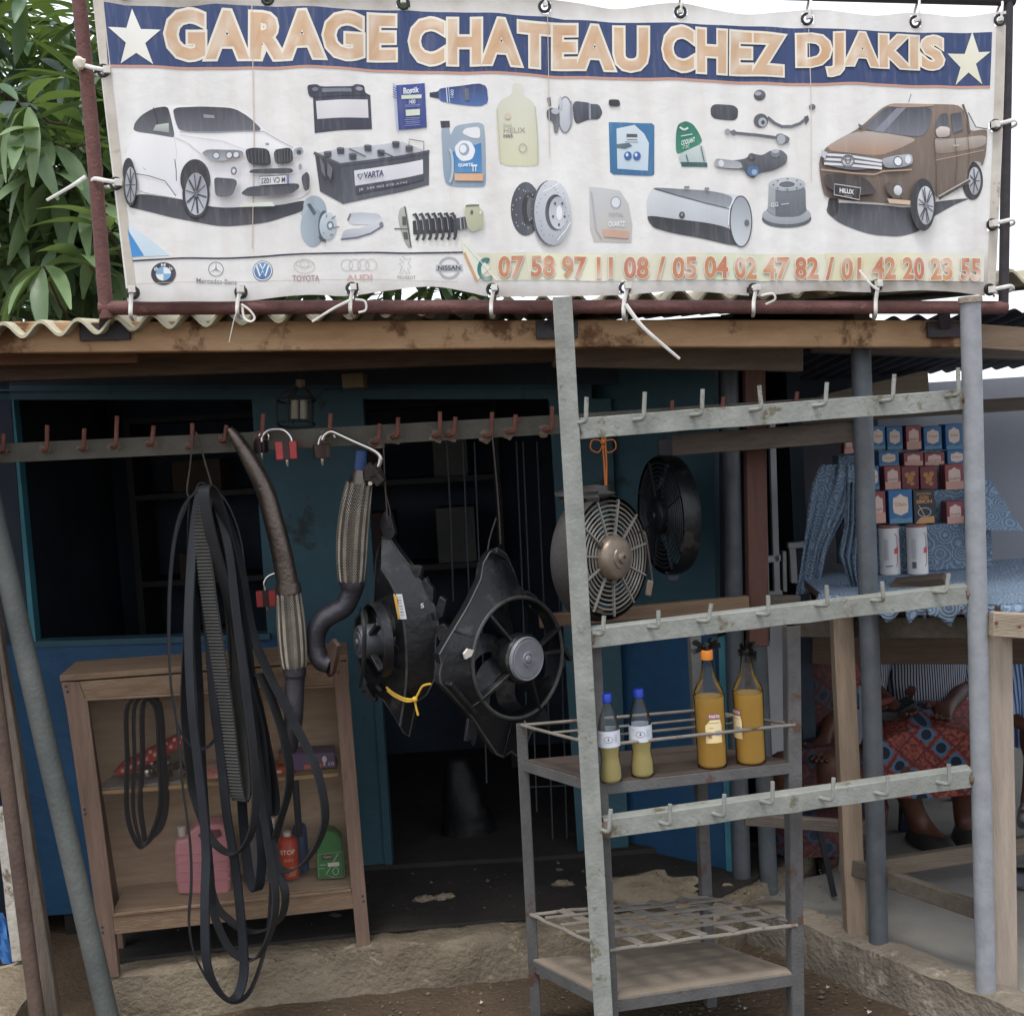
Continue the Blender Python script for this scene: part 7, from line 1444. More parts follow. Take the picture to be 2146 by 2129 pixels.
row1 = [(3, 868, 978, 108, 270, 'b', 'blue drink carton half hidden by the grey post on the top step'), (3, 985, 1102, 112, 270, 'b', 'blue drink carton left of the red one on the top step'), (3, 1110, 1228, 105, 270, 'r', 'red drink carton between blue ones on the top step'), (3, 1236, 1372, 110, 270, 'b', 'blue drink carton right of the red one on the top step'), (3, 1384, 1512, 95, 270, 'b', 'blue drink carton next to the white pipe on the top step'),
        (2, 930, 1078, 285, 385, 'b', 'blue carton whose lower half is hidden, beside the grey post'), (2, 1095, 1242, 292, 385, 'r', 'red carton half hidden behind the gold-printed maroon cartons'), (2, 1246, 1392, 292, 385, 'r', 'red carton behind the second gold-printed maroon carton'), (2, 1402, 1540, 275, 385, 'b', 'blue carton half hidden beside the white pipe on the third step'),
        (1, 868, 936, 385, 545, 'b', 'narrow blue carton showing right of the grey post'), (1, 962, 1086, 385, 545, 'r', 'red sangria carton beside the gold-printed cartons'), (1, 1090, 1216, 385, 542, 'm', 'maroon carton with gold print next to the red sangria carton'), (1, 1218, 1344, 385, 542, 'm', 'maroon carton with gold print beside the lace gap'), (1, 1388, 1525, 372, 560, 'r', 'tall red sangria carton next to the white pipe'),
        (0, 872, 986, 560, 800, 'r', 'red sangria carton behind the white can at the grey post'), (0, 1000, 1172, 550, 790, 'b', 'large blue drink carton above the two white cans'), (0, 1178, 1332, 548, 850, 'k', 'black sangria carton lettered DON SIMON behind the white can'), (0, 1402, 1530, 630, 845, 'r', 'red sangria carton standing alone above the lace'), (0, 1640, 1692, 630, 800, 'r', 'red carton peeping out right of the white pipe'),
        (0, 636, 768, 400, 640, 'b', 'dark blue carton leaning in the lace left of the grey post')]
for r in row1:
    if r[1] == 636:
        rr = list(r); ROWS.append((3.98, zb_(0, 640)[1], 1)); rr[0] = len(ROWS) - 1; carton(*rr)
    else: carton(*r)
ROWS.append((4.2, zb_(0, 300)[1], 1)); carton(len(ROWS) - 1, 692, 768, 200, 300, 'r', 'small red carton at the left end of the top step')
def can(u, vb, vt, w, lab, red, ang=0):
    base = gz(u, vb, TT + .006); yy = base.y; h = at(u, vt, yy).z - base.z; r = px(w, yy) / 2
    t = thing('milk_can', lab, 'can', base, 'white milk cans on the lace cloth'); b = MB(); b.lathe([(r * .95, 0), (r, .003), (r, h * .03), (r * .98, h * .05), (r * .98, h * .93), (r, h * .95), (r, h)], base, n=32); b.build('body', mat('white_tin', '#c2c2c0', '#b2b2b0', scale=5, rough=.4), t)
    b = MB(); b.lathe([(r * 1.01, h * .985), (r * 1.01, h * 1.03), (r * .9, h * 1.035), (0, h * 1.035)], base, n=32); b.build('lid', mat('brown_lid', '#7d5a50', '#6e4e45', rough=.5), t)
    oc = on_cyl(base + Vector((0, 0, h * .5)), r); I = Ink(); k = r * 1000; H2 = h * 500
    a = .75 * k * red; I.line([(a, H2 * .75), (a + .25 * k, H2 * .6), (a + .25 * k, -H2 * .5), (a, -H2 * .65)], 2.4, '#a8343a'); I.poly([(a - .1 * k, H2 * .1), (a + .35 * k, H2 * .2), (a + .35 * k, -H2 * .1), (a - .1 * k, -H2 * .1)], '#b03a40')
    for j in range(6): I.line([(-.5 * k + 2.6 * j, H2 * .5), (-.5 * k + 2.6 * j, -H2 * .35)], .8, '#8b8d92')
    I.poly([(-.5 * k, -H2 * .45), (-.1 * k, -H2 * .45), (-.1 * k, -H2 * .72), (-.5 * k, -H2 * .72)], '#4c4e54') if red > .9 else I.line([(-.4 * k, -H2 * .62), (.3 * k, -H2 * .6)], 3, '#4c4e54')
    I.build('label_print', on=lambda x, y, off=0: oc(x * .001 + 0, y * .001, off), par=t, grid=6, dz=.0001, base=.0004)
can(1866, 1203, 1104, 43, 'white milk tin beside the grey post on the lace', .75); can(1924, 1202, 1102, 43, 'white milk tin with red emblem nearer the white pipe', 1.0)
b = MB(); pbx = at(1915, 1262, 3.80); b.prism([at(1848, 1262, 3.66), at(1870, 1222, 3.66), at(1975, 1212, 3.6), at(1990, 1240, 3.6), at(1960, 1256, 3.6)], (0.05, .12, 0)); tag(b.build('wooden_block', M_card), 'brown wooden board under the lace hem below the milk tins', 'board')

# ------------------------------------------------------------ seated people behind the table
def skin_mat(n_, c): return mat(n_, c, None, rough=.5, spec=.4)
M_skin = mat('brown_skin', '#5a392b', '#4a2e22', scale=8, rough=.5)
def body(name, J, E, par_label, group=None):
    """one continuous figure grown over a skeleton: J joint -> (pos, radius), E edges"""
    keys = list(J); me = bpy.data.meshes.new(name); me.from_pydata([tuple(J[k][0]) for k in keys], [(keys.index(a), keys.index(c)) for a, c in E], [])
    o = bpy.data.objects.new(name, me); COL.objects.link(o); me.materials.append(M_skin)
    md = o.modifiers.new('skin', 'SKIN'); md.use_smooth_shade = True
    for i, k in enumerate(keys):
        r = J[k][1]; r = r if isinstance(r, tuple) else (r, r); me.skin_vertices[0].data[i].radius = r; me.skin_vertices[0].data[i].use_root = (k == 'pelvis')
    sb = o.modifiers.new('sub', 'SUBSURF'); sb.levels = 1; sb.render_levels = 2
    tag(o, par_label, 'person', group); return o
def seated(cx, y0, zseat, kneeL, kneeR, ankL, ankR, toeL, toeR, handL, handR, lab, s=1.0, lean=0.0, headturn=0.0, elbL=None, elbR=None):
    P = Vector((cx, y0, zseat)); S = lambda x, y, z: P + Vector((x * s + lean * z, y * s, z * s))
    J = {'pelvis': (S(0, 0, .06), .13 * s), 'belly': (S(0, -.01, .2), .125 * s), 'chest': (S(0, 0, .36), .125 * s), 'collar': (S(0, 0, .46), .075 * s), 'neck': (S(0, -.01, .53), .05 * s), 'jaw': (S(0, -.035, .60), .062 * s), 'skull': (S(0, -.005, .68), .088 * s), 'crown': (S(0, .0, .755), .05 * s),
         'nose': (S(0, -.10, .625), .012 * s)}
    E = [('pelvis', 'belly'), ('belly', 'chest'), ('chest', 'collar'), ('collar', 'neck'), ('neck', 'jaw'), ('jaw', 'skull'), ('skull', 'crown'), ('jaw', 'nose')]
    for sd_, kn, an, to, ha, el in (('l', kneeL, ankL, toeL, handL, elbL), ('r', kneeR, ankR, toeR, handR, elbR)):
        g = -1 if sd_ == 'l' else 1
        J['hip' + sd_] = (S(.09 * g, -.02, .05), .085 * s); J['thigh' + sd_] = ((J['hip' + sd_][0] + kn) / 2, .08 * s); J['knee' + sd_] = (kn, .06 * s); J['calf' + sd_] = (kn.lerp(an, .35), .055 * s); J['ank' + sd_] = (an, .036 * s); J['ball' + sd_] = (an.lerp(to, .65) + Vector((0, 0, -.035)), .036 * s); J['toe' + sd_] = (to + Vector((0, 0, -.03)), .022 * s); J['heel' + sd_] = (an + (an - to).normalized() * .04 + Vector((0, 0, -.04)), .03 * s)
        E += [('pelvis', 'hip' + sd_), ('hip' + sd_, 'thigh' + sd_), ('thigh' + sd_, 'knee' + sd_), ('knee' + sd_, 'calf' + sd_), ('calf' + sd_, 'ank' + sd_), ('ank' + sd_, 'ball' + sd_), ('ball' + sd_, 'toe' + sd_), ('ank' + sd_, 'heel' + sd_)]
        sh_ = S(.17 * g, 0, .43); el = el or sh_.lerp(ha, .5) + Vector((.06 * g, .06, -.08)); d = (ha - el).normalized()
        J['sho' + sd_] = (sh_, .062 * s); J['elb' + sd_] = (el, .042 * s); J['wri' + sd_] = (el.lerp(ha, .9), .028 * s); J['palm' + sd_] = (ha + d * .035, .032 * s)
        E += [('collar', 'sho' + sd_), ('sho' + sd_, 'elb' + sd_), ('elb' + sd_, 'wri' + sd_), ('wri' + sd_, 'palm' + sd_)]
        sx, sy = ortho(d, (1, 0, 0))
        for q in range(5):
            o_ = (q - 2) * .017; l = (.045, .075, .082, .076, .06)[q]; b0 = ha + d * (.02 if q == 0 else .07) + sx * o_ * (1.6 if q == 0 else 1)
            J['k%d' % q + sd_] = (b0, .0095 * s); J['f%d' % q + sd_] = (b0 + d * l * .5 + sy * .012 + (sx * -.02 if q == 0 else Vector()), .0085 * s); J['t%d' % q + sd_] = (b0 + d * l * .8 + sy * .035, .007 * s)
            E += [('palm' + sd_, 'k%d' % q + sd_), ('k%d' % q + sd_, 'f%d' % q + sd_), ('f%d' % q + sd_, 't%d' % q + sd_)]
    return body('person', J, E, lab), J
def face(par, J, s=1.0, hair='#15110f'):
    h = J['skull'][0]; b = MB(); b.ball(h + Vector((0, .012, .02)), .105 * s, 18, 12, (.95, 1.0, 1.0), nz=.25); b.v = [Vector((p.x, max(p.y, h.y - .055 + (h.z + .05 - p.z) * .6), p.z)) for p in b.v]; b.build('hair', mat('black_hair', hair, '#0e0c0b', scale=60, rough=.8, bump=.5), par)
    for g in (-1, 1):
        b = MB(); b.ball(h + Vector((.034 * g * s, -.082 * s, -.015)), .012 * s, 10, 6); b.build('eye', mat('eye_white', '#c9c5bd', '#bdb8b0', rough=.3), par)
        b = MB(); b.ball(h + Vector((.095 * g * s, .0, -.02)), .022 * s, 10, 6, (.5, .9, 1.3)); b.build('ear', M_skin, par)
    b = MB(); b.tube([h + Vector((-.026 * s, -.088 * s, -.072)), h + Vector((0, -.1 * s, -.07)), h + Vector((.026 * s, -.088 * s, -.072))], .006 * s, 8); b.build('mouth', mat('lips', '#5a2f2c', '#4d2826', rough=.4), par)
def loft(secs, n=22, fold=0.0, nf=9):
    b = MB(); vv = []
    for (c, ax, ay) in secs:
        for k in range(n):
            a = 2 * pi * k / n; q = 1 + fold * sin(a * nf + c.z * 12); vv.append(c + ax * (cos(a) * q) + ay * (sin(a) * q))
    m_ = len(secs); b.add(vv, [(i * n + k, i * n + (k + 1) % n, (i + 1) * n + (k + 1) % n, (i + 1) * n + k) for i in range(m_ - 1) for k in range(n)]); return b
X_, Y_, Z_ = Vector((1, 0, 0)), Vector((0, 1, 0)), Vector((0, 0, 1))
def pagne(name, base, dark, blue, k=9.0, lines=True):
    M = bpy.data.materials.new(name); M.use_nodes = True; t = M.node_tree; N = t.nodes; L = t.links; p = N['Principled BSDF']; p.inputs['Roughness'].default_value = .8
    tc = N.new('ShaderNodeTexCoord'); sx = N.new('ShaderNodeSeparateXYZ'); L.new(tc.outputs['Object'], sx.inputs[0])
    def op(o_, a, c=None):
        n_ = N.new('ShaderNodeMath'); n_.operation = o_
        for i, q in enumerate((a, c)):
            if q is None: continue
            if isinstance(q, (int, float)): n_.inputs[i].default_value = q
            else: L.new(q, n_.inputs[i])
        return n_.outputs[0]
    zz = op('SUBTRACT', sx.outputs[2], op('MULTIPLY', sx.outputs[1], .6)); U_ = op('MULTIPLY', op('ADD', sx.outputs[0], zz), k); V_ = op('MULTIPLY', op('SUBTRACT', sx.outputs[0], zz), k)
    fu = op('SUBTRACT', op('FRACT', U_), .5); fv = op('SUBTRACT', op('FRACT', V_), .5); r = op('SQRT', op('ADD', op('MULTIPLY', fu, fu), op('MULTIPLY', fv, fv))); mxd = op('MAXIMUM', op('ABSOLUTE', fu), op('ABSOLUTE', fv))
    alt = op('LESS_THAN', op('FRACT', op('MULTIPLY', op('FLOOR', U_), .5)), .25)
    n_ = N.new('ShaderNodeTexNoise'); n_.inputs['Scale'].default_value = 70; n_.inputs['Detail'].default_value = 4; L.new(tc.outputs['Object'], n_.inputs[0])
    rp = N.new('ShaderNodeValToRGB'); rp.color_ramp.elements[0].position = .4; rp.color_ramp.elements[1].position = .62; rp.color_ramp.elements[0].color = lin(dark); rp.color_ramp.elements[1].color = lin(base); L.new(n_.outputs[0], rp.inputs[0]); out_ = rp.outputs[0]
    for cond, c in ((op('MULTIPLY', op('LESS_THAN', mxd, .36), alt), blue), (op('MULTIPLY', op('LESS_THAN', r, .26), alt), '#16202f'), (op('GREATER_THAN', mxd, .455), dark)):
        mx = N.new('ShaderNodeMix'); mx.data_type = 'RGBA'; mx.inputs[7].default_value = lin(c); L.new(cond, mx.inputs[0]); L.new(out_, mx.inputs[6]); out_ = mx.outputs[2]
    L.new(out_, p.inputs['Base Color']); return M
def stripes(name, a, c, k):
    M = bpy.data.materials.new(name); M.use_nodes = True; t = M.node_tree; N = t.nodes; L = t.links; p = N['Principled BSDF']; p.inputs['Roughness'].default_value = .8
    tc = N.new('ShaderNodeTexCoord'); w = N.new('ShaderNodeTexWave'); w.inputs['Scale'].default_value = k; w.inputs['Distortion'].default_value = 1.2; w.inputs['Detail'].default_value = 1; w.inputs['Detail Scale'].default_value = .4; L.new(tc.outputs['Object'], w.inputs[0])
    rp = N.new('ShaderNodeValToRGB'); rp.color_ramp.elements[0].position = .42; rp.color_ramp.elements[1].position = .55; rp.color_ramp.elements[0].color = lin(a); rp.color_ramp.elements[1].color = lin(c); L.new(w.outputs[0], rp.inputs[0]); L.new(rp.outputs[0], p.inputs['Base Color']); return M
M_pag = pagne('wax_print', '#9a5345', '#602826', '#4a6b88', 9.5); M_pag2 = pagne('dark_wax_print', '#5a2c28', '#341b1c', '#26394a', 11)
# woman in a striped shirt
yk = 4.36
hp = at(1945, 1480, 4.72)
p2, J2 = seated(hp.x, 4.72, .44, at(1872, 1585, yk), at(2016, 1585, yk), at(1928, 1728, 4.42), at(2022, 1722, 4.45), at(1985, 1752, 4.28), at(2032, 1756, 4.30), at(1870, 1478, 4.50), at(1985, 1485, 4.48), 'seated person in striped shirt and red wax-print skirt with a black bag')
face(p2, J2)
c = Vector((hp.x, 4.72, 0))
secs = [(c + Z_ * .47, X_ * .185, Y_ * .16), (c + Z_ * .56, X_ * .175, Y_ * .16), (c + Z_ * .68, X_ * .165, Y_ * .15), (c + Z_ * .80, X_ * .175, Y_ * .145), (c + Z_ * .88, X_ * .17, Y_ * .12), (c + Z_ * .93, X_ * .08, Y_ * .08)]
b = loft(secs, 30, .03, 7); M_str = stripes('striped_shirt', '#2c3039', '#b0b5c0', 34); b.build('shirt', M_str, p2)
for sd_ in 'lr':
    A, B_ = J2['sho' + sd_][0], J2['elb' + sd_][0]; d = (B_ - A); x, y = ortho(d); b = loft([(A - d * .15, x * .075, y * .075), (A + d * .3, x * .075, y * .075), (A + d * .75, x * .068, y * .068), (A + d * 1.02, x * .072, y * .072)], 20, .03, 5); b.build('sleeve', M_str, p2)
kn = (J2['kneel'][0] + J2['kneer'][0]) / 2
b = loft([(c + Z_ * .5 + Y_ * .12, X_ * .2, Z_ * .12), (Vector((c.x, 4.60, .50)), X_ * .215, Z_ * .115), (Vector((kn.x, 4.45, .50)), X_ * .22, Z_ * .10), (Vector((kn.x, 4.33, .47)), X_ * .215, Z_ * .10), (Vector((kn.x, 4.285, .41)), X_ * .21, (Z_ * .4 + Y_ * .6) * .075), (Vector((kn.x, 4.30, .34)), X_ * .205, (Y_ * .9 + Z_ * .1) * .06)], 40, .02, 8); b.build('skirt', M_pag, p2)
for sd_ in 'lr':
    A, T_ = J2['ank' + sd_][0], J2['toe' + sd_][0]; d = (T_ - A); d.z = 0; d.normalize(); sx = Vector((-d.y, d.x, 0)); z0 = NZ + .005; cc = Vector((A.x, A.y, z0)); k = .155
    b = loft([(cc + d * (-.05) + Z_ * q, d * r_ + Vector(), sx * w_) for q, r_, w_ in ()], 8) if False else MB()
    vv = []; nn = 20
    for zz_, sc_ in ((0, .96), (.012, 1.05), (.03, 1.0), (.045, .9), (.062, .6)):
        for q in range(nn):
            a = 2 * pi * q / nn; wob_ = 1 + (.05 * sin(a * 9) if zz_ < .02 else 0); vv.append(Vector((A.x, A.y, z0 + zz_)) + d * (.06 + .13 * cos(a) * sc_ * wob_) + sx * (.05 * sin(a) * sc_ * wob_))
    b.add(vv, [(i * nn + q, i * nn + (q + 1) % nn, (i + 1) * nn + (q + 1) % nn, (i + 1) * nn + q) for i in range(4) for q in range(nn)] + [tuple(range(nn - 1, -1, -1)), tuple(4 * nn + q for q in range(nn))])
    b.build('sandal', mat('dark_clog', '#23241f', '#2f302a', rough=.6), p2)
bagp = at(1905, 1488, 4.42); b = MB(); b.prism([at(*p, 4.42) for p in ((1842, 1500), (1846, 1488), (1880, 1490), (1920, 1468), (1926, 1505), (1880, 1512), (1845, 1510))], (0, .10, 0)); tag(b.build('handbag', mat('black_leather', '#17171a', '#202024', rough=.35, bump=.2), bevel=.008), 'black leather bag on the lap of the person in stripes', 'bag')
b = MB(); b.prism([at(*p, 4.44) for p in ((1836, 1468), (1876, 1460), (1870, 1472), (1838, 1486))], (0, .02, 0)); tag(b.build('purse', mat('red_purse', '#6e2428', '#5e1e22', rough=.4), bevel=.003), 'small dark red purse held beside the black bag', 'purse')
# woman in the dark print dress
q0 = at(1672, 1480, 4.6)
p1_, J1 = seated(q0.x, 4.62, .36, at(1640, 1590, 4.3), at(1740, 1590, 4.3), at(1650, 1770, 4.38), at(1735, 1770, 4.38), at(1650, 1790, 4.22), at(1740, 1790, 4.22), at(1632, 1570, 4.38), at(1725, 1560, 4.36), 'seated person in dark red print dress with teal sleeve hems behind the bottle shelf', elbL=at(1612, 1490, 4.55), elbR=at(1752, 1480, 4.55))
face(p1_, J1)
c = Vector((q0.x, 4.62, 0))
b = loft([(c + Z_ * .38, X_ * .21, Y_ * .18), (c + Z_ * .5, X_ * .2, Y_ * .18), (c + Z_ * .62, X_ * .185, Y_ * .165), (c + Z_ * .72, X_ * .19, Y_ * .16), (c + Z_ * .80, X_ * .175, Y_ * .14)], 30, .02, 6); b.build('dress', M_pag2, p1_)
b = loft([(c + Z_ * .42 + Y_ * .1, X_ * .21, Z_ * .12), (Vector((c.x, 4.45, .43)), X_ * .225, Z_ * .115), (Vector((c.x, 4.30, .42)), X_ * .225, Z_ * .11), (Vector((c.x, 4.22, .33)), X_ * .22, (Y_ + Z_ * .3) * .08), (Vector((c.x, 4.22, .18)), X_ * .2, Y_ * .08)], 36, .025, 7); b.build('skirt', M_pag2, p1_)
for sd_ in 'lr':
    A, B_ = J1['sho' + sd_][0], J1['elb' + sd_][0]; d = (B_ - A); x, y = ortho(d); b = loft([(A - d * .2, x * .08, y * .08), (A + d * .35, x * .088, y * .085), (A + d * .72, x * .08, y * .078)], 20, .03, 5); b.build('sleeve', M_pag, p1_)
    b = loft([(A + d * .70, x * .084, y * .08), (A + d * 1.0, x * .086, y * .082)], 20, .05, 6); b.build('sleeve_hem', mat('teal_lace', '#2f4a58', '#3d5d6c', scale=50, rough=.9), p1_)
# child at the right border, mostly out of the picture
hp3 = at(2215, 1520, 4.25)
p3, J3 = seated(hp3.x, 4.3, .52, at(2172, 1590, 4.02), at(2260, 1590, 4.02), at(2158, 1672, 4.03), at(2260, 1680, 4.05), at(2146, 1690, 3.94), at(2250, 1690, 3.95), at(2180, 1540, 4.1), at(2240, 1540, 4.1), 'person in blue checked shirt with dark shoes at the right edge', s=.72)
face(p3, J3, .72)
c = Vector((hp3.x, 4.3, 0)); b = loft([(c + Z_ * .5, X_ * .16, Y_ * .14), (c + Z_ * .62, X_ * .165, Y_ * .14), (c + Z_ * .78, X_ * .15, Y_ * .12), (c + Z_ * .86, X_ * .10, Y_ * .08)], 24, .03, 6); M_chk = stripes('blue_check', '#39507c', '#8fa5c5', 22); b.build('shirt', M_chk, p3)
for sd_ in 'lr':
    A, B_ = J3['sho' + sd_][0], J3['elb' + sd_][0]; d = (B_ - A); x, y = ortho(d); b = loft([(A - d * .15, x * .06, y * .06), (A + d * .6, x * .058, y * .058), (A + d * 1.0, x * .06, y * .06)], 16, .03, 5); b.build('sleeve', M_chk, p3)
    A, T_ = J3['ank' + sd_][0], J3['toe' + sd_][0]; d = (T_ - A); d.z = 0; d.normalize(); sx = Vector((-d.y, d.x, 0)); vv = []; nn = 16
    for zz_, sc_ in ((-.075, .95), (-.06, 1.0), (-.03, .9), (.0, .5)):
        for q in range(nn): a = 2 * pi * q / nn; vv.append(A + Z_ * zz_ + d * (.035 + .085 * cos(a) * sc_) + sx * (.035 * sin(a) * sc_))
    b = MB(); b.add(vv, [(i * nn + q, i * nn + (q + 1) % nn, (i + 1) * nn + (q + 1) % nn, (i + 1) * nn + q) for i in range(3) for q in range(nn)] + [tuple(range(nn - 1, -1, -1)), tuple(3 * nn + q for q in range(nn))]); b.build('shoe', mat('sneaker', '#2a2a2e', '#8d8d90', scale=20, rough=.6), p3)
# stools they sit on
def stool(cx, cy, zt, lab, mt, w=.3):
    t = thing('stool', lab, 'stool', (cx, cy, NZ), 'low stools behind the stall table'); b = MB(); b.box((cx, cy, zt - .015), (w, w, .03)); b.build('seat', mt, t, bevel=.006)
    for sx in (-1, 1):
        for sy in (-1, 1): b = MB(); b.bar((cx + sx * w * .52, cy + sy * w * .52, NZ), (cx + sx * w * .4, cy + sy * w * .4, zt - .03), .034, .034, (1, 0, 0)); b.build('leg', mt, t, bevel=.004)
M_bplast = mat('dark_blue_plastic', '#1c2c44', '#18263c', rough=.45)
stool(hp.x, 4.74, .45, 'dark blue plastic stool under the person in stripes', M_bplast, .32); stool(q0.x, 4.64, .38, 'dark stool under the person in the print dress', mat('black_metal', '#191b20', '#22242a', rough=.5)); stool(hp3.x, 4.32, .56, 'blue plastic stool under the person at the right edge', M_bplast, .26)
b = MB(); b.bar(at(1712, 1712, 3.95), at(1748, 1876, 3.95), .018, .018, (1, 0, 0)); tag(b.build('chair_leg', MATS['black_metal']), 'thin black slanting rod beside the peach table leg', 'rod')
b = MB(); c = gz(2150, 1850, NZ); b.lathe([(.05, 0), (.09, .012), (.095, .02), (.085, .016), (.045, .006), (0, .006)], c, n=24); tag(b.build('tin_plate', MATS['bright_steel']), 'tin plate on the paving at the right edge', 'plate')
# weeds by the kerb
wd_t = thing('weed', 'small green weeds growing at the foot of the kerb by the white pipe', 'weed', gz(2080, 2128, 0)); M_weed = mat('weed_green', '#4d6b2c', '#3c5722', scale=30, rough=.7)
for u, v in ((2030, 2132), (2060, 2140), (2095, 2128), (2125, 2140), (2010, 2136)):
    b = MB(); c = gz(u, v, 0.0)
    for k in range(14):
        a = U(0, 6.28); d = Vector((cos(a) * .6, sin(a) * .6, U(.5, 1.2))).normalized(); s_, _ = ortho(d); l = U(.02, .055); w_ = U(.004, .008); b.add([c, c + d * l * .5 + s_ * w_, c + d * l, c + d * l * .5 - s_ * w_], [(0, 1, 2, 3)])
    b.build('leaf_tuft', M_weed, wd_t, fix=False)

# ------------------------------------------------------------ grit and small litter on the ground
gr = MB()
for k in range(1500):
    on_p = k % 4 == 0
    x, y = (U(-1.2, 1.0), U(3.86, 4.3)) if on_p else (U(-1.3, 1.5), U(2.9, 3.85))
    z = PZ + .009 if on_p else .0
    r = U(.0025, .007) * (1 if R() < .93 else 1.8); c = Vector((x, y, z + r * .3)); vv = []
    for d in ((1, 0, 0), (0, 1, 0), (-1, 0, 0), (0, -1, 0), (0, 0, .8), (0, 0, -.6)): vv.append(c + Vector(d) * r * U(.6, 1.3))
    gr.add(vv, [(0, 1, 4), (1, 2, 4), (2, 3, 4), (3, 0, 4), (1, 0, 5), (2, 1, 5), (3, 2, 5), (0, 3, 5)])
stuff(gr.build('gravel', mat('grit', '#6f6759', '#494036', scale=40, rough=1), smooth=False))
for i, (u, v, l_) in enumerate(((1735, 2068, 'white scrap of paper by the kerb and the grey post'), (1822, 2120, 'white scrap at the foot of the galvanised post'), (1562, 2112, 'tiny white scrap on the dirt under the bottle shelf'), (1010, 2100, 'pale scrap on the dirt before the porch'))):
    c = gz(u, v, .012); b = MB(); s = U(.004, .007); b.add([c + Vector((-s, -s, 0)), c + Vector((s, -s * .6, .004)), c + Vector((s * .7, s, .001)), c + Vector((-s * .8, s * .6, .006))], [(0, 1, 2, 3)]); o = b.build('paper_scrap', M_tie); o.modifiers.new('s', 'SOLIDIFY').thickness = .001; tag(o, l_, 'litter')
# ------------------------------------------------------------ mango tree behind the roof
def leafmat(name, a, c):
    M = mat(name, a, c, scale=7, rough=.42, spec=.45); t = M.node_tree; N = t.nodes; L = t.links; p = N['Principled BSDF']; tl = N.new('ShaderNodeBsdfTranslucent'); tl.inputs[0].default_value = lin('#7f9a45'); ms = N.new('ShaderNodeMixShader'); ms.inputs[0].default_value = .18; L.new(p.outputs[0], ms.inputs[1]); L.new(tl.outputs[0], ms.inputs[2]); L.new(ms.outputs[0], N['Material Output'].inputs[0]); return M
LM = [leafmat('mango_leaf', '#506b48', '#3f593c'), leafmat('mango_leaf_dark', '#2b4233', '#20342a'), leafmat('mango_leaf_young', '#5d7a46', '#4d693c')]
def leaf_geo(l=.2, w=.042, bend=.35):
    vs_ = []; fs = []; n_ = 6
    for i in range(n_ + 1):
        t = i / n_; ww = w * (sin(pi * min(1, t * .94 + .03)) ** .8) / 2; x = l * t; z = -bend * l * t * t
        vs_ += [Vector((x, -ww, z + ww * .35)), Vector((x, 0, z)), Vector((x, ww, z + ww * .35))]
    for i in range(n_):
        for j in range(2): fs.append((3 * i + j, 3 * i + j + 1, 3 * i + j + 4, 3 * i + j + 3))
    return vs_, fs
tree = thing('mango_tree', 'large mango tree with long drooping leaves behind the corrugated roof', 'tree', (-2.3, 7.2, 0))
b = MB(); tr = [Vector((-2.3, 7.2, -.02)), Vector((-2.25, 7.15, 1.2)), Vector((-2.1, 7.1, 2.2)), Vector((-1.9, 7.0, 3.0))]; b.tube(spline(tr, 5), [.2, .19, .185, .18, .175, .17, .165, .16, .155, .15, .145, .14, .13, .12, .11, .1][:len(spline(tr, 5))], 14); b.build('trunk', mat('bark', '#5a4a3c', '#433629', scale=9, rough=.95, bump=.8), tree)
CC, CR = Vector((-1.75, 6.6, 3.15)), Vector((2.5, 1.35, 1.35))
for k in range(9):
    a = k * .7; e = CC + Vector((CR.x * .75 * cos(a), CR.y * .7 * sin(a), CR.z * .6 * sin(a * 1.7))); b = MB(); pts = spline([Vector((-1.95, 7.0, 2.7)), Vector((-1.95, 7.0, 2.7)).lerp(e, .5) + Vector((0, 0, .25)), e], 5); b.tube(pts, [.06 - .05 * i / (len(pts) - 1) for i in range(len(pts))], 8); b.build('limb', MATS['bark'], tree)
meshes = []
for i in range(9):
    vs_, fs = leaf_geo(U(.2, .32), U(.05, .072), U(.1, .5)); me = bpy.data.meshes.new('leaf'); me.from_pydata([tuple(p) for p in vs_], [], fs); me.update(); me.shade_smooth(); me.materials.append(LM[[0, 0, 1, 0, 2, 0, 1, 2, 0][i]]); meshes.append((me, vs_, fs))
def cluster(c, n_, up=.2):
    out_ = []
    for k in range(n_):
        a = 2 * pi * k / n_ + U(-.3, .3); e = U(-.9, .55) + up; d = Vector((cos(a) * cos(e), sin(a) * cos(e), sin(e))); x = d; s_, t_ = ortho(d, (U(-.3, .3), U(-.3, .3), 1)); out_.append((c + d * .02, Matrix((x, t_ * -1, s_)).transposed().to_4x4()))
    return out_
fmesh = []; LF = [leafmat('mango_leaf_lit', '#687f58', '#54694a'), leafmat('mango_leaf_fresh', '#7b9064', '#657a54')]
for i in range(6):
    vs_, fs = leaf_geo(U(.27, .4), U(.062, .085), U(.15, .55)); me = bpy.data.meshes.new('leaf'); me.from_pydata([tuple(p) for p in vs_], [], fs); me.update(); me.shade_smooth(); me.materials.append(LF[i % 2]); fmesh.append(me)
nleaf = 0; crown = [MB(), MB(), MB()]
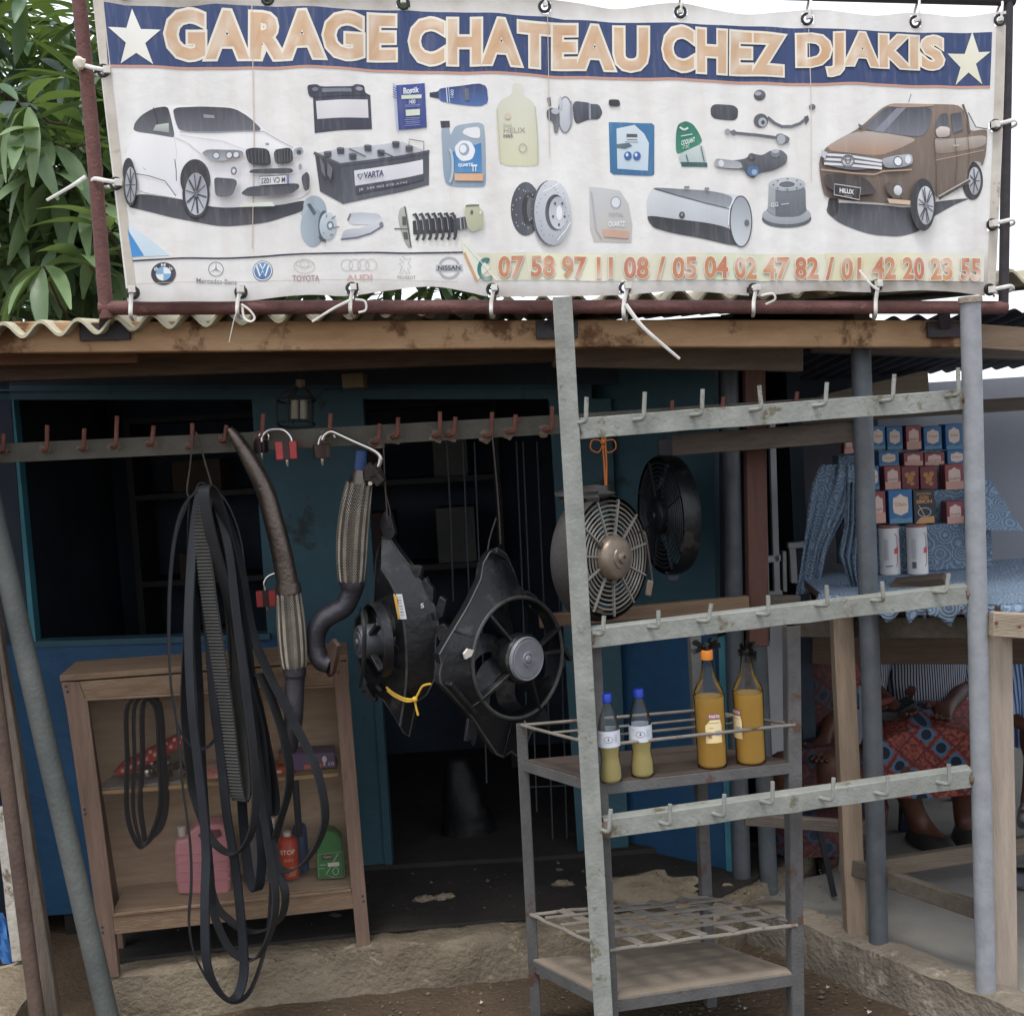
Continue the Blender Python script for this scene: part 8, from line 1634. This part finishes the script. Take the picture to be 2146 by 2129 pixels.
# leaves in view at the left of the banner, each an object
for k in range(30):
    u, v = U(-30, 235), U(170, 640); y_ = U(5.1, 5.9)
    c = at(u, v, y_)
    if c.z < 2.32: c.z = 2.32 + U(0, .1)
    for p, mtx in cluster(c, 9, .05):
        if nleaf >= 270: break
        m4 = mtx.copy(); m4.translation = p; me = fmesh[random.randrange(6)]; o = bpy.data.objects.new('leaf', me); COL.objects.link(o); o.parent = tree; o.matrix_parent_inverse = INV[tree.name]; o.matrix_basis = m4; nleaf += 1
    b = MB(); e = c + Vector((U(-.1, .1), U(.2, .4), U(-.3, .1))); b.tube([c, c.lerp(e, .5) + Vector((0, 0, -.03)), e], .006, 5); b.build('twig', MATS['bark'], tree)
for k in range(620):
    while True:
        q = Vector((U(-1, 1), U(-1, 1), U(-1, 1)))
        if .25 < q.length < 1: break
    c = CC + Vector((q.x * CR.x, q.y * CR.y, q.z * CR.z)) * (1 + .15 * noise.noise(q * 3))
    if c.z < 2.35 and c.y < 6.1: continue
    if noise.noise(c * 1.7) < -.22: continue
    for p, mtx in cluster(c, 9):
        me, vs_, fs = meshes[random.randrange(9)]; j = 1 if R() < .45 else 0
        crown[j].add([p + mtx.to_3x3() @ q_ for q_ in vs_], fs)
for j in (0, 1):
    o = crown[j].build('crown', LM[j], tree, fix=False); stuff(o)
# a second, farther tree mass behind the first so that only specks of sky show
tree2 = thing('mango_tree', 'farther dark tree crown showing between the mango leaves', 'tree', (-3.2, 10.2, 0))
b = MB(); b.tube([Vector((-3.2, 10.2, -.02)), Vector((-3.1, 10.2, 2)), Vector((-2.9, 10.1, 3.4))], [.22, .19, .12], 12); b.build('trunk', MATS['bark'], tree2)
cr2 = MB()
for k in range(520):
    q = Vector((U(-1, 1), U(-1, 1), U(-1, 1)))
    if q.length > 1: continue
    c = Vector((-3.2, 9.6, 3.2)) + Vector((q.x * 2.4, q.y * 1.2, q.z * 2.2))
    for p, mtx in cluster(c, 8):
        me, vs_, fs = meshes[random.randrange(9)]; cr2.add([p + mtx.to_3x3() @ (q_ * 1.25) for q_ in vs_], fs)
o = cr2.build('crown', LM[1], tree2, fix=False); stuff(o)
